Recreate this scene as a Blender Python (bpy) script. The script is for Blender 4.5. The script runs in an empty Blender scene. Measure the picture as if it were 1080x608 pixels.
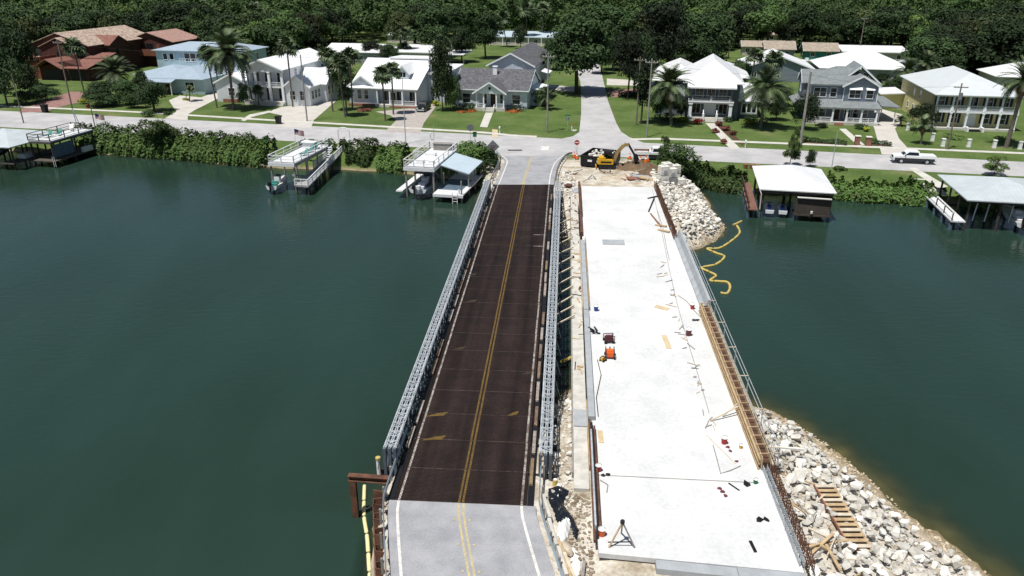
import bpy, math, random
import numpy as np
from mathutils import Vector, Matrix
random.seed(7); rng = np.random.default_rng(11)
S = bpy.context.scene; COL = S.collection
# ---------------------------------------------------------------- camera, sky, sun, exposure
F, TH, CZ = 808.0, math.radians(23.06), 31.5          # photo focal length in px, tilt, height above the water
cd = bpy.data.cameras.new('camera'); cam = bpy.data.objects.new('camera', cd); COL.objects.link(cam)
cd.sensor_width = 36; cd.lens = 36*F/1080; cd.clip_end = 6000; cd.clip_start = .5
cam.location = (0, 0, CZ); cam.rotation_euler = (math.radians(90)-TH, 0, 0); S.camera = cam
SUN_EL, SUN_AZ = math.radians(70), math.radians(-137)   # azimuth from +Y towards +X
sd = Vector((math.sin(SUN_AZ)*math.cos(SUN_EL), math.cos(SUN_AZ)*math.cos(SUN_EL), math.sin(SUN_EL)))
W = bpy.data.worlds.new('World'); S.world = W; W.use_nodes = True
wn = W.node_tree; sky = wn.nodes.new('ShaderNodeTexSky'); sky.sky_type = 'NISHITA'; sky.sun_disc = False
sky.sun_elevation = SUN_EL; sky.sun_rotation = SUN_AZ; sky.dust_density = .6
wn.links.new(sky.outputs[0], wn.nodes['Background'].inputs[0]); wn.nodes['Background'].inputs[1].default_value = .055
sl = bpy.data.lights.new('sun', 'SUN'); so = bpy.data.objects.new('sun', sl); COL.objects.link(so)
sl.energy = 4.6; sl.angle = math.radians(.53); sl.color = (1, .97, .91)
so.rotation_euler = sd.to_track_quat('Z', 'Y').to_euler(); so.location = (-60, 30, 120)
S.view_settings.view_transform = 'Standard'; S.view_settings.look = 'None'
S.view_settings.exposure = .25; S.view_settings.gamma = 1
# ---------------------------------------------------------------- photo pixel -> place
CT, STH = math.cos(TH), math.sin(TH)
def U(px, py, z=0.):
    dx, dy = (px-540)/F, -(py-304)/F
    t = (z-CZ)/(-STH+dy*CT)
    return (dx*t, (CT+dy*STH)*t, z)
YAW = math.radians(3.85); CY, SY = math.cos(YAW), math.sin(YAW)
def BR(x, y): return (x*CY-y*SY, x*SY+y*CY)          # world -> (across, along) the bridges
def B(a, l, z=0.): return (a*CY+l*SY, -a*SY+l*CY, z)  # back
RA = math.radians(-11.8); RC, RS = math.cos(RA), math.sin(RA); RO = (-23.8, 136.4)
def ST(s, t, z=2.): return (RO[0]+s*RC-t*RS, RO[1]+s*RS+t*RC, z)   # street frame: s along, t inland
def RST(x, y):
    x -= RO[0]; y -= RO[1]; return (x*RC+y*RS, -x*RS+y*RC)
DECK = 3.5; ND = 3.75
def lerp(a, b, t): return a+(b-a)*t
def sstep(a, b, x):
    t = np.clip((np.asarray(x, float)-a)/(b-a), 0, 1); return t*t*(3-2*t)
# ---------------------------------------------------------------- materials
MATS = {}
def N(nt, typ, **kw):
    n = nt.nodes.new(typ)
    for k, v in kw.items(): setattr(n, k, v)
    return n
def mat(name, col, rough=.7, var=.25, scale=1.5, metal=0., bump=0., bscale=8., spec=.3, col2=None, fine=0., fscale=30., obj=False, stripe=None, island=0.):
    """principled + two noise scales of colour variation, optional bump, optional stripes (axis, period, depth)"""
    if name in MATS: return MATS[name]
    m = bpy.data.materials.new(name); m.use_nodes = True; nt = m.node_tree; L = nt.links
    p = nt.nodes['Principled BSDF']; p.inputs['Roughness'].default_value = rough; p.inputs['Metallic'].default_value = metal
    p.inputs['Specular IOR Level'].default_value = spec
    if obj: pos = N(nt, 'ShaderNodeTexCoord').outputs['Object']
    else: pos = N(nt, 'ShaderNodeNewGeometry').outputs['Position']
    c2 = col2 if col2 else tuple(c*(1-var) for c in col)
    n1 = N(nt, 'ShaderNodeTexNoise'); n1.inputs['Scale'].default_value = scale; n1.inputs['Detail'].default_value = 6; n1.inputs['Roughness'].default_value = .62
    L.new(pos, n1.inputs['Vector'])
    r = N(nt, 'ShaderNodeMapRange'); r.inputs[1].default_value = .36; r.inputs[2].default_value = .64
    L.new(n1.outputs[0], r.inputs[0])
    mx = N(nt, 'ShaderNodeMix', data_type='RGBA'); L.new(r.outputs[0], mx.inputs[0])
    mx.inputs[6].default_value = (*col, 1); mx.inputs[7].default_value = (*c2, 1); out = mx.outputs[2]
    if fine:
        n2 = N(nt, 'ShaderNodeTexNoise'); n2.inputs['Scale'].default_value = fscale; n2.inputs['Detail'].default_value = 3; L.new(pos, n2.inputs['Vector'])
        r2 = N(nt, 'ShaderNodeMapRange'); r2.inputs[1].default_value = .3; r2.inputs[2].default_value = .7; r2.inputs[3].default_value = 1-fine; r2.inputs[4].default_value = 1+fine
        L.new(n2.outputs[0], r2.inputs[0])
        m2 = N(nt, 'ShaderNodeMix', data_type='RGBA', blend_type='MULTIPLY'); m2.inputs[0].default_value = 1; L.new(out, m2.inputs[6]); L.new(r2.outputs[0], m2.inputs[7]); out = m2.outputs[2]
    if island:
        g = N(nt, 'ShaderNodeNewGeometry'); oi = N(nt, 'ShaderNodeObjectInfo')
        ad = N(nt, 'ShaderNodeMath', operation='ADD'); L.new(g.outputs['Random Per Island'], ad.inputs[0]); L.new(oi.outputs['Random'], ad.inputs[1])
        r3 = N(nt, 'ShaderNodeMapRange'); r3.inputs[2].default_value = 2; r3.inputs[3].default_value = 1-island; r3.inputs[4].default_value = 1+island; L.new(ad.outputs[0], r3.inputs[0])
        m3 = N(nt, 'ShaderNodeMix', data_type='RGBA', blend_type='MULTIPLY'); m3.inputs[0].default_value = 1; L.new(out, m3.inputs[6]); L.new(r3.outputs[0], m3.inputs[7]); out = m3.outputs[2]
        r4 = N(nt, 'ShaderNodeMapRange'); r4.inputs[3].default_value = 1-island*.9; r4.inputs[4].default_value = 1+island*.9; L.new(oi.outputs['Random'], r4.inputs[0])
        m4 = N(nt, 'ShaderNodeMix', data_type='RGBA', blend_type='MULTIPLY'); m4.inputs[0].default_value = 1; L.new(out, m4.inputs[6]); L.new(r4.outputs[0], m4.inputs[7]); out = m4.outputs[2]
    L.new(out, p.inputs['Base Color'])
    hgt = None
    if bump:
        n3 = N(nt, 'ShaderNodeTexNoise'); n3.inputs['Scale'].default_value = bscale; n3.inputs['Detail'].default_value = 4; L.new(pos, n3.inputs['Vector']); hgt = n3.outputs[0]
        b = N(nt, 'ShaderNodeBump'); b.inputs['Strength'].default_value = bump; b.inputs['Distance'].default_value = .1; L.new(hgt, b.inputs['Height']); L.new(b.outputs[0], p.inputs['Normal'])
    if stripe:
        ax, per, dep = stripe
        sx = N(nt, 'ShaderNodeSeparateXYZ'); tc = N(nt, 'ShaderNodeTexCoord'); L.new(tc.outputs['Object'], sx.inputs[0])
        mu = N(nt, 'ShaderNodeMath', operation='MULTIPLY'); mu.inputs[1].default_value = 1/per; L.new(sx.outputs['XYZ'.index(ax)], mu.inputs[0])
        fr = N(nt, 'ShaderNodeMath', operation='FRACT'); L.new(mu.outputs[0], fr.inputs[0])
        b2 = N(nt, 'ShaderNodeBump'); b2.inputs['Strength'].default_value = 1; b2.inputs['Distance'].default_value = dep; L.new(fr.outputs[0], b2.inputs['Height'])
        if bump: L.new(b.outputs[0], b2.inputs['Normal'])
        L.new(b2.outputs[0], p.inputs['Normal'])
    MATS[name] = m; return m
M = {}
def defmat(k, *a, **kw): M[k] = mat(k, *a, **kw)
defmat('street', (.44,.43,.43), .85, .22, .3, fine=.12, fscale=6, col2=(.345,.34,.34))
defmat('approach', (.34,.34,.355), .85, .2, .6, fine=.12, fscale=12, col2=(.255,.258,.275))
defmat('concrete', (.50,.49,.46), .8, .14, .5, fine=.06, fscale=9)
defmat('walk', (.55,.53,.48), .85, .2, .6, fine=.05, fscale=10)
defmat('new_concrete', (.625,.625,.62), .8, .08, .4, fine=.07, fscale=4, col2=(.525,.53,.53))
defmat('form_concrete', (.36,.38,.40), .8, .2, 1.2, fine=.08)
defmat('cap_concrete', (.55,.53,.485), .85, .25, 1.4, fine=.12)
defmat('sand', (.50,.44,.35), .95, .3, .9, bump=.5, bscale=3, fine=.15, fscale=7, col2=(.36,.29,.21))
defmat('dirt_pile', (.17,.115,.07), .95, .4, 1.2, bump=.8, bscale=4, fine=.2)
defmat('rock', (.72,.70,.66), .9, .25, .9, bump=.5, bscale=5, fine=.12, col2=(.47,.44,.38), island=.15)
defmat('mud_rock', (.24,.18,.12), .95, .4, 1.2, fine=.25, col2=(.40,.34,.26), island=.3)
def deck_mat():
    m = mat('deck_steel', (.0096,.0072,.0069), .8, .3, .7, fine=.35, fscale=15, col2=(.0062,.0050,.0050), spec=.15); nt = m.node_tree; L = nt.links; p = nt.nodes['Principled BSDF']
    src = p.inputs['Base Color'].links[0].from_socket; pos = N(nt, 'ShaderNodeNewGeometry').outputs['Position']
    mp = N(nt, 'ShaderNodeMapping'); mp.vector_type = 'TEXTURE'; mp.inputs['Rotation'].default_value = (0, 0, -math.radians(3.85)); L.new(pos, mp.inputs[0])
    m1 = N(nt, 'ShaderNodeMapping'); m1.inputs['Scale'].default_value = (1.3, .03, 1); L.new(mp.outputs[0], m1.inputs[0]); n1 = N(nt, 'ShaderNodeTexNoise'); n1.inputs['Scale'].default_value = 1; n1.inputs['Detail'].default_value = 5; L.new(m1.outputs[0], n1.inputs['Vector'])
    r = N(nt, 'ShaderNodeMapRange'); r.inputs[1].default_value = .3; r.inputs[2].default_value = .7; r.inputs[3].default_value = .55; r.inputs[4].default_value = 1.5; L.new(n1.outputs[0], r.inputs[0])
    a1 = N(nt, 'ShaderNodeMix', data_type='RGBA', blend_type='MULTIPLY'); a1.inputs[0].default_value = 1; L.new(src, a1.inputs[6]); L.new(r.outputs[0], a1.inputs[7])
    bk = N(nt, 'ShaderNodeTexBrick'); bk.inputs['Scale'].default_value = 1; bk.inputs['Brick Width'].default_value = .17; bk.inputs['Row Height'].default_value = .12; bk.inputs['Mortar Size'].default_value = .022; bk.inputs['Color1'].default_value = (.55,.55,.55,1); bk.inputs['Color2'].default_value = (.8,.8,.8,1); bk.inputs['Mortar'].default_value = (3.8,3.1,2.8,1); L.new(mp.outputs[0], bk.inputs['Vector'])
    a2 = N(nt, 'ShaderNodeMix', data_type='RGBA', blend_type='MULTIPLY'); a2.inputs[0].default_value = 1; L.new(a1.outputs[2], a2.inputs[6]); L.new(bk.outputs['Color'], a2.inputs[7]); L.new(a2.outputs[2], p.inputs['Base Color']); return m
M['deck_steel'] = deck_mat()
defmat('rust', (.16,.075,.045), .8, .4, 1.5, fine=.2, col2=(.07,.035,.024))
defmat('dark_steel', (.03,.03,.033), .6, .3, 2, metal=.2)
defmat('shaded_truss_steel', (.13,.155,.185), .55, .3, 3, metal=.25, fine=.15)  # galvanised steel with the shade of the truss sides put into its colour
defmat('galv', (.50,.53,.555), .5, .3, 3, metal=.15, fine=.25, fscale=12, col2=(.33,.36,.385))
defmat('rail_metal', (.42,.50,.56), .4, .2, 2, metal=.5)
defmat('line_white', (.70,.69,.66), .7, .2, 3, fine=.2, fscale=14, col2=(.50,.47,.44))
defmat('line_worn', (.66,.62,.58), .8, .3, 3, fine=.35, fscale=16, col2=(.20,.14,.11))
defmat('line_yellow', (.25,.155,.03), .8, .35, 2.5, fine=.35, fscale=18, col2=(.15,.09,.03))
defmat('line_faint', (.11,.075,.04), .8, .35, 2.5, fine=.4, fscale=12, col2=(.05,.035,.028))
defmat('line_pale_yellow', (.50,.41,.20), .8, .3, 2, fine=.2, fscale=12, col2=(.38,.33,.22))
defmat('lumber', (.50,.37,.22), .8, .3, 2, fine=.12, col2=(.36,.25,.14))
defmat('lumber_pale', (.60,.52,.40), .8, .25, 2, fine=.1)
defmat('plywood', (.56,.45,.28), .8, .2, 1.5, fine=.1)
defmat('curb_white', (.62,.57,.52), .8, .4, 2.2, fine=.2, col2=(.40,.30,.24))
defmat('curb_rust', (.20,.11,.075), .8, .4, 2, fine=.2, col2=(.40,.30,.22))
defmat('curb_tan', (.42,.31,.16), .8, .4, 2, fine=.2, col2=(.30,.20,.12))
defmat('white', (.80,.80,.79), .5, .06, 1.5)
defmat('white_wood', (.72,.73,.74), .6, .12, 2)
defmat('offwhite', (.68,.66,.60), .6, .12, 2)
defmat('grey_wood', (.30,.28,.26), .8, .3, 2, fine=.15)
defmat('dark_wood', (.07,.055,.045), .8, .3, 2)
defmat('red_wood', (.30,.13,.085), .7, .3, 2)
defmat('pole_wood', (.20,.17,.14), .85, .3, 1.5, fine=.15)
defmat('black', (.012,.012,.014), .5, .2, 3)
defmat('black_plastic', (.012,.014,.02), .25, .3, 2, spec=.6)
defmat('rubber', (.015,.015,.016), .8, .2, 4)
defmat('glass', (.012,.018,.022), .08, .2, 1, spec=.6)
defmat('yellow_boom', (.56,.41,.09), .65, .3, 3, fine=.15, col2=(.42,.34,.14))
defmat('pale_boom', (.74,.68,.36), .55, .15, 2)
defmat('yellow_machine', (.62,.36,.02), .45, .15, 2)
defmat('tan_arm', (.36,.25,.10), .5, .2, 2)
defmat('orange', (.75,.13,.02), .5, .1, 3)
defmat('red', (.42,.035,.03), .5, .15, 3)
defmat('dark_red', (.14,.035,.04), .5, .15, 3)
defmat('blue', (.02,.07,.30), .5, .15, 3)
defmat('tarp_blue', (.03,.12,.50), .5, .15, 3)
defmat('green', (.02,.16,.07), .5, .15, 3)
defmat('sign_grey', (.22,.23,.24), .45, .15, 2, metal=.3)
defmat('cloth_white', (.74,.74,.72), .8, .1, 2)
defmat('mulch', (.10,.05,.035), .95, .4, 1.5, fine=.25)
defmat('brick', (.28,.13,.09), .85, .3, 2, fine=.2)
defmat('brick_path', (.30,.17,.15), .85, .3, 1.2, fine=.2, fscale=5)
def grass_mat():
    m = mat('grass', (.10,.145,.045), .95, .3, .16, fine=.28, fscale=3.2, col2=(.07,.11,.03)); return m
M['grass'] = grass_mat()
def chequer(k, lo=.35):
    """paint worn off the studs of the deck plate"""
    nt = M[k].node_tree; L = nt.links; p = nt.nodes['Principled BSDF']; src = p.inputs['Base Color'].links[0].from_socket
    mp = N(nt, 'ShaderNodeMapping'); mp.vector_type = 'TEXTURE'; mp.inputs['Rotation'].default_value = (0, 0, -math.radians(3.85)); L.new(N(nt, 'ShaderNodeNewGeometry').outputs['Position'], mp.inputs[0])
    bk = N(nt, 'ShaderNodeTexBrick'); bk.inputs['Scale'].default_value = 1; bk.inputs['Brick Width'].default_value = .17; bk.inputs['Row Height'].default_value = .12; bk.inputs['Mortar Size'].default_value = .03
    bk.inputs['Color1'].default_value = (1,1,1,1); bk.inputs['Color2'].default_value = (.8,.8,.8,1); bk.inputs['Mortar'].default_value = (lo,lo,lo,1); L.new(mp.outputs[0], bk.inputs['Vector'])
    a2 = N(nt, 'ShaderNodeMix', data_type='RGBA', blend_type='MULTIPLY'); a2.inputs[0].default_value = 1; L.new(src, a2.inputs[6]); L.new(bk.outputs['Color'], a2.inputs[7]); L.new(a2.outputs[2], p.inputs['Base Color'])
for k in ('line_worn', 'line_yellow', 'line_faint', 'curb_white', 'curb_rust', 'curb_tan'): chequer(k)
# ---------------------------------------------------------------- mesh builder
class MB:
    def __init__(s): s.v = []; s.f = []
    def add(s, vs, fs):
        o = len(s.v); s.v += [tuple(v) for v in vs]; s.f += [tuple(i+o for i in f) for f in fs]; return s
    def box(s, x0, y0, z0, x1, y1, z1):
        return s.add([(x0,y0,z0),(x1,y0,z0),(x1,y1,z0),(x0,y1,z0),(x0,y0,z1),(x1,y0,z1),(x1,y1,z1),(x0,y1,z1)],
                     [(0,3,2,1),(4,5,6,7),(0,1,5,4),(1,2,6,5),(2,3,7,6),(3,0,4,7)])
    def bar(s, p, q, w, h, up=(0,0,1)):
        p, q = Vector(p), Vector(q); d = (q-p).normalized(); u = Vector(up)
        if abs(d.dot(u)) > .98: u = Vector((0,1,0))
        x = d.cross(u).normalized(); y = x.cross(d).normalized(); vs = []
        for e in (p, q):
            for a, b in ((-1,-1),(1,-1),(1,1),(-1,1)): vs.append(e+x*(a*w/2)+y*(b*h/2))
        return s.add(vs, [(0,1,2,3),(7,6,5,4),(0,4,5,1),(1,5,6,2),(2,6,7,3),(3,7,4,0)])
    def tube(s, p, q, r0, r1=None, n=8):
        p, q = Vector(p), Vector(q); r1 = r0 if r1 is None else r1; d = (q-p).normalized()
        u = Vector((1,0,0)) if abs(d.x) < .8 else Vector((0,1,0)); x = d.cross(u).normalized(); y = d.cross(x); vs = []
        for e, r in ((p, r0), (q, r1)):
            for i in range(n): a = 2*math.pi*i/n; vs.append(e+x*(r*math.cos(a))+y*(r*math.sin(a)))
        return s.add(vs, [(i, (i+1)%n, n+(i+1)%n, n+i)[::-1] for i in range(n)]+[tuple(range(n)), tuple(range(2*n-1, n-1, -1))])
    def path(s, pts, r, n=6):
        """one swept tube along a polyline"""
        pts = [Vector(p) for p in pts]; vs = []; m = len(pts)
        for k, p in enumerate(pts):
            d = (pts[min(k+1, m-1)]-pts[max(k-1, 0)]).normalized(); u = Vector((0,0,1)) if abs(d.z) < .9 else Vector((1,0,0))
            x = d.cross(u).normalized(); y = d.cross(x); rr = r[k] if isinstance(r, (list, tuple)) else r
            for i in range(n): a = 2*math.pi*i/n; vs.append(p+x*(rr*math.cos(a))+y*(rr*math.sin(a)))
        fs = [(k*n+i, (k+1)*n+i, (k+1)*n+(i+1)%n, k*n+(i+1)%n) for k in range(m-1) for i in range(n)]
        return s.add(vs, fs+[tuple(range(n-1, -1, -1)), tuple(range((m-1)*n, m*n))])
    def prism(s, poly, z0, z1):
        n = len(poly); vs = [(x, y, z0) for x, y in poly]+[(x, y, z1) for x, y in poly]
        return s.add(vs, [tuple(range(n-1, -1, -1)), tuple(range(n, 2*n))]+[(i, (i+1)%n, n+(i+1)%n, n+i) for i in range(n)])
    def xprism(s, poly, x0, x1):
        """outline in (y,z) swept along x"""
        n = len(poly); vs = [(x0, y, z) for y, z in poly]+[(x1, y, z) for y, z in poly]
        return s.add(vs, [tuple(range(n-1, -1, -1)), tuple(range(n, 2*n))]+[(i, (i+1)%n, n+(i+1)%n, n+i) for i in range(n)])
    def yprism(s, poly, y0, y1):
        n = len(poly); vs = [(x, y0, z) for x, z in poly]+[(x, y1, z) for x, z in poly]
        return s.add(vs, [tuple(range(n)), tuple(range(2*n-1, n-1, -1))]+[((i+1)%n, i, n+i, n+(i+1)%n) for i in range(n)])
    def slab(s, quad, th):
        """a flat panel given by its top outline, thickened downwards"""
        n = len(quad); vs = [Vector(q) for q in quad]+[Vector(q)-Vector((0,0,th)) for q in quad]
        return s.add(vs, [tuple(range(n)), tuple(range(2*n-1, n-1, -1))]+[((i+1)%n, i, n+i, n+(i+1)%n) for i in range(n)])
    def poly(s, pts): return s.add(pts, [tuple(range(len(pts)))])
    def mesh(s, name, m, smooth=False):
        me = bpy.data.meshes.new(name); me.from_pydata(s.v, [], s.f); me.update()
        if m: me.materials.append(M[m] if isinstance(m, str) else m)
        if smooth: me.polygons.foreach_set('use_smooth', [True]*len(me.polygons))
        return me
    def build(s, name, m, parent=None, smooth=False):
        return link(name, s.mesh(name, m, smooth), parent)
KIDS = {}
def link(name, me, parent=None, loc=None, rz=None, sc=None):
    o = bpy.data.objects.new(name, me); COL.objects.link(o); o.parent = parent
    if parent: KIDS.setdefault(parent.name, []).append(o)
    if loc is not None: o.location = loc
    if rz is not None: o.rotation_euler = (0, 0, rz)
    if sc is not None: o.scale = sc if isinstance(sc, (tuple, list)) else (sc,)*3
    return o
def tag(o, label, cat, group=None):
    o['label'] = label; o['category'] = cat
    if group: o['group'] = group
    return o
def thing(name, label, cat, loc=(0,0,0), rz=0., group=None):
    return tag(link(name, None, None, loc, rz), label, cat, group)
def struct(o): o['kind'] = 'structure'; return o
def stuff(o, label=None, cat=None):
    o['kind'] = 'stuff'
    if label: o['label'] = label; o['category'] = cat
    return o
def child(name, parent, m, fn):
    b = MB(); fn(b); return b.build(name, m, parent)
def npmesh(name, v, f, m, smooth=False):
    """quads from numpy arrays"""
    me = bpy.data.meshes.new(name); nv, nf, k = len(v), len(f), f.shape[1]
    me.vertices.add(nv); me.vertices.foreach_set('co', np.ascontiguousarray(v, np.float32).ravel())
    me.loops.add(nf*k); me.loops.foreach_set('vertex_index', np.ascontiguousarray(f, np.int32).ravel())
    me.polygons.add(nf); me.polygons.foreach_set('loop_start', np.arange(0, nf*k, k, dtype=np.int32)); me.polygons.foreach_set('loop_total', np.full(nf, k, np.int32))
    if smooth: me.polygons.foreach_set('use_smooth', np.ones(nf, bool))
    me.update(calc_edges=True); me.validate()
    if m: me.materials.append(M[m] if isinstance(m, str) else m)
    return me
def subcopy(o, parent):
    c = o.copy(); COL.objects.link(c); c.parent = parent
    if parent: KIDS.setdefault(parent.name, []).append(c)
    for k in list(KIDS.get(o.name, [])): subcopy(k, c)
    return c
def copy_thing(root, loc, rz, label=None, sc=None):
    r = subcopy(root, None); r.location = loc; r.rotation_euler = (0, 0, rz)
    if label: r['label'] = label
    if sc is not None: r.scale = (sc,)*3 if not isinstance(sc, (tuple, list)) else sc
    return r
# ================================================================ SETTING: ground, water, streets
def P2(pts, z=0.): return [U(px, py, z)[:2] for px, py in pts]
far_shore = [(-1500, 520), (-300, 190)] + P2([(-60,157),(85,162),(130,164),(196,169),(261,175),(300,178),(360,179),(425,183),(492,191)]) + \
    [B(-11.6,112)[:2], B(-11.4,99)[:2], B(-8,94)[:2], B(0,90)[:2], B(6,88)[:2], B(12,85)[:2]] + P2([(735,262),(757,253),(766,242),(750,222),(738,203),(728,197),(777,202),(880,207),(975,213),(1080,219)]) + [(240,70), (1500,-180), (1500,1800), (-1500,1800)]
def noff(l):
    d = np.maximum(0, 34.6-np.asarray(l, float)); return .26*(np.sqrt(d*d+.6)-.775)*(d > 0)
near_shore = [B(-10.9+.262*196,-160)[:2], B(-10.9+.262*5.8,30)[:2], B(-10.9,36.2)[:2], B(-9.5,41)[:2], B(-8,44)[:2], B(-2,50)[:2], B(3,55)[:2], B(12,52.5)[:2]] + P2([(806,433),(850,453),(905,498),(960,548),(1040,606)]) + [(40,12), (60,-30), (90,-160)]
def sdist(X, Y, poly):
    """signed distance, positive inside"""
    d = np.full(X.shape, 1e9); ins = np.zeros(X.shape, bool); n = len(poly)
    for i in range(n):
        x0, y0 = poly[i]; x1, y1 = poly[(i+1) % n]; dx, dy = x1-x0, y1-y0
        t = np.clip(((X-x0)*dx+(Y-y0)*dy)/(dx*dx+dy*dy+1e-9), 0, 1)
        d = np.minimum(d, np.hypot(X-x0-t*dx, Y-y0-t*dy))
        c = ((y0 > Y) != (y1 > Y)) & (X < (x1-x0)*(Y-y0)/(y1-y0+1e-12)+x0); ins ^= c
    return np.where(ins, d, -d)
def roadz(l):
    return DECK-(DECK-2.03)*sstep(101, 127, l)-.5*sstep(30, -60, l)
def wob(X, Y): return .5*np.sin(X*1.3+Y*.7)+.3*np.sin(X*2.9-Y*2.1)+.2*np.sin(X*5.1+Y*4.3)
def terrain(X, Y):
    X = np.asarray(X, float); Y = np.asarray(Y, float)
    A, L = X*CY-Y*SY, X*SY+Y*CY
    df = sdist(X, Y, far_shore); dn = sdist(X, Y, near_shore)
    dn = dn+.7*wob(X*.28, Y*.26)*sstep(11, 14, A); df = df+.4*wob(X*.3, Y*.3)*(np.abs(df) < 6)
    cause = sstep(-12.2, -10.6, A)*sstep(16.5, 13.5, A)*sstep(128, 124, L)       # far embankment
    top = 2.0+cause*np.maximum(roadz(L)-.16-2.0, 0)
    k = np.where(df > 0, .55+.2*(1-cause), .4)
    zf = np.minimum(df*k, top); zf = np.maximum(zf, -1.6)
    zf = zf+wob(X, Y)*.10*sstep(-.3, .6, zf)*sstep(.02, .3, top-zf)
    zf = zf+wob(X*1.7, Y*1.9)*.06*cause*sstep(.3, 1, zf)*sstep(-1.2, -.6, A)
    A2 = A-noff(L); steep = (A2 < -7.5) & (L < 38.5)
    topn = np.where(A2 < -9.6, 2.55, DECK-.16-.5*sstep(30, -60, L))
    topn = np.where((A2 > -.6) & (A < 2.3), 2.75+.35*sstep(44, 34, L), topn)
    topn = np.where(A > 11.9, 3.0, topn)
    kn = np.where(dn > 0, np.where(steep, 5, np.where(A > 12, .32, .5)), np.where(steep, 5, .10))
    zn = np.minimum(dn*kn, topn); zn = np.maximum(zn, -1.6)
    zn = zn+wob(X*1.5, Y*1.5)*.07*sstep(-.6, .4, zn)*(~steep)*((A2 > -.4) & ((L > 31) | (A > 12)))
    dirt = np.clip(np.maximum(sstep(-12.5, -11, A)*sstep(24, 22, A)*np.where(A > 12, sstep(115, 112, L), sstep(126, 121, L)), (dn > -30)*1.0*(dn > df)), 0, 1)
    return np.maximum(zf, zn), dirt, np.maximum(df, dn)
def tz(x, y): return float(terrain(np.array([x]), np.array([y]))[0][0])
def G(px, py, off=0.):
    """pixel -> point where the sight line meets the ground"""
    z = 2.
    for _ in range(12):
        x, y, _z = U(px, py, z); z = .5*z+.5*tz(x, y)
    return (x, y, z+off)
xs = np.concatenate([np.linspace(-1500,-300,9), np.linspace(-280,-125,14), np.arange(-120,110.1,.9), np.linspace(118,280,14), np.linspace(320,1500,8)])
ys = np.concatenate([np.linspace(-160,15,16), np.arange(18,152,.9), np.linspace(154,300,30), np.linspace(330,1700,14)])
X, Y = np.meshgrid(xs, ys); Z, DI, DD = terrain(X, Y); nx, ny = len(xs), len(ys)
def grid_faces(nx, ny):
    i = np.arange(nx*ny).reshape(ny, nx); return np.stack([i[:-1,:-1], i[:-1,1:], i[1:,1:], i[1:,:-1]], -1).reshape(-1, 4)
def ground_mat():
    m = bpy.data.materials.new('ground'); m.use_nodes = True; nt = m.node_tree; L = nt.links; p = nt.nodes['Principled BSDF']
    p.inputs['Roughness'].default_value = .95; p.inputs['Specular IOR Level'].default_value = .15
    pos = N(nt, 'ShaderNodeNewGeometry').outputs['Position']
    def noise(sc, det=5):
        n = N(nt, 'ShaderNodeTexNoise'); n.inputs['Scale'].default_value = sc; n.inputs['Detail'].default_value = det; L.new(pos, n.inputs['Vector']); return n.outputs[0]
    def ramp(f, stops):
        r = N(nt, 'ShaderNodeValToRGB'); e = r.color_ramp.elements
        while len(e) < len(stops): e.new(.5)
        for k, (q, c) in enumerate(stops): e[k].position = q; e[k].color = (*c, 1)
        L.new(f, r.inputs[0]); return r.outputs[0]
    def mix(f, a, b, bt='MIX'):
        n = N(nt, 'ShaderNodeMix', data_type='RGBA', blend_type=bt)
        if isinstance(f, float): n.inputs[0].default_value = f
        else: L.new(f, n.inputs[0])
        L.new(a, n.inputs[6]); L.new(b, n.inputs[7]); return n.outputs[2]
    g = ramp(noise(.17, 7), [(.28, (.060,.098,.026)), (.46, (.084,.128,.034)), (.60, (.105,.146,.045)), (.74, (.17,.17,.075))])
    g = mix(.6, g, ramp(noise(3.2), [(.3, (.62,.62,.62)), (.7, (1.25,1.25,1.25))]), 'MULTIPLY')
    s = ramp(noise(.55, 8), [(.3, (.30,.24,.17)), (.46, (.47,.42,.34)), (.60, (.60,.56,.49)), (.75, (.40,.32,.24))])
    s = mix(.7, s, ramp(noise(5), [(.3, (.6,.6,.6)), (.7, (1.2,1.2,1.2))]), 'MULTIPLY')
    at = N(nt, 'ShaderNodeAttribute', attribute_name='dirt'); d = at.outputs['Fac']
    c = mix(d, g, s)
    wet = N(nt, 'ShaderNodeSeparateXYZ'); L.new(pos, wet.inputs[0])
    r = N(nt, 'ShaderNodeMapRange'); r.inputs[1].default_value = .05; r.inputs[2].default_value = .5; r.inputs[3].default_value = 1; r.inputs[4].default_value = 0; L.new(wet.outputs[2], r.inputs[0])
    c = mix(r.outputs[0], c, ramp(noise(.8), [(.3, (.20,.155,.09)), (.7, (.30,.25,.16))]))
    L.new(c, p.inputs['Base Color'])
    b = N(nt, 'ShaderNodeBump'); b.inputs['Strength'].default_value = .5; b.inputs['Distance'].default_value = .12; L.new(noise(4, 6), b.inputs['Height']); L.new(b.outputs[0], p.inputs['Normal'])
    return m
me = npmesh('ground', np.stack([X, Y, Z], -1).reshape(-1, 3), grid_faces(nx, ny), ground_mat(), True)
a = me.attributes.new('dirt', 'FLOAT', 'POINT'); a.data.foreach_set('value', DI.ravel().astype(np.float32))
struct(link('ground', me))
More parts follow.
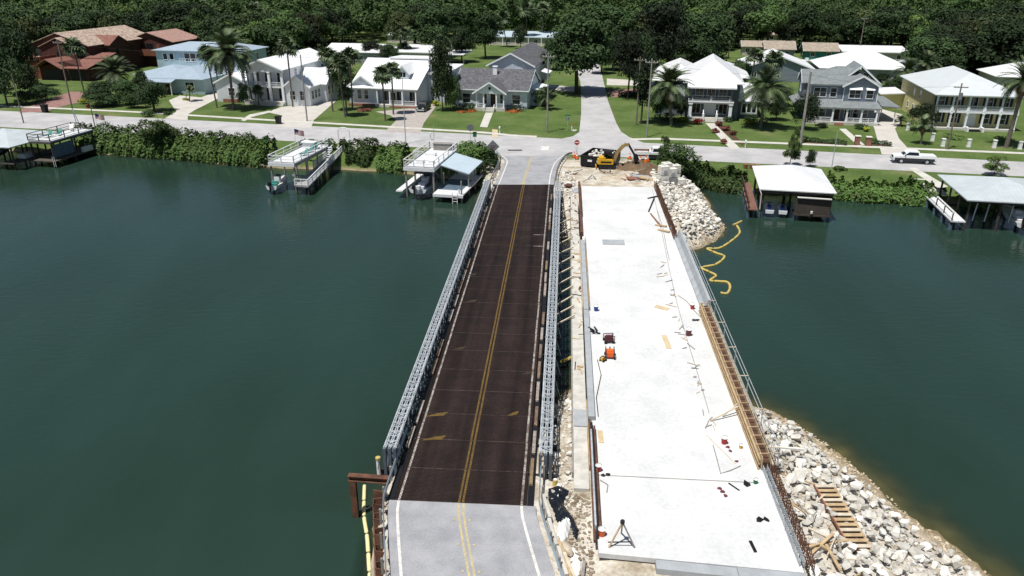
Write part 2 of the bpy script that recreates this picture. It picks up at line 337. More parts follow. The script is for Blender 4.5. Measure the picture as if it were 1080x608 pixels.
# ---- water
def water_mat():
    m = bpy.data.materials.new('water'); m.use_nodes = True; nt = m.node_tree; L = nt.links; p = nt.nodes['Principled BSDF']
    pos = N(nt, 'ShaderNodeNewGeometry').outputs['Position']
    n = N(nt, 'ShaderNodeTexNoise'); n.inputs['Scale'].default_value = .035; n.inputs['Detail'].default_value = 4; L.new(pos, n.inputs['Vector'])
    mp = N(nt, 'ShaderNodeMapping'); mp.inputs['Scale'].default_value = (.10, .035, 1); mp.inputs['Rotation'].default_value = (0, 0, .3); L.new(pos, mp.inputs[0]); L.new(mp.outputs[0], n.inputs['Vector']); n.inputs['Scale'].default_value = 1.
    r = N(nt, 'ShaderNodeValToRGB'); r.color_ramp.elements[0].position = .3; r.color_ramp.elements[0].color = (.0142,.0325,.0220,1); r.color_ramp.elements[1].position = .72; r.color_ramp.elements[1].color = (.0192,.0420,.0315,1)
    L.new(n.outputs[0], r.inputs[0]); L.new(r.outputs[0], p.inputs['Base Color'])
    p.inputs['Roughness'].default_value = .09; p.inputs['IOR'].default_value = 1.33; p.inputs['Specular IOR Level'].default_value = .5
    w1 = N(nt, 'ShaderNodeTexNoise'); w1.inputs['Scale'].default_value = 1.25; w1.inputs['Detail'].default_value = 5; w1.inputs['Distortion'].default_value = .4
    m2 = N(nt, 'ShaderNodeMapping'); m2.inputs['Scale'].default_value = (.7, 1.5, 1); m2.inputs['Rotation'].default_value = (0, 0, -.2); L.new(pos, m2.inputs[0]); L.new(m2.outputs[0], w1.inputs['Vector'])
    b = N(nt, 'ShaderNodeBump'); b.inputs['Strength'].default_value = .45; b.inputs['Distance'].default_value = .10; L.new(w1.outputs[0], b.inputs['Height']); L.new(b.outputs[0], p.inputs['Normal'])
    tr = N(nt, 'ShaderNodeBsdfTransparent'); tr.inputs[0].default_value = (.72,.74,.60,1)
    at = N(nt, 'ShaderNodeAttribute', attribute_name='murk'); mx = N(nt, 'ShaderNodeMixShader')
    L.new(at.outputs['Fac'], mx.inputs[0]); L.new(tr.outputs[0], mx.inputs[1]); L.new(p.outputs[0], mx.inputs[2]); L.new(mx.outputs[0], nt.nodes['Material Output'].inputs[0])
    return m
wx = np.concatenate([np.linspace(-2500,-200,14), np.arange(-190,150,1.6), np.linspace(160,2500,14)]); wy = np.concatenate([np.linspace(-900,10,14), np.arange(14,140,1.6), np.linspace(145,560,16)])
WX, WY = np.meshgrid(wx, wy); WZ, _, WD = terrain(WX, WY)
murk = 1-np.exp(-np.clip(-WZ+.02+.12*(wob(WX*.5, WY*.5)+.3), 0, 9)*4.0); murk = np.clip(.12+murk*.9, 0, 1)
keep = WD.ravel() < 6
f = grid_faces(len(wx), len(wy)); f = f[keep[f].any(1)]
me = npmesh('water', np.stack([WX, WY, WX*0], -1).reshape(-1, 3), f, water_mat(), True)
a = me.attributes.new('murk', 'FLOAT', 'POINT'); a.data.foreach_set('value', murk.ravel().astype(np.float32))
struct(link('river_water', me))
# ---- streets (sheets a little above the ground)
def sheet(name, pts, m, z=2.03, parent=None):
    o = MB().poly([(x, y, z) for x, y in pts]).build(name, m, parent); return o if parent else struct(o)
def strip(name, center, w, m, z=2.03, parent=None):
    """flat ribbon along a polyline of (x,y[,z])"""
    b = MB(); c = [Vector((p[0], p[1], p[2] if len(p) > 2 else z)) for p in center]; vs = []
    for k, p in enumerate(c):
        d = c[min(k+1, len(c)-1)]-c[max(k-1, 0)]; n = Vector((-d.y, d.x, 0)).normalized()*(w/2); vs += [p+n, p-n]
    b.add(vs, [(2*k, 2*k+1, 2*k+3, 2*k+2) for k in range(len(c)-1)])
    o = b.build(name, m, parent); return o if parent else struct(o)
sheet('street', [ST(-420,-2.3)[:2], ST(107,-3.6)[:2], ST(400,-6)[:2], ST(400,2)[:2], ST(107,6.4)[:2], ST(-5,9.8)[:2], ST(-95,12.2)[:2], ST(-420,18)[:2]], 'street', 2.02)
def dense(pts, n=6):
    out = []
    for a_, c_ in zip(pts, pts[1:]): out += [tuple(a_[i]+(c_[i]-a_[i])*k/n for i in range(2)) for k in range(n)]
    return out+[pts[-1]]
def RD(px, py, dz=.03):
    z = 2.5
    for _ in range(12): x, y, _z = U(px, py, z); z = .5*z+.5*float(roadz(BR(x, y)[1]))
    return (x, y, z+dz)
sheet('intersection', [U(*p, 2.032)[:2] for p in [(440,147),(440,152),(478,155.5),(500,158.5),(513,160.5),(522,163),(530,165.5),(560,166),(592,165.5),(599,161.5),(607,160),(640,162),(700,166),(700,158),(600,150)]], 'street', 2.032)
ss = struct(MB().poly([U(*p, 2.026) for p in [(590,147),(604,144),(611,139.5),(613,120),(613,98),(612,86),(606,70),(610,48),(618,40),(628,40),(630,60),(634,75),(641,106),(650,130),(655,139),(664,145),(680,151),(640,160)]]).build('side_street', 'street'))
for nm, z, pts in [('speed_table', 2.035, [(643,96),(675,93),(678,99),(645,103)]), ]:
    sheet(nm, P2(pts, z), 'brick_path', z)
sw = [(-420,25),(-200,20),(-96,17.2),(-61,16.6),(-30,14.2),(-5,12.6),(11,11.4),(17,10.9),(22,9.6),(27,9.3)]
strip('sidewalk', [ST(*p, 2.034) for p in sw], 1.5, 'walk')
strip('sidewalk', [ST(*p, 2.034) for p in [(44,10.6),(50,12.3),(74,12.8),(109,13),(200,12),(400,8)]], 1.5, 'walk')
# ================================================================ TEMPORARY STEEL TRUSS BRIDGE
def brid(name, label, cat, a0, l0, z0, group=None):
    r = thing(name, label, cat, B(a0, l0, z0), -YAW, group); return r, Vector((-a0, -l0, -z0))
tb, tof = brid('truss_bridge', 'long two-lane temporary steel panel bridge with dark brown deck and galvanised trusses', 'bridge', -5.25, 37., DECK)
def tpart(name, m, fn, at=(0,0,0), parent=None):
    b = MB(); fn(b); o = b.build(name, m, parent or tb)
    o.location = (tof if parent is None else Vector())+Vector(at); return o
BAY = 3.05; NB = 20; L0 = 37.7
# deck panels: one per bay and quarter, with a raised rim so the joints read
def panel_mesh():
    b = MB(); w, l = 3.74, BAY
    b.box(.008, .02, -.09, w-.008, l-.02, 0)
    for k in range(7): y = .22+k*(l-.44)/6; b.box(.05, y-.015, 0, w-.05, y+.015, .004)
    return b.mesh('deck_panel', 'deck_steel')
pm = panel_mesh()
jm = MB().box(0, -.018, -.05, 7.45, .018, .004).mesh('joint_bar', mat('joint_steel', (.11,.075,.062), .7, .5, 3, fine=.6, fscale=9, col2=(.03,.022,.02)))
for i in range(-1, NB+1):
    for j in range(2):
        o = link('deck_panel', pm, tb); o.location = tof+Vector((-9.03+j*3.75, L0+i*BAY, DECK+random.uniform(-.004, .004)))
    o = link('joint_bar', jm, tb); o.location = tof+Vector((-9.0, L0+i*BAY, DECK))
# truss panel (one row, one bay)
TZ0, TZ1 = 2.72, 4.78
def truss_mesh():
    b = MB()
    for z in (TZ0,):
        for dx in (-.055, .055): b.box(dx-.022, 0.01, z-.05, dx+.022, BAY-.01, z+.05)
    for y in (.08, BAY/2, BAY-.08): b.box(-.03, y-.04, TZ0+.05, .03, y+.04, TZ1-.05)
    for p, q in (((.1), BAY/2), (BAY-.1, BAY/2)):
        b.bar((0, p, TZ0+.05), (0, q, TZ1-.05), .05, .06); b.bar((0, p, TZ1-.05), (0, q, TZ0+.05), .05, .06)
    return b.mesh('truss_panel', 'shaded_truss_steel')
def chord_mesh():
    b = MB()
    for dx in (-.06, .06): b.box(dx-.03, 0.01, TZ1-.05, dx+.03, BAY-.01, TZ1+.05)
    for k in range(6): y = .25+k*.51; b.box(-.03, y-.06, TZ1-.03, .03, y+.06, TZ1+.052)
    return b.mesh('top_chord', 'galv')  # top split from the shade-coloured panel so it stays sunlit bright
def frame_mesh():
    b = MB(); w = .33
    for y in (.28, .78, 1.28, 1.78, 2.28, 2.78): b.box(-w, y-.03, TZ1+.055, w, y+.03, TZ1+.085)
    for k in range(3): b.bar((-w, .3+k*1., TZ1+.09), (w, .75+k*1., TZ1+.09), .045, .02); b.bar((w, .3+k*1., TZ1+.105), (-w, .75+k*1., TZ1+.105), .045, .02)
    for x in (-w, w): b.box(x-.03, .2, TZ1+.086, x+.03, BAY-.2, TZ1+.105)
    return b.mesh('bracing_frame', 'galv')
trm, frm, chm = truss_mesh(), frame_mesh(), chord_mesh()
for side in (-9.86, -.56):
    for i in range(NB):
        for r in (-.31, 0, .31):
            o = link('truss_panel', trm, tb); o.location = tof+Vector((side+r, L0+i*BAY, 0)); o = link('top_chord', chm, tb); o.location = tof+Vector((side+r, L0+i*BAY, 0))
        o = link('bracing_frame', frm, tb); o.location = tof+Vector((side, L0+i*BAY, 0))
    for l in (L0-.02, L0+NB*BAY+.02):
        for r in (-.31, 0, .31):
            tpart('end_post', 'shaded_truss_steel', lambda b: (b.box(-.09, -.10, TZ0-.6, .09, .09, TZ1+.06), b.box(-.12, -.16, TZ0-.65, .12, .16, TZ0-.55)), (side+r, l, 0))
for i in range(NB+1):      # floor beams reaching under both trusses
    tpart('floor_beam', 'dark_steel', lambda b: (b.box(-10.5, -.11, 2.72, .1, .11, 2.76), b.box(-10.5, -.02, 2.76, .1, .02, 3.32), b.box(-10.5, -.11, 3.32, .1, .11, 3.36)), (0, L0+i*BAY, 0))
for side, sg in ((-9.86, -1), (-.56, 1)):
    for i in range(NB+1):
        tpart('raker', 'shaded_truss_steel', lambda b: b.bar((side+sg*.42, 0, TZ1-.1), (side+sg*.80, 0, 3.3), .05, .05), (0, L0+i*BAY, 0))
    for k in range(2):
        tpart('stringer', 'dark_steel', lambda b: b.box(-.06, L0-3, 2.9, .06, L0+BAY*NB+3, 3.36), (-8.6+k*1.2 if sg < 0 else -3.1+k*1.2, 0, 0))
# kerb timbers, weathered each its own way
cm = ['curb_white', 'curb_rust', 'curb_white', 'curb_tan', 'curb_rust', 'curb_white']
for side in (-9.20, -1.33):
    for i in range(NB+1):
        k = random.choice(cm) if (i < 14 or side > -5) else random.choice(['curb_white', 'curb_white', 'curb_rust'])
        if random.random() < .14: continue
        l0_, l1_ = random.uniform(.03, .5), BAY-random.uniform(.03, .5); tpart('kerb', k, lambda b: b.box(-.10, l0_, .01, .10, l1_, .15+random.uniform(-.02, .03)), (side+random.uniform(-.03, .03), L0-BAY*.5+i*BAY, DECK))
for x0_ in (-9.42, -1.5):
    for i in range(-1, NB+1): tpart('kerb_plate', 'black', lambda b: b.box(0, .02, -.1, .36, BAY-.02, -.015), (x0_, L0+i*BAY, DECK))
# painted lines on the deck, broken at the panel joints
for x, w, m in ((-8.74, .13, 'line_worn'), (-1.80, .13, 'line_worn'), (-5.36, .12, 'line_yellow'), (-5.12, .12, 'line_yellow')):
    for i in range(-1, NB+1):
        tpart('painted_line', m, lambda b: b.box(-w/2, .03, .004, w/2, BAY-.03, .0095), (x+random.uniform(-.012, .012)-(.045 if 'yellow' in m else 0)*(i-10)/20., L0+i*BAY, DECK))
for px, py, sx, r in ((460,438,.75,.3), (457,463,.8,.35), (541,437,.4,.3), (497,290,.5,.35), (497,318,.5,.2), (484,368,.5,.2), (556,394,.4,.2)):
    x, y, z = U(px, py, DECK); a_, l_ = BR(x, y)
    tpart('old_paint_mark', 'line_yellow' if py > 400 else 'line_faint', lambda b: b.prism([(-sx, -.25), (sx*.7, -.05), (sx, .42), (sx*.1, .22)], .0085, .013), (a_, l_, DECK))
for py in (248, 260): 
    x, y, z = U(568, py, DECK); a_, l_ = BR(x, y)
    tpart('scraped_plate', 'line_worn', lambda b: b.box(-.55, -.07, .009, .6, .07, .014), (a_, l_, DECK))
# ---------------------------------------------------------------- approach roads
def ribbon(name, rows, m, parent=None):
    """rows of (left xyz, right xyz)"""
    b = MB(); vs = []
    for l, r in rows: vs += [l, r]
    b.add(vs, [(2*k+1, 2*k+3, 2*k+2, 2*k) for k in range(len(rows)-1)]); o = b.build(name, m, parent); return o if parent else struct(o)
def rz_(l): return float(roadz(l))
LE = [(521.3,195),(524,189),(527,182),(530,175.5),(532,170),(530.5,167),(526,164.5)]; RE = [(584.3,195),(585,189),(586.5,182),(589,175.5),(592,170.5),(595,167),(600,164.5)]
ribbon('approach_road', [(RD(*p, .012), RD(*q, .012)) for p, q in zip(dense(LE), dense(RE))][::1], 'approach')
# near approach: turns a little to the right towards the camera
rows = []
for l in [34.62]+list(np.arange(34, 6, -1.))+[0, -20, -60, -120]:
    o_ = float(noff(l)); z = rz_(l)+.01
    rows.append((B(-9.3+o_, l, z), B(-1.0+o_, l, z)))
rows.reverse(); ribbon('approach_road', rows, 'approach')
def lineb(name, pts, w, m): strip(name, pts, w, m)
def near_line(a0): return [B(a0+float(noff(l)), l, rz_(l)+.016) for l in np.arange(34.6, 4, -.8)]
lineb('edge_line', near_line(-8.74), .15, 'line_white')
lineb('edge_line', near_line(-1.80), .15, 'line_white')
lineb('centre_line', near_line(-5.33), .12, 'line_pale_yellow'); lineb('centre_line', near_line(-5.05), .12, 'line_pale_yellow')
lineb('edge_line', [RD(*p) for p in dense([(526.0,195),(530.7,183.4),(533.2,177),(534.8,173),(535,169.6),(532.6,167),(529,164.6)])], .17, 'line_white')
lineb('edge_line', [RD(*p) for p in dense([(579.2,195),(580.3,186),(582.6,178),(585.3,172),(590.5,167),(595.8,163.5)])], .17, 'line_white')
for dx in (-.9, .9): lineb('centre_line', [RD(p+dx*(1-(195-q)*.008), q) for p, q in dense([(551.5,195),(556.3,179.5),(560.5,165.5)], 10)], .13, 'line_pale_yellow')
for k in range(4):
    for dx in (-.42, .42):
        l = 33.2-k*1.9; tag(MB().box(-.06, -.06, 0, .06, .06, .03).build('road_stud', 'line_pale_yellow'), 'small yellow road stud beside the centre line of near approach', 'road stud', 'road studs on the near approach').location = B(-5.19+float(noff(l))+dx, l, rz_(l)+.012)
x, y, z = U(577, 156.5, 2.04); strip('stop_line', [(x-.5, y-1.6, 2.04), (x-.2, y+1.4, 2.04)], 1.3, 'line_white')
x, y, z = U(542, 158.7, 2.04)
tag(MB().box(x-1., y-.35, 2.03, x+1.4, y+.35, 2.06).build('drain_grate', 'black'), 'dark iron drain grate in the street before the bridge', 'drain grate')
# ---------------------------------------------------------------- guardrails on the approaches
def guardrail(label, pts, h=.75, m='rail_metal', blocks=True, step=1.9):
    base = Vector(pts[0]); g = thing('guardrail', label, 'guardrail', base, 0); q = [Vector(p)-base for p in pts]
    b = MB()
    prof = [(0,.0),(.05,.06),(0,.12),(.05,.18),(0,.24)]; vs = []; n = len(prof)
    for k, p in enumerate(q):
        d = q[min(k+1, len(q)-1)]-q[max(k-1, 0)]; nn = Vector((d.y, -d.x, 0)).normalized()
        for (o_, z) in prof: vs.append(p+nn*o_+Vector((0, 0, h-.30+z*1.3)))
        for (o_, z) in prof: vs.append(p+nn*(o_-.02)+Vector((0, 0, h-.30+z*1.3)))
    fs = []
    for k in range(len(q)-1):
        for i in range(n-1):
            A_, B_ = k*2*n+i, (k+1)*2*n+i; fs += [(A_, B_, B_+1, A_+1), (A_+n, A_+n+1, B_+n+1, B_+n)]
        A_, B_ = k*2*n+n-1, (k+1)*2*n+n-1; fs.append((A_, B_, B_+n, A_+n))
    b.add(vs, fs).build('rail', m, g)
    acc = 0.
    for k in range(len(q)-1):
        d = q[k+1]-q[k]; ln = d.length
        while acc < ln:
            p = q[k]+d*(acc/ln); nn = Vector((d.y, -d.x, 0)).normalized(); c = p-nn*.16
            child('post', g, 'grey_wood', lambda b: b.box(c.x-.06, c.y-.06, c.z-.3, c.x+.06, c.y+.06, c.z+h-.06)); acc += step
        acc -= ln
    return g
gl = [B(-9.5+float(noff(l)), l, rz_(l)-.05) for l in np.arange(41, 10, -1.)]
guardrail('blue-grey guardrail along left edge of the near grey approach', gl[::-1])
gr = [B(-.80+float(noff(l)), l, rz_(l)-.05) for l in np.arange(37.5, 10, -1.)]
guardrail('pale guardrail curving along right edge of the near grey approach', gr)
guardrail('guardrail on far left approach corner beside the grey diamond sign', [RD(*p, -.05) for p in [(523.5,163),(527,167.5),(526.5,172),(524,179),(520.5,187),(517,194)]])
guardrail('dark guardrail curving round the far right approach corner by the dirt', [RD(*p, -.05) for p in [(586.3,196),(587,190.5),(588.5,182),(591.5,174),(595.5,168.5),(600,165.5),(603.5,165)]], m='sign_grey')
# low barrier blocks along the right of the near approach
bb = None
for k, l in enumerate((34.6, 32.5, 30.4, 28.3, 26.2)):
    a_ = -.40+float(noff(l)); ang = -YAW+.22
    if bb is None:
        bm = MB().xprism([(-.22, 0), (.22, 0), (.12, .28), (.09, .62), (-.09, .62), (-.12, .28)], -1.02, 1.02).mesh('kerb_barrier', 'cap_concrete'); bb = 1
    tag(link('concrete_barrier', bm, None, B(a_, l, 3.05), ang+math.pi/2), 'low concrete barrier block behind the right guardrail of near approach', 'barrier', 'barrier blocks behind the near right guardrail')
# ================================================================ NEW CONCRETE BRIDGE UNDER CONSTRUCTION
nb, nof = brid('concrete_bridge', 'wide unfinished concrete bridge with bright white deck and timber formwork', 'bridge', 7.2, 30.5, ND)
def npart(name, m, fn, at=(0,0,0), parent=None):
    b = MB(); fn(b); o = b.build(name, m, parent or nb); o.location = (nof if parent is None else Vector())+Vector(at); return o
JO = 43.9-6.0
xj, yj, _ = U(700, 504, ND); JO = BR(xj, yj)[1]
# deck pours, each a slab of its own
npart('deck_slab', 'new_concrete', lambda b: b.prism([(2.35, JO), (12.35, JO-.1), (12.35, 100.6), (2.35, 100.6)], ND-.28, ND))
npart('approach_slab', 'new_concrete', lambda b: b.prism([(2.35, 30.9), (12.45, 30.2), (12.35, JO-.12), (2.35, JO-.02)], ND-.3, ND-.006))
npart('slab_edge', 'form_concrete', lambda b: b.prism([(9.2, 29.7), (12.5, 29.55), (12.5, 30.18), (9.2, 30.4)], ND-.6, ND-.03))
npart('slab_edge', 'form_concrete', lambda b: b.prism([(5.2, 30.05), (9.18, 29.72), (9.18, 30.38), (5.2, 30.68)], ND-.6, ND-.05))
npart('expansion_joint', 'grey_wood', lambda b: b.prism([(2.5, JO-.045), (11.6, JO-.15), (11.6, JO-.09), (2.5, JO+.02)], ND+.001, ND+.012))
pj = [(688,200),(693,222),(699,250),(706,285),(714,320),(724,356),(736,395),(748,436)]
for (x0_, y0_), (x1_, y1_) in zip(pj, pj[1:]):
    p_, q_ = [BR(*U(*w_, ND)[:2]) for w_ in ((x0_, y0_), (x1_, y1_))]; npart('pour_joint', 'grey_wood', lambda b: b.bar((*p_, ND+.006), (*q_, ND+.006), .05, .01))
for k in range(5):       # girders and bents below
    npart('girder', 'form_concrete', lambda b: b.box(-.3, 44, ND-1.25, .3, 98, ND-.28), (3.2+k*2.1, 0, 0))
npart('overhang_strip', 'cap_concrete', lambda b: b.box(1.15, 36.6, ND-.75, 2.05, 99, ND-.42))
npart('strip_edge_form', 'grey_wood', lambda b: b.box(1.05, 38, ND-.85, 1.13, 98, ND-.34))
for l0, l1 in ((43.2, 60), (60.1, 78)):
    npart('kerb_wall', 'form_concrete', lambda b: b.box(2.12, l0, ND-.28, 2.55, l1, ND+.32))
for l0, l1 in ((60.5, 69), (69.1, 79)):
    npart('form_board', 'lumber', lambda b: b.box(2.60, l0, ND+.01, 2.66, l1, ND+.34)); npart('form_board', 'lumber_pale', lambda b: b.box(2.02, l0, ND-.3, 2.08, l1, ND+.36))
npart('form_board', 'lumber', lambda b: b.box(2.06, 38.5, ND-.4, 2.11, 46, ND-.1))
for k, (m, x) in enumerate((('rust', 2.16), ('dark_steel', 2.32), ('rust', 2.48), ('galv', 2.24))):
    npart('steel_rail', m, lambda b: b.box(x-.05, 31.6+k*.3, ND+.02, x+.05, 43.1-.5*k, ND+.22+.06*k))
npart('rusty_angle', 'rust', lambda b: b.box(2.15, 80, ND+.01, 2.4, 101.2, ND+.5))
def cage(b, a_, l0, l1, h, n, lean=0.):
    for k in range(n):
        l = lerp(l0, l1, k/(n-1)); j = random.uniform(-.03, .03)
        b.bar((a_+j, l, ND-.1), (a_+j+lean, l+random.uniform(-.06, .06), ND+h+random.uniform(-.1, .12)), .035, .035); b.bar((a_+.25+j, l, ND-.1), (a_+.22+lean, l, ND+h+random.uniform(-.1, .1)), .035, .035)
    for z in (.2, .5, .8):
        for d in (0, .25): b.box(a_+d-.015, l0, ND+z*h-.015, a_+d+.015, l1, ND+z*h+.015)
npart('rebar_cage', 'rust', lambda b: cage(b, 12.25, 79.5, 100.5, 1.0, 100)); npart('rebar_cage', 'rust', lambda b: cage(b, 2.2, 87, 100, .55, 50))
npart('rebar_cage', 'galv', lambda b: cage(b, 12.3, 30.6, 38.6, .42, 46)); npart('rebar_cage', 'rust', lambda b: cage(b, 12.72, 30.4, 44, .55, 60))
# finished parapet and its timber formwork nearer to us
npart('parapet', 'form_concrete', lambda b: b.yprism([(12.30, ND-.28), (13.05, ND-.28), (13.05, ND+.98), (12.80, ND+.98), (12.62, ND+.35), (12.30, ND+.12)], 61.2, 80.2))
for z in (.02, .34, .66): npart('form_waler', 'lumber', lambda b: b.box(12.02, 38.5, ND+z+.004, 12.11, 61, ND+z+.13))
for k in range(24):
    l = 38.9+k*.95; npart('form_stud', 'lumber', lambda b: b.box(12.115, -.05, ND+.0, 12.21, .05, ND+.92), (0, l, 0))
    npart('form_tie', 'lumber', lambda b: b.bar((12.2, 0, ND+.9), (12.72, 0, ND+.93), .05, .05), (0, l, 0))
npart('form_panel', 'plywood', lambda b: b.box(12.215, 38.5, ND-.2, 12.245, 61, ND+.84)); npart('form_panel', 'plywood', lambda b: b.box(12.70, 38.5, ND-.4, 12.73, 61, ND+.86))
npart('poured_core', 'mulch', lambda b: b.box(12.26, 38.5, ND-.25, 12.69, 61, ND+.55))
npart('form_waler', 'lumber_pale', lambda b: b.box(12.76, 38.3, ND+.5, 12.84, 61, ND+.62)); npart('form_waler', 'lumber_pale', lambda b: b.box(12.76, 38.3, ND-.2, 12.84, 61, ND-.08))
npart('walkway_plank', 'lumber_pale', lambda b: b.box(12.95, 40, ND-.62, 13.25, 61, ND-.57)); npart('walkway_plank', 'grey_wood', lambda b: b.box(13.3, 40, ND-.63, 13.6, 80, ND-.58))
for k in range(10):
    l = 40+k*4.4; npart('walkway_bracket', 'grey_wood', lambda b: b.bar((12.85, 0, ND-.64), (13.7, 0, ND-.64), .1, .1), (0, l, 0))
    if k < 6: npart('form_brace', 'lumber_pale', lambda b: b.bar((12.8, 0, ND+.6), (13.62, 0, ND+.62), .06, .06), (0, l, 0))
    npart('railing_post', 'galv', lambda b: b.bar((13.62, 0, ND-.75), (13.62, 0, ND+.55), .06, .06), (0, l, 0))
for z in (.52, .05): npart('railing_rail', 'galv', lambda b: b.box(13.60, 40, ND+z, 13.64, 82, ND+z+.04))
for j in (0, 1): npart('timber_prop', 'lumber_pale', lambda b: b.bar((11.0-j*.9, 0, ND+.05), (12.0, .5+j*.3, ND+.75), .09, .05), (0, 44.2-.6*j, 0))
npart('abutment', 'form_concrete', lambda b: b.box(1.2, 98.5, 1.6, 13.0, 100.8, ND-.3)); npart('abutment', 'form_concrete', lambda b: b.box(1.2, 43, 1.4, 13.0, 45, ND-.31))
rr = random.Random(77)
for k in range(46):
    l = rr.uniform(46, 97); a_ = rr.uniform(1.2, 2.0); L_ = rr.uniform(.2, 1.3)
    o = MB().bar((0, -L_/2, .04), (rr.uniform(-.15, .15), L_/2, .05), rr.choice((.06, .1, .2)), .06).build('timber_scrap', rr.choice(['lumber', 'grey_wood', 'rust', 'lumber_pale', 'black'])); o.location = B(a_, l, ND-.42); o.rotation_euler = (0, 0, -YAW+rr.choice((0, 0, .3, 1.4))+rr.uniform(-.1, .1)); tag(o, 'small scrap lying on the narrow ledge left of the white deck', 'scrap', 'scraps on the ledge of the white bridge')
# timber struts between the two bridges
for k in range(12):
    py = 240+k*9.2 if k < 9 else 318+(k-8)*9
    x, y, _ = U(596, 222+k*10.5, 3.5); l = BR(x, y)[1]
    o = MB().bar((-.75, -.75, -.25), (.95, .85, .12), .12, .12).build('timber_strut', 'lumber_pale')
    o.location = B(.35, l, 3.45); o.rotation_euler = (0, 0, -YAW+random.uniform(-.06, .06))
    tag(o, 'pale square timber strut bridging the gap between the two bridges', 'timber strut', 'timber struts between the bridges')
# ---------------------------------------------------------------- loose things lying on the white deck
def on_deck(px, py, z=None): 
    x, y, zz = U(px, py, ND); return Vector((x, y, ND+.002 if z is None else z))
def flat(name, label, cat, m, px, py, w, l, rot, h=.04, group=None):
    p = on_deck(px, py); o = MB().box(-w/2, -l/2, 0, w/2, l/2, h).build(name, m); o.location = p; o.rotation_euler = (0, 0, -YAW+rot); return tag(o, label, cat, group)
flat('steel_plate', 'grey steel plate with ribs lying across the white deck', 'steel plate', 'form_concrete', 647, 256, 2.35, 1.5, .0, .06)
flat('plywood_sheet', 'narrow tan plywood sheet lying lengthwise on mid deck', 'plywood', 'plywood', 703, 361, .42, 2.3, .06, .03)
flat('plywood_sheet', 'short slanted plywood piece on deck beyond the narrow sheet', 'plywood', 'plywood', 698, 325, 1.25, .6, -.55, .03)
flat('plywood_sheet', 'small yellowish board beside the left kerb of white deck', 'board', 'plywood', 633.5, 461, .32, 1.35, .03, .04)
flat('timber_board', 'black plank lying on the near right of the white deck', 'plank', 'black', 794, 577, .16, .82, .12, .05)
flat('timber_board', 'thin dark plank pointing at the black pouch on deck', 'plank', 'black', 774, 514, .07, .8, .65, .05)
flat('timber_board', 'long pale lath lying on deck left of the red jack', 'lath', 'lumber_pale', 760, 474, .06, 3.2, .40, .03)
# engine sets on wheels
def machine(label, m, px, py, rot, s=1., group=None):
    p = on_deck(px, py); t = thing('power_tool', label, 'machine', p, rot)
    child('engine_body', t, m, lambda b: (b.box(-.42*s, -.3*s, .22*s, .42*s, .3*s, .62*s), b.box(-.3*s, -.22*s, .62*s, .2*s, .22*s, .74*s)))
    child('frame', t, 'dark_steel', lambda b: [b.bar(q, r, .05, .05) for q, r in (((-.5*s,-.36*s,.18*s),(.5*s,-.36*s,.18*s)), ((-.5*s,.36*s,.18*s),(.5*s,.36*s,.18*s)), ((-.5*s,-.36*s,.8*s),(.5*s,-.36*s,.8*s)), ((-.5*s,.36*s,.8*s),(.5*s,.36*s,.8*s)), ((-.5*s,-.36*s,.18*s),(-.5*s,-.36*s,.8*s)), ((.5*s,.36*s,.18*s),(.5*s,.36*s,.8*s)), ((.5*s,-.36*s,.18*s),(.5*s,-.36*s,.8*s)), ((-.5*s,.36*s,.18*s),(-.5*s,.36*s,.8*s)))])
    for x in (-.4*s, .4*s):
        for y in (-.4*s, .4*s): child('wheel', t, 'rubber', lambda b: b.tube((x, y-.05, .15*s), (x, y+.05, .15*s), .15*s, n=10))
    child('exhaust', t, 'dark_steel', lambda b: b.tube((.3*s, 0, .6*s), (.3*s, 0, .86*s), .05, n=6)); return t
machine('dark red generator on small wheels standing on the white deck', 'dark_red', 642, 361, .1, .78)
machine('orange compressor standing on deck just nearer than the red generator', 'orange', 643, 377, 1.5, .88)
machine('small black and yellow saw beside the orange compressor', 'yellow_machine', 636, 381, .8, .40)
# tripod stand made of boards
p = on_deck(655, 573); t = thing('survey_tripod', 'wooden tripod stand with crossbar on the near white deck', 'tripod', p, 0)
for a_ in (0, 2.2, 4.1):
    q = Vector((.75*math.cos(a_+3.6), .75*math.sin(a_+3.6), 0)); child('leg', t, 'grey_wood' if a_ else 'lumber', lambda b: b.bar(q, (0, 0, 1.35), .08, .05))
child('cross_brace', t, 'dark_steel', lambda b: b.bar((-.72, -.22, .25), (.5, -.25, .3), .05, .04)); child('head', t, 'dark_steel', lambda b: b.tube((0,0,1.3), (0,0,1.45), .12, n=8))
def bucket(label, m, px, py, s=1., cat='bucket'):
    t = thing('bucket', label, cat, on_deck(px, py), 0)
    child('pail', t, m, lambda b: b.tube((0,0,0), (0,0,.36*s), .13*s, .165*s, 10)); child('rim', t, 'white', lambda b: b.tube((0,0,.355*s), (0,0,.385*s), .18*s, n=10)); child('handle', t, 'dark_steel', lambda b: b.path([(.17*s*math.cos(q), 0, .36*s+.14*s*math.sin(q)) for q in np.linspace(0, math.pi, 7)], .012)); return t
bucket('blue bucket by the left kerb near the black leaning frame', 'blue', 628.5, 328, 1.25)
bucket('red bucket on deck at the rusty end of the left kerb', 'red', 631, 497, 1.1)
bucket('orange-red bucket beside the foot of the wooden tripod', 'orange', 634.5, 565, 1.15)
bucket('green can on deck beside the black pouch', 'green', 796.5, 510, .8, 'can')
bucket('red jug standing among tools at the right of deck', 'red', 763.5, 468, 1.2, 'jug')
bucket('small red can on deck below the concrete parapet', 'red', 730, 326, 1.2, 'can')
bucket('dark red pail on the middle right of the white deck', 'dark_red', 726, 354, 1.5, 'pail')
bucket('small yellow pail near the timber form on right deck', 'yellow_machine', 781, 473, .7, 'pail')
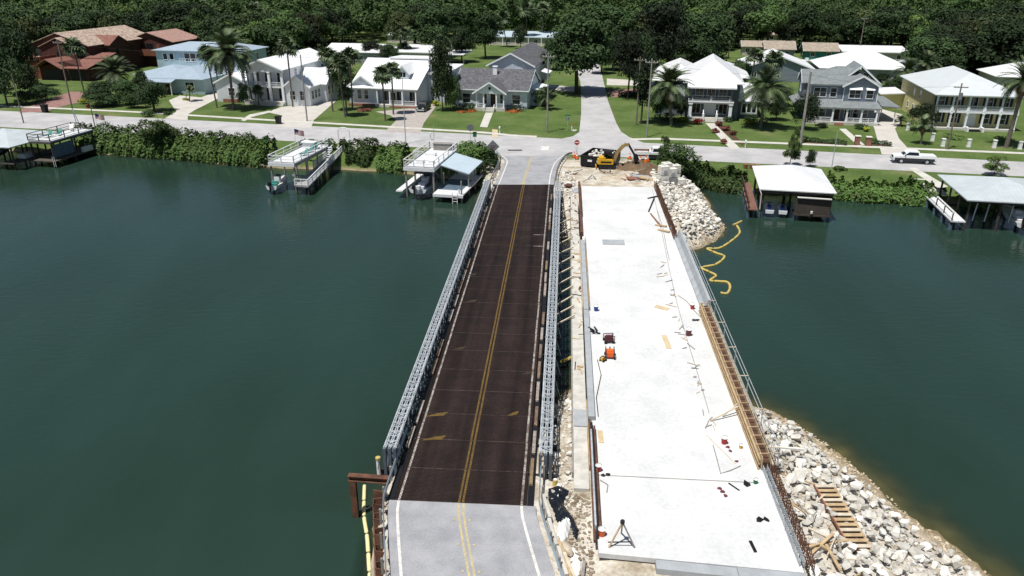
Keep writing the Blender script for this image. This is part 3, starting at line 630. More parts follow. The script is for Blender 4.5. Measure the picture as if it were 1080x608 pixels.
def blob(name, label, cat, m, pts, r, zoff=0., parent=None, n=14, sq=.6, seed=1):
    """crumpled lump: convex hull of jittered points around several centres"""
    import bmesh
    rr = random.Random(seed); bm = bmesh.new(); base = Vector(pts[0])
    for c in pts:
        vs = []
        for _ in range(n):
            d = Vector((rr.gauss(0,1), rr.gauss(0,1), rr.gauss(0,1))).normalized()*r*rr.uniform(.75, 1.15)
            vs.append(bm.verts.new(Vector(c)-base+Vector((d.x, d.y, max(d.z, -.3)*sq+r*.3*sq+zoff))))
        g = bmesh.ops.convex_hull(bm, input=vs); bmesh.ops.delete(bm, geom=[e for e in g['geom_interior'] if isinstance(e, bmesh.types.BMVert)], context='VERTS')
    me = bpy.data.meshes.new(name); bm.to_mesh(me); bm.free(); me.materials.append(M[m]); o = link(name, me, parent, base); return tag(o, label, cat) if label else o
blob('tool_bag', 'pair of black bags lying on the near right of deck', 'bag', 'black', [on_deck(801, 549), on_deck(808, 548.5)], .22, seed=3)
blob('tool_bag', 'black pouch on deck next to the green can', 'bag', 'black', [on_deck(787, 511)], .27, seed=4)
blob('tool_bag', 'brownish red coiled harness lying left of the thin dark plank', 'harness', 'dark_red', [on_deck(762, 519), on_deck(765, 523), on_deck(759, 516)], .16, sq=.35, seed=5)
blob('tool_bag', 'black tool pouch by the rusty rails at left kerb', 'bag', 'black', [on_deck(636, 502), on_deck(641, 501)], .16, seed=6)
blob('tool_bag', 'dark bag lying in front of the concrete parapet', 'bag', 'black', [on_deck(732, 338), on_deck(735.5, 338)], .22, sq=.4, seed=7)
blob('tool_bag', 'reddish tools heaped below the red jug on right deck', 'tools', 'dark_red', [on_deck(767, 472), on_deck(770, 476), on_deck(777, 487)], .15, sq=.5, seed=8)
blob('rag_heap', 'small dark heap of straps on deck above the pale laths', 'straps', 'grey_wood', [on_deck(741, 412), on_deck(738, 405), on_deck(733, 398)], .16, sq=.35, seed=9)
# black A-frame leaning at the left kerb
p = on_deck(627, 352); t = thing('sawhorse', 'black folded sawhorse lying open by the left kerb', 'sawhorse', p, 0)
child('rail', t, 'black', lambda b: b.bar((-.75, 1.0, .25), (-.05, -.1, .3), .14, .10)); child('leg', t, 'black', lambda b: b.bar((.1, 1.15, .04), (.2, -.1, .3), .10, .10)); child('foot', t, 'black', lambda b: b.bar((-.3, -.12, .3), (.45, -.1, .05), .10, .08))
# long streak of lath scraps, hoses and cords along the right of the deck
rr = random.Random(5)
for k in range(34):
    f_ = rr.random(); px = lerp(692, 752, f_)+rr.uniform(-5, 5); py = lerp(268, 450, f_)+rr.uniform(-6, 6); L_ = rr.uniform(.25, 1.1); p = on_deck(px, py)
    o = MB().bar((-L_/2, 0, .03), (L_/2, 0, .03+rr.uniform(0, .05)), .06, .04).build('lath_scrap', rr.choice(['lumber_pale', 'grey_wood', 'lumber', 'grey_wood'])); o.location = p; o.rotation_euler = (0, 0, rr.uniform(0, 3.1))
    tag(o, 'short lath scrap in the litter line along right of white deck', 'lath', 'lath scraps on the white deck')
for k, (pts, label) in enumerate([([(693,222),(699,240),(703,262),(706,275)], 'brown hose lying along the right side of far deck'), ([(752,470),(757,488),(760,500),(770,497),(781,492)], 'grey cord looping among tools on right deck'),
        ([(630,380),(634,396),(629,420),(631,440)], 'dark cord trailing from the saw along left kerb'), ([(633,507),(641,512),(640,520)], 'thin pale cord hanging by the black tool pouch'), ([(715,312),(724,318),(731,327),(740,336)], 'thin dark rod line running to the dark bag at parapet')]):
    q = [on_deck(*a_)+Vector((0,0,.03)) for a_ in pts]; b0 = q[0].copy(); o = MB().path([a_-b0 for a_ in q], .03, 5).build('hose', 'grey_wood' if k != 2 else 'black'); o.location = b0; tag(o, label, 'hose')
# hose / timbers heap at far right of deck, beside the rusty cage
for k, (pa, pb, m, label) in enumerate([((684,224),(690,210),'black','bent black pipe on far deck by the rusty rebar'), ((686,226),(697,240),'red_wood','reddish board leaning on the far deck by rebar'), ((691,238),(703,240),'lumber','tan boards stacked on far deck by the rebar'), ((694,243),(706,246),'lumber','second tan board stack on far deck nearer the parapet'), ((683,210),(694,208),'black','dark looped hose on the far right deck')]):
    a_, c_ = on_deck(*pa), on_deck(*pb); d = c_-a_
    o = MB().bar((0,0,.06), (d.x, d.y, .14), .3 if m == 'lumber' else .14, .12).build('timber_board' if 'lumber' in m or 'wood' in m else 'hose', m); o.location = a_; tag(o, label, 'board' if 'board' in label else 'pipe')
# ================================================================ BANKS: sheet piles, booms, riprap, debris
sp = thing('sheet_pile_wall', 'rusty brown zigzag steel sheet pile wall left of the near approach', 'sheet pile wall', B(-10.2, 34, 0), 0)
def sheet_part(name, m, fn): 
    b = MB(); fn(b); o = b.build(name, m, sp); o.location = -Vector(B(-10.2, 34, 0)); return o
def pl(l): return -10.55+.262*max(0, 36.2-l)
for k in range(9):
    l = 36.3-k*1.25; prof = [(-.1,0), (.72,-.2), (.72,-.62), (-.1,-.82), (-.1,-1.25)]
    pts = [(pl(l+q)+p, l+q) for p, q in prof]
    def mk(b):
        for (a0, l0), (a1, l1) in zip(pts, pts[1:]):
            b.bar(B(a0, l0, .9), B(a1, l1, .9), .05, 3.9)
    sheet_part('sheet_pile', 'rust', mk)
sheet_part('waler_beam', 'rust', lambda b: (b.bar(B(pl(36.5)-.15, 36.5, 1.6), B(pl(24)-.15, 24, 1.6), .25, .08), b.bar(B(pl(36.5)-.15, 36.5, 1.2), B(pl(24)-.15, 24, 1.2), .25, .08), b.bar(B(pl(36.5)-.15, 36.5, 1.4), B(pl(24)-.15, 24, 1.4), .06, .34)))
for k in range(6): sheet_part('tie_bracket', 'dark_steel', lambda b: b.bar(B(pl(35.6-k*1.25)+.65, 35.4-k*1.25, 2.85), B(pl(35.6-k*1.25)+1.15, 35.6-k*1.25, 2.95), .16, .5))
# rusty beam frame standing out over the water
t = thing('steel_beam_frame', 'rusty brown steel beam standing on a post in the water left of the bridge', 'steel beam', B(-12.3, 37.3, 0), 0); hb = Vector(B(-12.3, 37.3, 0))
def hbeam(b, p, q, w=.36, h=.34):
    p, q = Vector(p)-hb, Vector(q)-hb; u = Vector((0,0,1)) if abs((q-p).normalized().z) < .9 else Vector((0,1,0))
    d = (q-p).normalized(); y = d.cross(u).normalized().cross(d)
    for s_ in (-1, 1): b.bar(p+y*(s_*h/2), q+y*(s_*h/2), w, .05, u)
    b.bar(p, q, .05, h-.05, u)
child('cross_beam', t, 'rust', lambda b: hbeam(b, B(-12.4, 37.3, 2.9), B(-9.9, 37.2, 2.9))); child('post', t, 'rust', lambda b: hbeam(b, B(-12.15, 37.3, -1.2), B(-12.15, 37.3, 2.72)))
child('cable', t, 'galv', lambda b: b.path([Vector(B(-12.4, 37.4, .3))-hb, Vector(B(-11.6, 37.9, .12))-hb, Vector(B(-10.8, 38.6, .3))-hb], .03, 5))
# white and yellow cap by the truss end
t = thing('pile_marker', 'white and yellow capped tube beside the left truss end', 'marker', B(-10.75, 38.2, 3.1), 0)
child('tube', t, 'white', lambda b: b.tube((0,0,-1.2), (0,0,.55), .13, n=8)); child('cap', t, 'yellow_boom', lambda b: b.tube((0,0,.53), (0,0,.68), .16, n=8))
child('bracket', t, 'rust', lambda b: b.box(.12, -.2, -.6, .4, .2, -.45))
# floating booms
def boom(label, pts, m, r, seg=1.6):
    q = [Vector(p) for p in pts]; b0 = q[0].copy(); t = thing('floating_boom', label, 'boom', b0, 0)
    # resample as a smooth curve
    cur = []
    for k in range(len(q)-1):
        p0, p1, p2, p3 = q[max(k-1,0)], q[k], q[k+1], q[min(k+2,len(q)-1)]
        for u in np.linspace(0, 1, 12, endpoint=False):
            cur.append(.5*((2*p1)+(p2-p0)*u+(2*p0-5*p1+4*p2-p3)*u*u+(3*p1-p0-3*p2+p3)*u**3))
    cur.append(q[-1]); acc = [cur[0]]; piece = []; L_ = 0
    for a_, c_ in zip(cur, cur[1:]):
        if not piece: piece = [a_]
        piece.append(c_); L_ += (c_-a_).length
        if L_ >= seg:
            d = (piece[-1]-piece[0]).normalized()*.06; pc = [piece[0]+d]+piece[1:-1]+[piece[-1]-d]
            child('float', t, m, lambda b: b.path([x-b0 for x in pc], [r*.55]+[r]*(len(pc)-2)+[r*.55], 8)); piece = []; L_ = 0
    if len(piece) > 1: child('float', t, m, lambda b: b.path([x-b0 for x in piece], r, 8))
    child('skirt', t, 'dark_steel', lambda b: b.path([x-b0-Vector((0,0,.12)) for x in cur], r*.5, 5)); return t
boom('yellow floating boom snaking on the water right of the white deck', [U(*p, .06) for p in [(777,238),(780,246),(769,256),(758,262),(746,262.5),(755,267),(764,271),(755,279),(740,282.5),(748,287),(755,291),(749,296),(758,297),(767,298),(770,303),(767,309.5),(760,309)]], 'yellow_boom', .14)
boom('short doubled yellow boom end afloat beside the snaking boom', [U(*p, .06) for p in [(773,237.5),(777,236),(782,233.5)]], 'yellow_boom', .14, .8)
boom('pale yellow floating boom along the sheet piles at lower left', [U(*p, .06) for p in [(384.5,512),(384,527),(384,545),(387,565),(388.5,585),(390,608),(393,640)]], 'pale_boom', .12, 1.5)
boom('yellow boom end between the truss and the white deck', [U(*p, .3) for p in [(592,382),(597,380),(603,377)]], 'yellow_boom', .15, .8)
# ---- riprap: broken limestone
import bmesh
def rock_mesh(k):
    bm = bmesh.new(); rr = random.Random(40+k); sx, sy, sz = rr.uniform(.85,1.25), rr.uniform(.7,1.), rr.uniform(.5,.8)
    vs = []
    for _ in range(15):
        d = Vector((rr.gauss(0,1), rr.gauss(0,1), rr.gauss(0,1))).normalized()*rr.uniform(.82,1.05); vs.append(bm.verts.new((d.x*sx, d.y*sy, d.z*sz)))
    g = bmesh.ops.convex_hull(bm, input=vs); bmesh.ops.delete(bm, geom=[e for e in g['geom_interior'] if isinstance(e, bmesh.types.BMVert)], context='VERTS')
    me = bpy.data.meshes.new('rock'); bm.to_mesh(me); bm.free(); me.materials.append(M['rock']); return me
ROCKS = [rock_mesh(k) for k in range(10)]
RV = [(np.array([v.co for v in m_.vertices]), [tuple(p.vertices) for p in m_.polygons]) for m_ in ROCKS]
def rotmat(rr):
    return Matrix.Rotation(rr.uniform(0,6.3), 3, 'Z') @ Matrix.Rotation(rr.uniform(-.5,.5), 3, 'X') @ Matrix.Rotation(rr.uniform(-.5,.5), 3, 'Y')
def riprap(label, inside, bounds, n, rmin, rmax, nparts, seed, gap=.75, rub=0, name='riprap', rubr=(.06,.16), upper=0):
    rr = random.Random(seed); pts = []; cell = {}; cs = rmax*2
    tries = 0
    while len(pts) < n and tries < n*40:
        tries += 1; a_, l = rr.uniform(bounds[0], bounds[1]), rr.uniform(bounds[2], bounds[3])
        if not inside(a_, l): continue
        r = rmin+(rmax-rmin)*rr.random()**1.8*(1 if tries < n*6 else .6); ok = True; cx, cy = int(a_/cs), int(l/cs)
        for i in (-1,0,1):
            for j in (-1,0,1):
                for (a2, l2, r2) in cell.get((cx+i, cy+j), ()):
                    if (a_-a2)**2+(l-l2)**2 < (gap*(r+r2))**2: ok = False
        if ok: pts.append((a_, l, r)); cell.setdefault((cx, cy), []).append((a_, l, r))
    nlow = len(pts); tries = 0
    while len(pts) < nlow+upper and tries < upper*60:
        tries += 1; a_, l, r0 = pts[rr.randrange(nlow)]; q = rr.uniform(0, 6.3); a_ += math.cos(q)*r0*1.05; l += math.sin(q)*r0*1.05; r = rr.uniform(.5, .95)*(rmin+rmax)/2
        if inside(a_, l) and all((a_-p[0])**2+(l-p[1])**2 > (.85*(r+p[2]))**2 for p in pts[nlow:]): pts.append((a_, l, r))
    W_ = np.array([B(a_, l) for a_, l, r in pts]); zz = terrain(W_[:,0], W_[:,1])[0]+np.array([0. if i < nlow else .38 for i in range(len(pts))])
    cx, cy = W_[:,0].mean(), W_[:,1].mean(); root = thing(name, label, 'riprap', (cx, cy, 0), 0)
    # the ones that show largest in the photo become objects of their own
    order = sorted(range(len(pts)), key=lambda i: -pts[i][2]/math.hypot(W_[i][0], W_[i][1], 28))
    rest = MB()
    for c_, i in enumerate(order):
        a_, l, r = pts[i]; k = rr.randrange(10); loc = Vector((W_[i][0]-cx, W_[i][1]-cy, zz[i]+r*.42)); R3 = rotmat(rr)
        if c_ < nparts:
            o = link('rock', ROCKS[k], root, loc, None, r); o.rotation_euler = R3.to_euler()
        else:
            v, f_ = RV[k]; rest.add([loc+(R3 @ Vector(q))*r for q in v], f_)
    for _ in range(rub):
        for _t in range(20):
            a_, l = rr.uniform(bounds[0], bounds[1]), rr.uniform(bounds[2], bounds[3])
            if inside(a_, l): break
        else: continue
        k = rr.randrange(10); v, f_ = RV[k]; r = rr.uniform(*rubr); x, y, _z = B(a_, l); R3 = rotmat(rr)
        rest.add([Vector((x-cx, y-cy, 0))+(R3 @ Vector(q))*r for q in v], f_); rest.v[-len(v):] = [(q[0], q[1], q[2]+1e3) for q in rest.v[-len(v):]]
    # drop the rubble on the ground (marked with +1000)
    if rest.v:
        V_ = np.array(rest.v); mk = V_[:,2] > 500
        if mk.any():
            V_[mk,2] += terrain(V_[mk,0]+cx, V_[mk,1]+cy)[0]-1e3+.03
        rest.v = [tuple(q) for q in V_]; stuff(rest.build('rubble', 'rock', root))
    return root
def shore_d(a_, l, poly): x, y, _ = B(a_, l); return float(sdist(np.array([x]), np.array([y]), poly)[0])
def in_right(a_, l): 
    if a_ < 12.95 or (a_ < 14.2 and 38 < l < 48): return a_ > 12.95 and random.random() < .25
    return shore_d(a_, l, near_shore) > 1.5+.5*math.sin(l*.9)
riprap('bank of large pale limestone rocks right of the near white deck', in_right, (12.9, 24, 24, 51.5), 640, .20, .60, 300, 3, .66, 1500, upper=230)
def in_far(a_, l): return a_ > 12.9 and shore_d(a_, l, far_shore) > .7 and l < 112 and a_ < 22
riprap('bank of pale broken rocks right of the far end of white deck', in_far, (12.9, 21, 80, 112), 420, .24, .6, 150, 4, .68, 600, rubr=(.08,.2), upper=140)
def in_gap(a_, l): return -.1 < a_ < 1.1 and shore_d(a_, l, near_shore) > .3 and l < 53 and l > 35.6
riprap('brownish rocks in the gap between both bridges at near end', in_gap, (-.2, 1.15, 35.5, 53), 44, .15, .34, 44, 5, .7, 240)
def in_gapf(a_, l): return -.1 < a_ < 1.9 and l > 88
riprap('pale rubble in the gap between both bridges at far end', in_gapf, (-.2, 2.0, 88, 112), 90, .18, .42, 60, 6, .7, 240)
def in_lw(a_, l): return -1.6 < a_-float(noff(l))+9.0 < -1.0+.6 and shore_d(a_, l, far_shore) > -1
def in_farl(a_, l): return a_ < -9.9 and shore_d(a_, l, far_shore) > .1
riprap('small dark rocks at the far left bridge corner', in_farl, (-12, -9.9, 97, 114), 50, .2, .42, 0, 7, .7, 90)
def gravel(name, label, inside, bounds, n, m, rr_, seed):
    rr = random.Random(seed); b = MB(); P_ = []
    while len(P_) < n:
        a_, l = rr.uniform(*bounds[:2]), rr.uniform(*bounds[2:])
        if inside(a_, l): P_.append(B(a_, l)[:2])
    P_ = np.array(P_); z = terrain(P_[:,0], P_[:,1])[0]
    for (x, y), zz in zip(P_, z):
        v, f_ = RV[rr.randrange(10)]; r = rr.uniform(*rr_); R3 = rotmat(rr); b.add([Vector((x, y, zz+r*.2))+(R3 @ Vector(q))*r for q in v], f_)
    stuff(b.build(name, m), label, 'gravel')
gravel('shore_gravel', 'brown gravel and shell strip along the near right waterline', lambda a_, l: -.2 < shore_d(a_, l, near_shore) < 2.1, (13, 25, 24, 52), 1500, 'mud_rock', (.04, .15), 51)
gravel('gravel', 'tan rubble between the near guardrail and white deck', lambda a_, l: a_ > .2+float(noff(l)), (.2, 2.1, 27, 36.4), 420, 'mud_rock', (.04, .16), 52)
gravel('shore_gravel', 'brown gravel strip round the far right rock bank', lambda a_, l: -.3 < shore_d(a_, l, far_shore) < 1.6, (13, 24, 78, 112), 500, 'mud_rock', (.06, .2), 53)
# ---- black plastic and white cloth heap beside the near right guardrail
def gnd(a_, l, dz=0.): x, y, _ = B(a_, l); return Vector((x, y, tz(x, y)+dz))
def drape(name, label, cat, m, poly, h, seed, n=26):
    """crumpled sheet: jittered grid clipped to an outline in bridge coordinates, with folds, closed below"""
    rr = np.random.default_rng(seed); P_ = np.array(poly); a0, l0 = P_.min(0); a1, l1 = P_.max(0)
    ga, gl_ = np.meshgrid(np.linspace(a0, a1, n), np.linspace(l0, l1, int(n*1.6))); ga = ga+rr.normal(0, .012, ga.shape); gl_ = gl_+rr.normal(0, .012, gl_.shape)
    d = sdist(ga, gl_, [tuple(q) for q in poly]); xw = ga*CY+gl_*SY; yw = -ga*SY+gl_*CY; z = terrain(xw, yw)[0]
    fold = .5+.5*np.sin(ga*9+2*np.sin(gl_*5))*np.sin(gl_*7+ga*4)+rr.normal(0, .22, ga.shape)
    z = z+np.clip(d*1.5, -.1, 1)*h*(.5+.6*fold)+.03; f_ = grid_faces(n, ga.shape[0]); f_ = f_[(d.ravel()[f_] > 0).all(1)]
    c = B((a0+a1)/2, (l0+l1)/2); v = np.stack([xw-c[0], yw-c[1], z], -1).reshape(-1, 3); me = npmesh(name, v, f_, m)
    o = link(name, me, None, (c[0], c[1], 0)); so_ = o.modifiers.new('thickness', 'SOLIDIFY'); so_.thickness = .02; return tag(o, label, cat)
drape('plastic_sheet', 'crumpled black plastic sheet heaped beside the near right guardrail', 'plastic sheet', 'black_plastic', [(-.45,36.8),(.35,37.2),(.95,36.6),(.6,35.4),(1.0,34.6),(1.45,33.4),(1.35,32.3),(1.1,32.6),(.85,33.6),(.5,33.0),(.15,33.9),(-.1,34.9),(-.35,35.3)], .5, 2, 34)
drape('white_cloth', 'crumpled white filter cloth lying beside the black plastic sheet', 'cloth', 'cloth_white', [(.25,34.0),(.85,34.6),(1.05,33.7),(.85,32.6),(.45,32.0),(.15,32.8)], .62, 3, 18)
drape('white_cloth', 'grey white filter cloth strip lower beside the guardrail', 'cloth', 'cloth_white', [(.9,31.9),(1.3,32.1),(1.5,30.6),(1.3,29.2),(.95,29.6)], .22, 4, 16)
t = thing('sand_bag', 'tan sandbag lying between black plastic and white cloth', 'sandbag', gnd(.75, 31.6), .4); child('sack', t, 'sand', lambda b: b.path([(0,-.55,.12),(0,-.4,.16),(0,0,.19),(0,.4,.16),(0,.55,.12)], [.07,.2,.25,.2,.07], 8))
t = thing('yellow_float', 'round yellow cap at the right truss end', 'cap', gnd(.05, 37.2, .2), 0); child('body', t, 'yellow_boom', lambda b: b.tube((0,0,-.25),(0,0,.18),.17,.14,10)); child('rim', t, 'white', lambda b: b.tube((0,0,.17),(0,0,.22),.1,n=8))
for k, (a_, l, L_, r, m) in enumerate([(.62,30.9,2.6,.25,'lumber'), (.95,30.2,2.2,.33,'lumber_pale'), (1.55,29.9,1.6,-.1,'grey_wood')]):
    o = MB().bar((0,-L_/2,.1),(0,L_/2,.22),.16,.07).build('timber_board', m); o.location = gnd(a_, l, .05); o.rotation_euler = (0,0,r-YAW); tag(o, ['tan board lying by the lower right guardrail', 'pale board next to the guardrail at bottom of photo', 'grey post lying on gravel left of the white deck'][k], 'board')
# ---- timber ladder-like form panel on the rocks, plywood and lumber debris
A_, C_, D_ = [Vector(U(*p, z_)) for p, z_ in (((858,512), 2.75), ((879,512), 2.75), ((897,579), 2.85))]; t = thing('timber_form_panel', 'brown slatted timber form panel lying on the riprap', 'form panel', A_, 0)
ax = (D_-A_); lx = (C_-A_); ax.z -= .1
for s_ in (.04, .96): child('side_rail', t, 'red_wood' if s_ < .5 else 'lumber', lambda b: b.bar(lx*s_, lx*s_+ax, .12, .16))
for k in range(13): child('slat', t, 'lumber' if k % 3 else 'lumber_pale', lambda b: b.bar(ax*((k+.5)/13)+lx*.02+Vector((0,0,.1)), ax*((k+.5)/13)+lx*.98+Vector((0,0,.1)), .24, .05))
child('back_board', t, 'mulch', lambda b: b.slab([Vector((0,0,-.03)), lx+Vector((0,0,-.03)), lx+ax+Vector((0,0,-.03)), ax+Vector((0,0,-.03))], .03))
p = Vector(U(898, 597, 2.6)); o = MB().box(-.32,-.5,0,.32,.5,.05).build('plywood_sheet','plywood'); o.location = p; o.rotation_euler = (.05,.08,-.65); tag(o, 'square of tan plywood lying on white cloth among the rocks', 'plywood')
drape('white_cloth', 'white cloth spread over rocks below the slatted form panel', 'cloth', 'cloth_white', [(15.9,35.6),(16.9,35.4),(17.1,33.6),(16.6,32.8),(15.8,33.4)], .18, 6, 18)
rr = random.Random(21)
for k in range(26):
    a_, l = rr.uniform(13.0, 15.2), rr.uniform(29.5, 42); L_ = rr.uniform(.6, 2.2); o = MB().bar((-L_/2,0,.1),(L_/2,0,.1+rr.uniform(-.1,.25)),rr.choice((.06,.1,.16)),.06).build('timber_scrap', rr.choice(['lumber','lumber_pale','grey_wood','lumber']))
    o.location = gnd(a_, l, .3); o.rotation_euler = (0, rr.uniform(-.1,.1), rr.uniform(0,3.1)); tag(o, 'broken timber scrap among rocks beside the near rebar cage', 'timber', 'timber scraps on the near riprap')
o = MB().bar((-1.6,0,.25),(1.6,0,.45),.16,.1).build('timber_beam','offwhite'); o.location = gnd(14.2, 42.2, .4); o.rotation_euler = (0,0,-.25); tag(o, 'long pale timber beam lying on rocks at the end of the walkway', 'timber beam')
blob('rag_heap', 'dark netting heap among rocks by the rebar cage', 'netting', 'black', [gnd(13.6,35.2,.2), gnd(13.9,34.9,.2)], .3, sq=.5, seed=12)
# ================================================================ FAR END OF THE WORKS
def g3(px, py, dz=0.): return Vector(G(px, py, dz))
# dumpster
pA, pB, pC = g3(612,176), g3(642,178.5), g3(626,166)
t = thing('dumpster', 'black open-top dumpster full of rubble at the dirt site', 'dumpster', pA, math.atan2(pB.y-pA.y, pB.x-pA.x)); w_ = (pB-pA).length; 
hgt = 1.7; d_ = 5.6
def dump(b):
    b.box(0,0,.25,w_,.1,hgt); b.box(0,d_-.1,.25,w_,d_,hgt); b.box(0,.1,.25,.1,d_-.1,hgt); b.box(w_-.1,.1,.25,w_,d_-.1,hgt); b.box(.1,.1,.25,w_-.1,d_-.1,.35)
child('bin', t, 'black', dump); child('rim', t, 'dark_steel', lambda b: (b.box(-.05,-.05,hgt,w_+.05,.12,hgt+.12), b.box(-.05,d_-.12,hgt,w_+.05,d_+.05,hgt+.12), b.box(-.05,.12,hgt,.12,d_-.12,hgt+.12), b.box(w_-.12,.12,hgt,w_+.05,d_-.12,hgt+.12)))
for k in range(6): child('rib', t, 'dark_steel', lambda b: b.box(.3+k*(w_-.6)/5-.05,-.09,.25,.3+k*(w_-.6)/5+.05,-.002,hgt-.01))
for k in (1, 3): child('decal', t, 'white', lambda b: b.box(.45+k*(w_-.9)/5,-.115,.95,1.15+k*(w_-.9)/5,-.092,1.25))
for x in (.2, w_-.2): child('skid', t, 'dark_steel', lambda b: b.box(x-.08,0,0,x+.08,d_,.25))
def debris(b):
    rr = random.Random(3)
    for k in range(70):
        v, f_ = RV[rr.randrange(10)]; c = Vector((rr.uniform(.5,w_-.5), rr.uniform(.5,d_-.5), 1.25+rr.uniform(0,.5))); R3 = rotmat(rr); s_ = rr.uniform(.15,.42); b.add([c+(R3 @ Vector(q))*s_ for q in v], f_)
stuff(child('rubble_load', t, 'rock', debris))
# mini excavator
pe = g3(640, 178); yaw = math.radians(-4)
t = thing('mini_excavator', 'yellow mini excavator with raised bent arm beside the dumpster', 'excavator', pe, yaw)
for y in (-.75, .75):
    tr_ = child('track', t, 'rubber', lambda b: b.yprism([(-1.0+.36*math.cos(q)-.0, .36+.36*math.sin(q)) for q in np.linspace(math.pi/2, 3*math.pi/2, 7)]+[(1.0+.36*math.cos(q), .36+.36*math.sin(q)) for q in np.linspace(-math.pi/2, math.pi/2, 7)], y-.2, y+.2))
    for x in (-1., -.35, .35, 1.): child('roller', tr_, 'dark_steel', lambda b: b.tube((x, y-.23, .36), (x, y+.23, .36), .2, n=10))
child('undercarriage', t, 'dark_steel', lambda b: b.box(-.5,-.55,.3,.5,.55,.78)); child('blade', t, 'yellow_machine', lambda b: b.box(-1.75,-.95,.1,-1.62,.95,.6))
child('house', t, 'yellow_machine', lambda b: (b.prism([(-1.3,-.85),(-1.5,-.4),(-1.5,.4),(-1.3,.85),(.9,.85),(.9,-.85)], .82, 1.55), b.box(-1.3,-.8,1.55,-.3,.8,1.85)))
child('stripe_panel', t, 'black', lambda b: b.box(-1.0,-.872,1.05,.6,-.853,1.3))
cb = child('cab', t, 'dark_steel', lambda b: ([b.bar(p_, q_, .09, .09) for p_, q_ in (((-.5,-.6,1.5),(-.5,-.6,2.7)),((-.5,.35,1.5),(-.5,.35,2.7)),((.75,-.6,1.5),(.6,-.6,2.7)),((.75,.35,1.5),(.6,.35,2.7)))], b.box(-.62,-.7,2.7,.72,.45,2.82)))
child('window', cb, 'glass', lambda b: (b.box(-.48,.33,1.6,.66,.345,2.66), b.box(.62,-.55,1.7,.64,.3,2.66))); child('seat', cb, 'black', lambda b: (b.box(-.4,-.4,1.55,.1,.1,1.9), b.box(-.45,-.4,1.9,-.3,.1,2.4)))
arm = [(1.0,.0,1.2),(1.5,0,2.6),(2.35,0,3.6),(3.1,0,3.75)]
child('boom_arm', t, 'tan_arm', lambda b: [b.bar(p_, q_, .30, w2) for (p_, q_), w2 in zip(zip(arm, arm[1:]), (.45,.5,.42))]); child('stick_arm', t, 'dark_steel', lambda b: b.bar((3.0,0,3.85),(4.1,0,2.1),.26,.32))
child('bucket', t, 'black', lambda b: b.yprism([(3.9,2.35),(4.5,2.2),(4.75,1.6),(4.55,1.2),(4.1,1.15),(3.95,1.6)], -.4, .4)); child('hydraulic_ram', t, 'galv', lambda b: (b.tube((1.1,.22,1.6),(2.1,.22,3.1),.07), b.tube((2.4,0,4.0),(3.3,0,3.75),.06)))
# dirt pile and debris
def mound(name, label, px, py, rx, ry, h, m, seed):
    c = g3(px, py); rr = np.random.default_rng(seed); n = 22; X_, Y_ = np.meshgrid(np.linspace(-1,1,n), np.linspace(-1,1,n)); rad = np.hypot(X_, Y_)
    z = h*np.clip(1-rad**1.5, -.2, 1)+.18*h*rr.normal(0,1,X_.shape)*(rad < .95); v = np.stack([X_*rx, Y_*ry, z-.05], -1).reshape(-1,3); f_ = grid_faces(n, n); f_ = f_[(rad.ravel()[f_] < 1.0).all(1)]
    return tag(link(name, npmesh(name, v, f_, m), None, c), label, 'dirt pile')
mound('dirt_pile', 'brown heap of dug earth under the excavator bucket', 672, 178, 3.6, 3.2, 1.1, 'dirt_pile', 1); mound('dirt_pile', 'low brown earth patch left of the shrub in the works', 690, 184, 2.6, 2.4, .55, 'dirt_pile', 2); mound('dirt_pile', 'low sandy heap in front of the excavator tracks', 652, 189, 3.2, 1.6, .4, 'sand', 3)
for k, (px, py, L_, r, m, lab) in enumerate([(676,188,2.6,.2,'form_concrete','broken grey slab lying before the brown earth heap'), (693,183,2.4,.9,'cloth_white','pale tarp-covered board leaning by the white blocks'), (682,190,2.2,-.3,'lumber','tan planks thrown before the white concrete blocks'), (667,190,1.6,.5,'red_wood','reddish plank lying on dirt before the earth heap'), (600,197,1.8,1.2,'rust','rusty plate leaning at the far truss end')]):
    o = MB().box(-L_/2,-.45,0,L_/2,.45,.14).build('debris_board', m); o.location = g3(px, py, .15); o.rotation_euler = (rr.uniform(-.2,.2), .12, r); tag(o, lab, 'debris')
rr = random.Random(8)
for k in range(26):
    px, py = rr.uniform(596, 688), rr.uniform(181, 193); L_ = rr.uniform(.5,1.8); o = MB().bar((-L_/2,0,.1),(L_/2,0,.1+rr.uniform(0,.3)),.14,.1).build('timber_scrap', rr.choice(['lumber','grey_wood','mulch','red_wood'])); o.location = g3(px, py, .05); o.rotation_euler = (0,0,rr.uniform(0,3.1)); tag(o, 'timber scrap strewn over the dirt before the dumpster', 'timber', 'timber scraps on the far dirt')
# white precast blocks
blkm = MB(); blkm.prism([(-.62,-.62),(.62,-.62),(.62,.62),(-.62,.62)], 0, 1.15); blkm.box(-.3,-.07,1.15,.3,.07,1.24); blkm.box(-.35,-.66,.3,.35,-.62,.85); blm = blkm.mesh('concrete_block', 'offwhite')
spots = [(699,193,0,'front left block of the white concrete stack'), (708,195,0,'front middle block of the white concrete stack'), (717,197,0,'front right low block of the white concrete stack'), (702,189,0,'rear left block of the white concrete stack'), (711,191,0,'rear right block of the white concrete stack'), (699,193,1.25,'upper left white block resting on the stack by shrub'), (707,195,1.25,'upper middle white block resting on the stack by shrub'), (711,191,1.25,'upper rear white block resting on the stack by shrub'), (702,189,1.25,'topmost back white block nearest to the shrub')]
for px, py, dz, lab in spots:
    o = link('concrete_block', blm, None, g3(px, py, dz), .25); tag(o, lab, 'concrete block', 'white concrete blocks by the shrub')
    sl_ = MB().box(-.25,-.667,.2,.25,-.664,.6).build('slot', 'form_concrete', o)
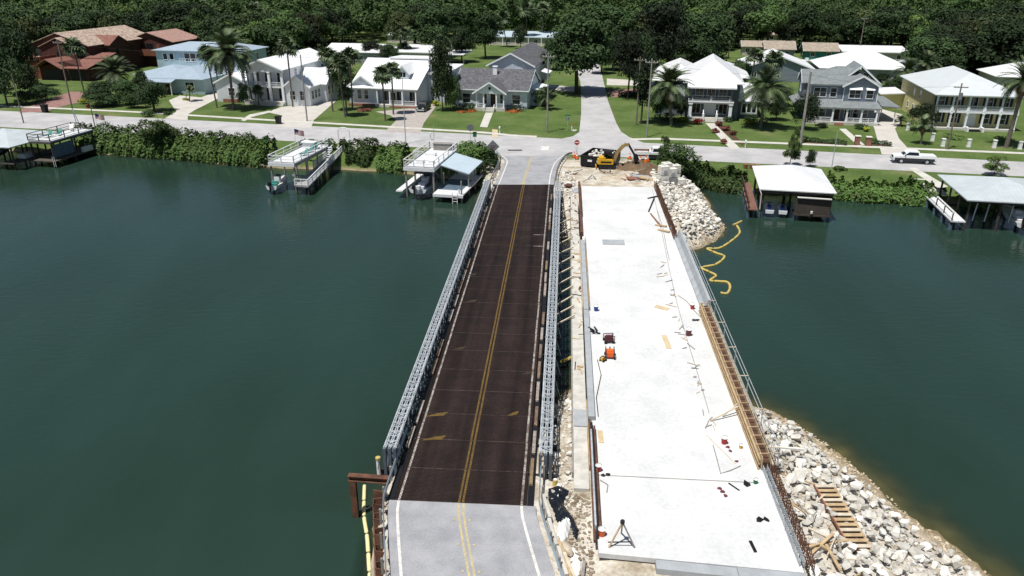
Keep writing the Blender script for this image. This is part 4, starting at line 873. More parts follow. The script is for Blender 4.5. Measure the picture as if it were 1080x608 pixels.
# cones, barrels, barricade, signs
def cone(label, px, py, s=1.): 
    t = thing('traffic_cone', label, 'traffic cone', g3(px, py), 0, 'orange cones round the works')
    child('cone_body', t, 'orange', lambda b: b.tube((0,0,.05),(0,0,.95*s),.26*s,.05,10)); child('base', t, 'black', lambda b: b.box(-.32*s,-.32*s,0,.32*s,.32*s,.06)); child('band', t, 'white', lambda b: b.tube((0,0,.5*s),(0,0,.68*s),.165*s,.125*s,10))
cone('orange cone beside the do-not-enter sign, left one', 605.5, 166.5, 1.1); cone('orange cone beside the do-not-enter sign, right one', 608.5, 168, 1.1); cone('orange cone behind the excavator bucket', 664, 168, 1.1)
cone('orange cone at the left foot of the white barricade', 675, 172, 1.2); cone('fallen-looking orange cone right of the barricade', 681, 172, 1.3); cone('orange cone between barricade and shrub', 683, 170.5, 1.2)
cone('orange cone in the street left of the diamond sign', 507, 160, 1.1); cone('orange cone by the hedge below the green bin', 481, 157, 1.0)
p = g3(676, 171); t = thing('barricade', 'white road barricade with red-brown boards by the shrub', 'barricade', p, -.1)
for x in (-1.05, 1.05): child('upright', t, 'white', lambda b: (b.box(x-.06,-.06,0,x+.06,.06,2.2), b.bar((x,-.5,.03),(x,.5,.03),.1,.06)))
for k, z in enumerate((1.95, 1.3)): child('board', t, 'red_wood' if k == 0 else 'white', lambda b: b.box(-1.2,-.1,z-.13,1.2,-.062,z+.16))
child('board', t, 'white', lambda b: b.box(-1.1,-.10,.5,1.1,-.062,.95))
def pole_sign(name, label, px, py, h, build_face, cat='sign', m='galv', r=.04, rz=0.):
    p = g3(px, py); t = thing(name, label, cat, p, rz); child('post', t, m, lambda b: b.tube((0,0,-.2),(0,0,h),r,n=6)); build_face(t); return t
def dne(t):
    f_ = child('face', t, 'red', lambda b: b.tube((0,-.06,2.5),(0,-.03,2.5),.42,n=20)); child('bar', f_, 'white', lambda b: b.box(-.3,-.075,2.44,.3,-.061,2.58)); child('panel', t, 'white', lambda b: b.box(-.22,-.07,1.2,.22,-.04,1.9))
pole_sign('do_not_enter_sign', 'round red do-not-enter sign with white bar beside the dumpster', 608, 166.5, 2.9, dne)
def diamond(t):
    f_ = child('face', t, 'sign_grey', lambda b: b.yprism([(-1.05,2.6),(0,1.55),(1.05,2.6),(0,3.65)], -.04, -.01)); child('mark', f_, 'dark_red', lambda b: (b.box(-.4,-.05,2.66,-.06,-.043,2.78), b.box(.04,-.05,2.66,.4,-.043,2.78), b.box(-.3,-.05,2.42,.3,-.043,2.54)))
    child('brace', t, 'dark_wood', lambda b: (b.bar((-.5,.02,.0),(-.2,.02,2.2),.1,.1), b.bar((.5,.02,0),(.2,.02,2.2),.1,.1)))
pole_sign('diamond_sign', 'large grey diamond road sign with faint red words at the bridge corner', 520, 172, 3.4, diamond, rz=.05)
def round_back(t): child('face', t, 'sign_grey', lambda b: b.tube((0,-.05,3.3),(0,-.02,3.3),.62,n=8))
pole_sign('octagon_sign', 'dark grey octagon sign back on a post at the street corner', 496.5, 155, 3.7, round_back)
def boxface(t): child('face', t, 'green', lambda b: b.box(-.32,-.2,1.9,.32,.2,2.6)); child('lid', t, 'black', lambda b: b.box(-.35,-.23,2.602,.35,.23,2.7))
pole_sign('signal_box', 'green box on a post right of the octagon sign', 501, 156, 2.0, boxface, 'box')
def st_sign(t):
    child('blade', t, 'green', lambda b: b.box(-.55,-.03,2.75,.55,.0,3.0)); child('blade', t, 'green', lambda b: b.box(-.015,-.5,3.02,.015,.5,3.27)); child('octagon_face', t, 'sign_grey', lambda b: b.tube((0,.03,2.2),(0,.05,2.2),.38,n=8))
pole_sign('street_name_sign', 'green street name blades above a sign on the corner lawn', 598.5, 138, 3.0, st_sign)
t = thing('utility_marker', 'short orange and white marker post on the corner lawn', 'marker', g3(603, 138), 0); child('tube', t, 'white', lambda b: b.tube((0,0,0),(0,0,.9),.09,n=8)); child('cap', t, 'orange', lambda b: b.tube((0,0,.9),(0,0,1.3),.1,n=8))
t = thing('manhole_ring', 'white concrete cover on the corner lawn by marker', 'cover', g3(606, 138.5), 0); child('lid', t, 'offwhite', lambda b: b.tube((0,0,.02),(0,0,.2),.45,n=12)); child('knob', t, 'black', lambda b: b.tube((0,0,.2),(0,0,.24),.1,n=8))
# ================================================================ DOCKS, BOATHOUSES, BOATS (street frame: x along the shore, y inland)
def stthing(name, label, cat, s, t, z=0., rz=0., group=None): return thing(name, label, cat, ST(s, t, z), RA+rz, group)
defmat('dock_white', (.66,.67,.68), .7, .2, 2.5, fine=.1, stripe=('Y', .15, .02)); defmat('dock_grey', (.42,.41,.40), .8, .25, 2, fine=.12, stripe=('Y', .15, .02)); defmat('dock_dark', (.10,.085,.07), .8, .3, 2)
defmat('roof_white', (.80,.81,.82), .45, .06, .6, stripe=('X', .45, .03)); defmat('roof_plain_white', (.70,.71,.72), .5, .12, .5, stripe=('X', .6, .025)); defmat('roof_blue', (.40,.48,.56), .45, .12, .7, stripe=('X', .45, .05), metal=.15)
defmat('roof_lightblue', (.52,.62,.68), .4, .08, .7, stripe=('X', .3, .02), metal=.1); defmat('roof_dockgrey', (.50,.55,.57), .5, .12, .6, fine=.05, stripe=('X', .5, .02), metal=.1)
defmat('teal', (.05,.25,.22), .6, .2, 2); defmat('wrap', (.10,.15,.20), .5, .3, 2); defmat('hull_white', (.74,.75,.76), .3, .08, 2); defmat('navy', (.02,.03,.06), .4, .2, 2); defmat('flag_red', (.40,.03,.04), .8, .1, 2); defmat('flag_blue', (.02,.03,.15), .8, .1, 2)
def piles(t, pts, z0=-1.5, z1=1.2, r=.15, m='dark_wood', wrap=False):
    for x, y in pts:
        o = child('pile', t, m, lambda b: b.tube((x, y, z0), (x, y, z1), r, n=8))
        if wrap: child('pile_wrap', o, 'wrap', lambda b: b.tube((x, y, -.6), (x, y, .75), r+.07, n=8))
def railing(t, p, q, h=1., m='white_wood', n=4, mid=True, bal=False):
    p, q = Vector(p), Vector(q)
    def f(b):
        for k in range(n+1): c = p.lerp(q, k/n); b.box(c.x-.06, c.y-.06, c.z, c.x+.06, c.y+.06, c.z+h)
        u = Vector((0,0,h)); b.bar(p+u, q+u, .12, .08)
        if mid: b.bar(p+u*.5, q+u*.5, .06, .06); b.bar(p+u*.14, q+u*.14, .06, .06)
        if bal:
            nn = int((q-p).length/.22)
            for k in range(nn): c = p.lerp(q, (k+.5)/nn); b.box(c.x-.02, c.y-.02, c.z+.1, c.x+.02, c.y+.02, c.z+h-.05)
    return child('railing', t, m, f)
def hip(b, x0, y0, x1, y1, ze, zr, ov=.5, th=.14):
    X0, Y0, X1, Y1 = x0-ov, y0-ov, x1+ov, y1+ov; w, d = X1-X0, Y1-Y0; cy = (Y0+Y1)/2; cx = (X0+X1)/2
    if w >= d: r0, r1 = (X0+d/2*.98, cy, zr), (X1-d/2*.98, cy, zr); q = [[(X0,Y0,ze),(X1,Y0,ze),r1,r0], [(X1,Y1,ze),(X0,Y1,ze),r0,r1], [(X0,Y1,ze),(X0,Y0,ze),r0], [(X1,Y0,ze),(X1,Y1,ze),r1]]
    else: r0, r1 = (cx, Y0+w/2*.98, zr), (cx, Y1-w/2*.98, zr); q = [[(X0,Y0,ze),(X1,Y0,ze),r0], [(X1,Y1,ze),(X0,Y1,ze),r1], [(X0,Y1,ze),(X0,Y0,ze),r0,r1], [(X1,Y0,ze),(X1,Y1,ze),r1,r0]]
    for f_ in q: b.poly(f_)
    b.poly([(X0,Y0,ze-th),(X0,Y1,ze-th),(X1,Y1,ze-th),(X1,Y0,ze-th)])
    c = [(X0,Y0),(X1,Y0),(X1,Y1),(X0,Y1)]
    for k in range(4):
        (ax_, ay_), (bx_, by_) = c[k], c[(k+1)%4]; b.poly([(ax_,ay_,ze-th),(bx_,by_,ze-th),(bx_,by_,ze),(ax_,ay_,ze)])
def boat(label, s, t, z, L_=7., w=2.4, rz=0., twin=1, hull='hull_white', cover=None, canopy=False):
    r = stthing('motor_boat', label, 'boat', s, t, z, rz)
    # hull lofted stern (y=0) to bow (y=L)
    ys_ = [0, .3, .55, .75, .9, 1.]; ws = [.92, 1., 1., .82, .5, .04]; kz = [0, -.02, 0, .12, .35, .75]; sz = [.85, .85, .9, 1.0, 1.12, 1.2]
    def hf(b):
        vs = []
        for u, ww, k0, s0 in zip(ys_, ws, kz, sz):
            h = w/2*ww; vs += [(-h, u*L_, s0), (-h*.8, u*L_, k0+.3), (0, u*L_, k0), (h*.8, u*L_, k0+.3), (h, u*L_, s0)]
        fs = [(i*5+j, i*5+j+1, (i+1)*5+j+1, (i+1)*5+j) for i in range(5) for j in range(4)]; b.add(vs, fs+[(4,3,2,1,0)])
    child('hull', r, hull, hf)
    child('deck', r, cover or 'offwhite', lambda b: b.add([(-w/2*.9*a_, u*L_, s0-.12) for u, a_, s0 in zip(ys_, ws, sz)]+[(w/2*.9*a_, u*L_, s0-.12) for u, a_, s0 in zip(ys_, ws, sz)], [(i, i+6, i+7, i+1) for i in range(5)]))
    c = child('console', r, 'hull_white', lambda b: b.prism([(-.4,L_*.36),(.4,L_*.36),(.4,L_*.50),(-.4,L_*.50)], .7, 1.65)); child('windshield', c, 'glass', lambda b: b.bar((-.4,L_*.5,1.75),(.4,L_*.5,1.75),.04,.35))
    child('seat', r, 'teal' if twin == 1 else 'hull_white', lambda b: (b.box(-.5,L_*.22,.72,.5,L_*.30,1.2), b.box(-.8,L_*.04,.74,.8,L_*.10,1.1)))
    for k in range(twin):
        x = (k-(twin-1)/2)*.75; om = child('outboard', r, 'black' if k % 2 == 0 or twin < 2 else 'hull_white', lambda b: (b.prism([(x-.2,-.75),(x+.2,-.75),(x+.24,-.3),(x+.16,-.08),(x-.16,-.08),(x-.24,-.3)], .95, 1.5), b.box(x-.09,-.5,.1,.09+x,-.25,.95)))
        child('propeller', om, 'dark_steel', lambda b: b.tube((x,-.62,.15),(x,-.5,.15),.16,n=8))
    if canopy: child('canopy', r, 'navy', lambda b: (b.box(-w*.42,L_*.25,2.5,w*.42,L_*.6,2.58), [b.bar((sx*w*.4,L_*u,.8),(sx*w*.4,L_*u,2.5),.05,.05) for sx in (-1,1) for u in (.27,.58)]))
    return r
def lounge(label, s, t, z, rz=0., m='teal'):
    r = stthing('lounge_chair', label, 'chair', s, t, z, rz, 'lounge chairs on the sun decks'); child('seat', r, m, lambda b: b.box(-.3,-.55,.34,.3,.55,.42)); child('backrest', r, m, lambda b: b.bar((0,.52,.4),(0,.95,.95),.6,.07,(1,0,0) if 0 else (0,0,1)))
    for x in (-.26,.26):
        for y in (-.5,.5): child('leg', r, 'white_wood', lambda b: b.box(x-.03,y-.03,0,x+.03,y+.03,.34))
def flag(label, s, t, z, h=3.2):
    r = stthing('flag_pole', label, 'flag', s, t, z, .3); child('pole', r, 'white', lambda b: b.tube((0,0,0),(0,0,h),.035,n=6))
    w_, hh = 1.5, .9; wv = lambda x: .12*math.sin(x*5)
    fl_ = None
    for k in range(13):
        z0 = h-.1-hh+k*hh/13; st = MB()
        xs_ = np.linspace(0, w_, 9); vs = [(x, wv(x), z0-x*.25) for x in xs_]+[(x, wv(x), z0+hh/13-x*.25) for x in xs_]; st.add(vs, [(i, i+1, i+10, i+9) for i in range(8)]); st.build('flag_stripe', 'flag_red' if k % 2 == 0 else 'cloth_white', r)
    ct = MB(); xs_ = np.linspace(0, w_*.42, 5); vs = [(x, wv(x)-.012, h-.1-hh*.54-x*.25) for x in xs_]+[(x, wv(x)-.012, h-.1-x*.25) for x in xs_]; ct.add(vs, [(i, i+1, i+6, i+5) for i in range(4)]); ct.build('flag_canton', 'flag_blue', r)
# --- dock at the left edge: boathouse and sun deck
t = stthing('boathouse', 'grey-roofed boathouse on dark piles at the left edge', 'boathouse', -66, -25.5)
child('roof', t, 'roof_dockgrey', lambda b: hip(b, .6, .6, 12.4, 12, 4.0, 5.6, .6)); piles(t, [(x, y) for x in (1, 5, 9, 12.2) for y in (1, 6.5, 11.5)], -1.5, 3.9, .14)
child('walkway', t, 'dock_dark', lambda b: b.box(9.9, .6, 1.0, 12.4, 16, 1.18)); child('cross_beam', t, 'dock_dark', lambda b: (b.box(.6, .9, 3.6, 12.4, 1.1, 3.85), b.box(.6, 11.4, 3.6, 12.4, 11.6, 3.85)))
child('storage_box', t, 'white_wood', lambda b: b.prism([(10.2,4),(11.6,4),(11.6,6),(10.2,6)], 1.181, 1.9))
boat('dark covered boat on a lift inside the left boathouse', -61, -25, .9, 7.5, 2.4, 0, 1, 'navy', 'navy')
t = stthing('sun_deck', 'elevated sun deck with brown railing on posts beside the left boathouse', 'sun deck', -53.2, -21.4)
child('deck', t, 'dock_white', lambda b: b.box(0, 0, 4.12, 4.3, 10.2, 4.3)); child('beam', t, 'dock_dark', lambda b: (b.box(.02,.02,3.8,4.28,.2,4.119), b.box(.02,10,3.8,4.28,10.18,4.119), b.box(4.05,.2,3.8,4.25,10,4.119)))
for p, q in (((.06,.06,4.3),(4.24,.06,4.3)), ((4.24,.06,4.3),(4.24,10.1,4.3)), ((.06,.06,4.3),(.06,10.1,4.3)), ((.06,10.1,4.3),(1.8,10.1,4.3))): railing(t, p, q, 1.05, 'red_wood' if 0 else 'dark_wood', 3 if p[0] == q[0] else 2)
piles(t, [(x, y) for x in (.2, 4.1) for y in (.3, 5, 9.9)], -1.5, 4.1, .15); child('lower_deck', t, 'dock_dark', lambda b: b.box(-.1, -.6, .95, 4.9, 13, 1.1)); child('cooler_box', t, 'offwhite', lambda b: b.prism([(4.2,6.5),(4.85,6.5),(4.85,8.6),(4.2,8.6)], 1.101, 1.9))
child('stair', t, 'white_wood', lambda b: [b.box(4.36, 9.0+k*.32, 1.15+k*.28, 5.2, 9.3+k*.32, 1.22+k*.28) for k in range(11)])
child('screen_panel', t, 'wrap', lambda b: (b.box(4.29,.3,1.5,4.32,4.8,3.6),))
child('ladder', t, 'white_wood', lambda b: (b.bar((4.6,-.6,.2),(4.6,-.65,1.9),.06,.06), b.bar((4.95,-.6,.2),(4.95,-.65,1.9),.06,.06)))
lounge('teal lounge chair on the left sun deck, front one', -51.8, -18.5, 4.3); lounge('teal lounge chair on the left sun deck, rear one', -50.9, -17, 4.3, .3); lounge('white armchair at the back of the left sun deck', -51.8, -13, 4.3, .5, 'white_wood')
flag('US flag on a pole behind the left sun deck', -50.3, -8.4, 2.0, 4.6)
r = stthing('hoist_mast', 'pair of thin pale leaning masts behind the left sun deck', 'mast', -55.5, -7, 1.8); child('mast', r, 'galv', lambda b: b.tube((0,0,0),(-.5,0,5.2),.07,n=6)); child('mast', r, 'galv', lambda b: b.tube((.9,0,0),(-.4,0,5.2),.07,n=6)); child('spreader', r, 'galv', lambda b: b.bar((-.1,0,2.4),(.35,0,2.4),.06,.06))
# --- dock with white sun deck and long white pier
t = stthing('sun_deck', 'white sun deck with white railings on posts above a small boat', 'sun deck', -6.6, -27.4)
child('deck', t, 'dock_white', lambda b: b.box(0, 0, 4.2, 4.1, 12.2, 4.38)); child('fascia', t, 'white_wood', lambda b: (b.box(-.03,-.06,3.85,4.13,-.002,4.36),))
child('beam', t, 'grey_wood', lambda b: (b.box(.1,.02,3.8,4.0,.2,4.199), b.box(.1,11.9,3.8,4.0,12.1,4.199), b.box(3.85,.2,3.8,4.05,11.9,4.199), b.box(.05,.2,3.8,.25,11.9,4.199)))
for p, q in (((.06,.06,4.38),(4.04,.06,4.38)), ((4.04,.06,4.38),(4.04,12.1,4.38)), ((.06,.06,4.38),(.06,12.1,4.38)), ((.06,12.1,4.38),(4.04,12.1,4.38))): railing(t, p, q, 1.05, 'white_wood', 5 if p[0] == q[0] else 2)
piles(t, [(x, y) for x in (.2, 3.9) for y in (.3, 4.2, 8.1, 11.8)], -1.5, 4.19, .14, 'grey_wood'); child('bar_cabinet', t, 'white', lambda b: (b.box(1.0,9.2,4.381,3.0,10.2,5.4), b.box(.85,9.0,5.4,3.15,10.3,5.5)))
child('lift_beam', t, 'galv', lambda b: (b.box(.3,1.2,.7,3.8,1.4,.95), b.box(.3,6.2,.7,3.8,6.4,.95))); child('stair', t, 'white_wood', lambda b: [b.box(4.16, 8.2+k*.3, 1.25+k*.3, 5.0, 8.5+k*.3, 1.32+k*.3) for k in range(11)])
lounge('teal lounge chair by the right railing of white sun deck, front', -3.4, -22.5, 4.38, -.4); lounge('teal lounge chair by the right railing of white sun deck, middle', -3.5, -20.5, 4.38, -.4); lounge('teal lounge chair by the right railing of white sun deck, rear', -3.6, -18.4, 4.38, -.4)
boat('small white boat with black outboard under the white sun deck', -5.7, -29.0, .45, 5.4, 1.9, .05, 1)
flag('US flag on a pole behind the white sun deck', -8.8, -14.2, 1.5, 5.2)
t = stthing('pier', 'long white wooden pier with railing running ashore to an arched gate', 'pier', -2.2, -28.5)
SL = -.165     # the pier leans left on its way ashore
def px_(x, y): return (x+SL*y*.9, y)
child('deck', t, 'dock_grey', lambda b: b.slab([(*px_(0,0),1.4), (*px_(2.2,0),1.4), (*px_(2.0,25),2.1), (*px_(.2,25),2.1)], .18))
railing(t, (*px_(2.15,0),1.4), (*px_(1.95,24.5),2.1), 1.0, 'white_wood', 12, True, True); railing(t, (*px_(.05,0),1.4), (*px_(2.1,0),1.4), 1.0, 'white_wood', 2, True, True); railing(t, (*px_(.1,9),1.65), (*px_(.2,20),1.95), 1.0, 'white_wood', 6, True, True)
piles(t, [px_(x, y) for y in (.3, 4.5, 8.7, 13, 17) for x in (.2, 2.0)], -1.5, 1.35, .14, 'dark_wood')
gt = child('gate_arch', t, 'white', lambda b: (b.box(px_(0,24.3)[0]-.08,24.22,2.0,px_(0,24.3)[0]+.08,24.38,4.4), b.box(px_(2.1,24.3)[0]-.08,24.22,2.0,px_(2.1,24.3)[0]+.08,24.38,4.4), b.path([(px_(1.05,24.3)[0]+1.05*math.cos(q), 24.3, 4.35+.7*math.sin(q)) for q in np.linspace(0, math.pi, 9)], .09, 6)))
sheet('path', P2([(362,158),(372,151),(381,148),(388,150),(378,155),(371,163)], 2.03), 'walk', 2.03)
# --- dock with lean-to roof
t = stthing('sun_deck', 'white sun deck above a twin-engine boat next to the lean-to roof', 'sun deck', 13.9, -26.3)
child('deck', t, 'dock_white', lambda b: b.box(0,0,4.3,4.6,12.4,4.48)); child('beam', t, 'white_wood', lambda b: (b.box(-.02,-.05,3.95,4.62,-.002,4.46), b.box(.02,12.2,3.95,4.6,12.38,4.299), b.box(4.4,.02,3.95,4.58,12.2,4.299), b.box(.02,.02,3.95,.2,12.2,4.299)))
for p, q in (((.06,.06,4.48),(4.54,.06,4.48)), ((4.54,.06,4.48),(4.54,12.3,4.48)), ((.06,.06,4.48),(.06,12.3,4.48)), ((.06,12.3,4.48),(4.54,12.3,4.48))): railing(t, p, q, 1.05, 'white_wood' if p[0] != .06 or q[0] != .06 else 'offwhite', 5 if p[0] == q[0] else 3)
piles(t, [(x, y) for x in (.25, 4.35) for y in (.3, 4.2, 8.1, 12)], -1.5, 4.29, .14, 'grey_wood'); child('dock_finger', t, 'dock_white', lambda b: b.box(-1.0,-.9,1.0,.0,12,1.2))
child('outdoor_kitchen', t, 'grey_wood', lambda b: (b.box(1.1,11.0,4.481,3.9,11.9,5.5), b.box(1.0,10.9,5.5,4.0,12.0,5.58))); child('bench', t, 'white', lambda b: b.box(1.2,2.2,4.481,2.2,3.2,4.95)); child('bench', t, 'white', lambda b: b.box(2.9,2.6,4.481,3.7,3.3,4.95)); child('bench', t, 'white', lambda b: b.box(1.0,7,4.481,2.6,7.8,4.95))
child('upper_landing', t, 'dock_white', lambda b: b.box(-1.8,9.5,3.3,-.1,12.3,3.45)); railing(t, (-1.75,9.55,3.45), (-1.75,12.2,3.45), 1.05, 'white_wood', 2); railing(t, (-1.75,9.55,3.45), (-.15,9.55,3.45), 1.05, 'white_wood', 2); piles(t, [(-1.6,9.7),(-1.6,12.1)], -.5, 3.29, .12, 'grey_wood')
boat('white boat with twin outboards hanging under the middle sun deck', 16.2, -27.3, .75, 8.6, 2.9, 0, 2, 'hull_white', 'navy', True)
t = stthing('boat_dock', 'low grey dock under a pale blue lean-to roof beside the bridge', 'dock', 18.7, -28)
child('deck', t, 'dock_white', lambda b: b.box(0,0,1.05,4.4,13,1.25)); child('lower_edge', t, 'white_wood', lambda b: b.box(-.02,-.06,.85,4.42,-.002,1.24)); child('rug', t, 'wrap', lambda b: b.box(.1,2.4,1.251,3.6,8.2,1.27))
child('roof', t, 'roof_lightblue', lambda b: b.slab([(-.2,4.2,4.45),(4.3,4.0,3.35),(4.4,11.9,3.35),(-.2,12.1,4.45)], .1)); child('roof_frame', t, 'white_wood', lambda b: (b.bar((0,4.4,4.26),(4.2,4.2,3.16),.1,.16), b.bar((0,11.8,4.26),(4.2,11.7,3.16),.1,.16)))
piles(t, [(4.1,.4),(4.1,4.4),(4.1,8),(4.1,11.6),(.3,4.5),(.3,11.6)], -1.5, 3.2, .12, 'grey_wood'); child('ladder', t, 'white', lambda b: ([b.bar((2.9+x,-.12,-.8),(2.9+x,-.12,1.6),.07,.07) for x in (0,.7)], [b.box(2.9,-.15,-.5+k*.4,3.6,-.09,-.44+k*.4) for k in range(5)]))
child('bollard', t, 'white', lambda b: b.tube((3.7,.5,1.25),(3.7,.5,1.9),.14,n=8)); child('counter', t, 'white', lambda b: (b.box(.8,10.6,1.251,3.4,11.6,2.2),))
for k in range(2): child('gangway_board', t, 'white_wood', lambda b: b.bar((.9+k*1.6,13,1.3),(.7+k*1.6,17.5,1.95),.16,.08))
# --- white hip-roofed boathouse on the right
t = stthing('boathouse', 'boathouse with bright white hip roof over dark slips, reddish walkway at its left', 'boathouse', 63.2, -26.3)
child('roof', t, 'roof_plain_white', lambda b: hip(b, .3, .4, 9.0, 12.2, 4.05, 5.6, .45)); child('fascia', t, 'dark_wood', lambda b: (b.box(0,.1,3.6,9.2,.3,3.9), b.box(0,12,3.6,9.2,12.2,3.9), b.box(9.0,.3,3.6,9.2,12,3.9)))
piles(t, [(x, y) for x in (.5, 4.8, 9.0) for y in (.5, 6.2, 11.8)], -1.5, 3.9, .15, 'dark_wood', True)
child('walkway', t, mat('old_redwood', (.21,.105,.075), .8, .35, 2, fine=.2), lambda b: b.box(-1.3,-.2,1.1,-.05,13.8,1.26)); railing(t, (-1.25,0,1.26), (-1.25,13.6,1.26), 1.0, 'dark_wood', 5, False); piles(t, [(-1.2, y) for y in (.2, 3.5, 7, 10.4, 13.4)], -1.5, 1.1, .16, 'dark_wood', True)
child('slip_wall', t, 'dark_wood', lambda b: (b.box(4.6,-.1,.9,9.0,.05,3.0), b.box(8.9,.06,.8,9.05,12,3.2))); child('canopy_rail', t, 'offwhite', lambda b: b.bar((4.7,-.2,3.25),(8.9,-.25,3.22),.35,.1)); child('dock_edge', t, 'dark_wood', lambda b: b.box(4.6,-.2,.75,9.1,2,.95))
child('buoy', t, 'offwhite', lambda b: b.tube((6.7,-.35,1.2),(6.7,-.35,1.5),.16,n=8)); child('downpipe', t, 'offwhite', lambda b: b.path([(-.1,.0,3.95),(.15,-.15,3.4),(.2,-.1,1.3)], .07, 6))
for k, x in enumerate((1.6, 3.3)):
    r = stthing('jet_ski', ['blue and white jet ski in left slip of the white boathouse','blue and white jet ski in middle slip of the white boathouse'][k], 'jet ski', 63.2+x, -25.6, .55)
    child('hull', r, 'hull_white', lambda b: b.add([(-.5,0,0),(.5,0,0),(.55,1.8,0),(0,3,.35),(-.55,1.8,0),(-.55,0,.45),(.55,0,.45),(.6,1.8,.55),(0,3.1,.65),(-.6,1.8,.55)], [(4,3,2,1,0),(0,1,6,5),(1,2,7,6),(2,3,8,7),(3,4,9,8),(4,0,5,9),(5,6,7,8,9)])); child('seat', r, 'blue', lambda b: b.box(-.2,.2,.45,.2,1.5,.85)); child('handlebar', r, 'black', lambda b: (b.box(-.4,1.7,1.0,.4,1.8,1.08), b.box(-.06,1.65,.5,.06,1.85,1.0)))
boat('dark boat in the right slip of the white boathouse', 70.2, -25.4, .6, 7.5, 2.3, 0, 1, 'navy', 'navy')
# --- grey hip-roofed boathouse at the right edge
t = stthing('boathouse', 'boathouse with grey hip roof at the right edge of photo', 'boathouse', 88.2, -26.2)
child('roof', t, 'roof_dockgrey', lambda b: hip(b, .4, .4, 11.6, 12.2, 4.05, 5.55, .5)); piles(t, [(x, y) for x in (.6, 4.2, 8, 11.4) for y in (.6, 4.4, 8.2, 12)], -1.5, 3.9, .14, 'dock_grey' if 0 else 'dark_wood')
child('beam', t, 'dark_wood', lambda b: (b.box(.2,.3,3.6,11.8,.5,3.9), b.box(.2,12,3.6,11.8,12.2,3.9), b.box(.3,.5,3.6,.5,12,3.9))); child('lift_bunk', t, 'white_wood', lambda b: [b.bar((1.5+k*1.4,1.2,1.0),(2.2+k*1.4,2.6,3.2),.12,.12) for k in range(5)])
child('walkway', t, 'dock_white', lambda b: b.box(-1.5,-.4,1.15,.2,13.4,1.32)); railing(t, (-1.4,-.3,1.32), (-1.4,13.2,1.32), 1.0, 'dark_wood', 4, False)
for k in range(5): child('post_cap', t, 'white', lambda b: b.tube((-1.4,-.3+k*3.375,2.32),(-1.4,-.3+k*3.375,2.55),.13,n=8))
piles(t, [(-1.3, y) for y in (0, 3.4, 6.8, 10.2, 13)], -1.5, 1.14, .18, 'dark_wood', True); child('ramp', t, 'walk', lambda b: b.slab([(-.6,12.2,1.45),(1.6,11.8,1.45),(.6,18,2.05),(-1.4,18,2.05)], .15))
boat('white boat with black outboard on the lift in the right-edge boathouse', 95.3, -26.4, .7, 7., 2.3, 0, 2)
# ================================================================ HOUSES (street frame; z measured from the ground at 2 m)
defmat('shingle_grey', (.125,.125,.135), .9, .35, 1.2, fine=.45, fscale=4.5, col2=(.075,.075,.085)); defmat('shingle_slate', (.20,.22,.225), .9, .2, .8, fine=.22, fscale=4)
defmat('roof_tan', (.46,.37,.30), .85, .3, .9, fine=.35, fscale=2.5, col2=(.26,.18,.14), stripe=('X', .35, .05)); defmat('roof_pink', (.38,.23,.19), .85, .25, .9, fine=.25, fscale=3.5, stripe=('X', .35, .05)); defmat('roof_clay', (.24,.11,.085), .85, .3, 1, fine=.25, fscale=4, stripe=('X', .35, .05))
defmat('roof_palegrey', (.58,.61,.62), .5, .06, .5, stripe=('X', .5, .02), metal=.1); defmat('roof_oldtan', (.36,.30,.24), .9, .3, 1, fine=.3, fscale=4)
defmat('stucco_brown', (.085,.034,.026), .9, .3, .8, fine=.12); defmat('stucco_rust', (.20,.075,.045), .9, .25, .8, fine=.1); defmat('siding_aqua', (.42,.55,.60), .7, .1, 1.2, stripe=('Z', .2, .03)); defmat('siding_white', (.78,.81,.86), .7, .1, 1.2, stripe=('Z', .2, .03)); defmat('siding_paleblue', (.64,.70,.78), .7, .1, 1.2, stripe=('Z', .2, .03))
defmat('siding_skyblue', (.70,.78,.84), .7, .1, 1.2, stripe=('Z', .2, .03)); defmat('siding_slate', (.24,.28,.34), .7, .12, 1.2, stripe=('Z', .18, .03)); defmat('siding_greyblue', (.17,.19,.22), .7, .1, 1.2, stripe=('Z', .18, .03)); defmat('stucco_yellow', (.70,.63,.33), .85, .1, 1, fine=.05); defmat('stucco_khaki', (.47,.41,.22), .85, .1, 1, fine=.05)
defmat('stucco_cream', (.55,.52,.45), .85, .15, 1); defmat('stucco_grey', (.34,.35,.36), .85, .15, 1); defmat('shutter_dark', (.02,.022,.03), .6, .2, 2); defmat('trim', (.80,.82,.84), .55, .05, 2); defmat('column', (.80,.82,.86), .55, .06, 2); defmat('door_dark', (.06,.03,.02), .5, .2, 2); defmat('paver', (.42,.38,.35), .85, .25, 1, fine=.25, fscale=4); defmat('driveway', (.52,.49,.45), .85, .15, .4, fine=.06, fscale=8)
def house(label, s, t, name='house', z=2., rz=0., cat='house'): return thing(name, label, cat, ST(s, t, z), RA+rz)
def walls(h, m, x0, y0, x1, y1, z0, z1, gables=(), name='wall'):
    """box of walls, plus gable triangles: (axis, ridge z, which end)"""
    def f(b):
        b.box(x0, y0, z0-.4, x1, y1, z1)
        for ax_, zr in gables:
            if ax_ == 'x': b.xprism([(y0, z1), (y1, z1), ((y0+y1)/2, zr)], x0, x1)
            else: b.yprism([(x0, z1), (x1, z1), ((x0+x1)/2, zr)], y0, y1)
    return child(name, h, m, f)
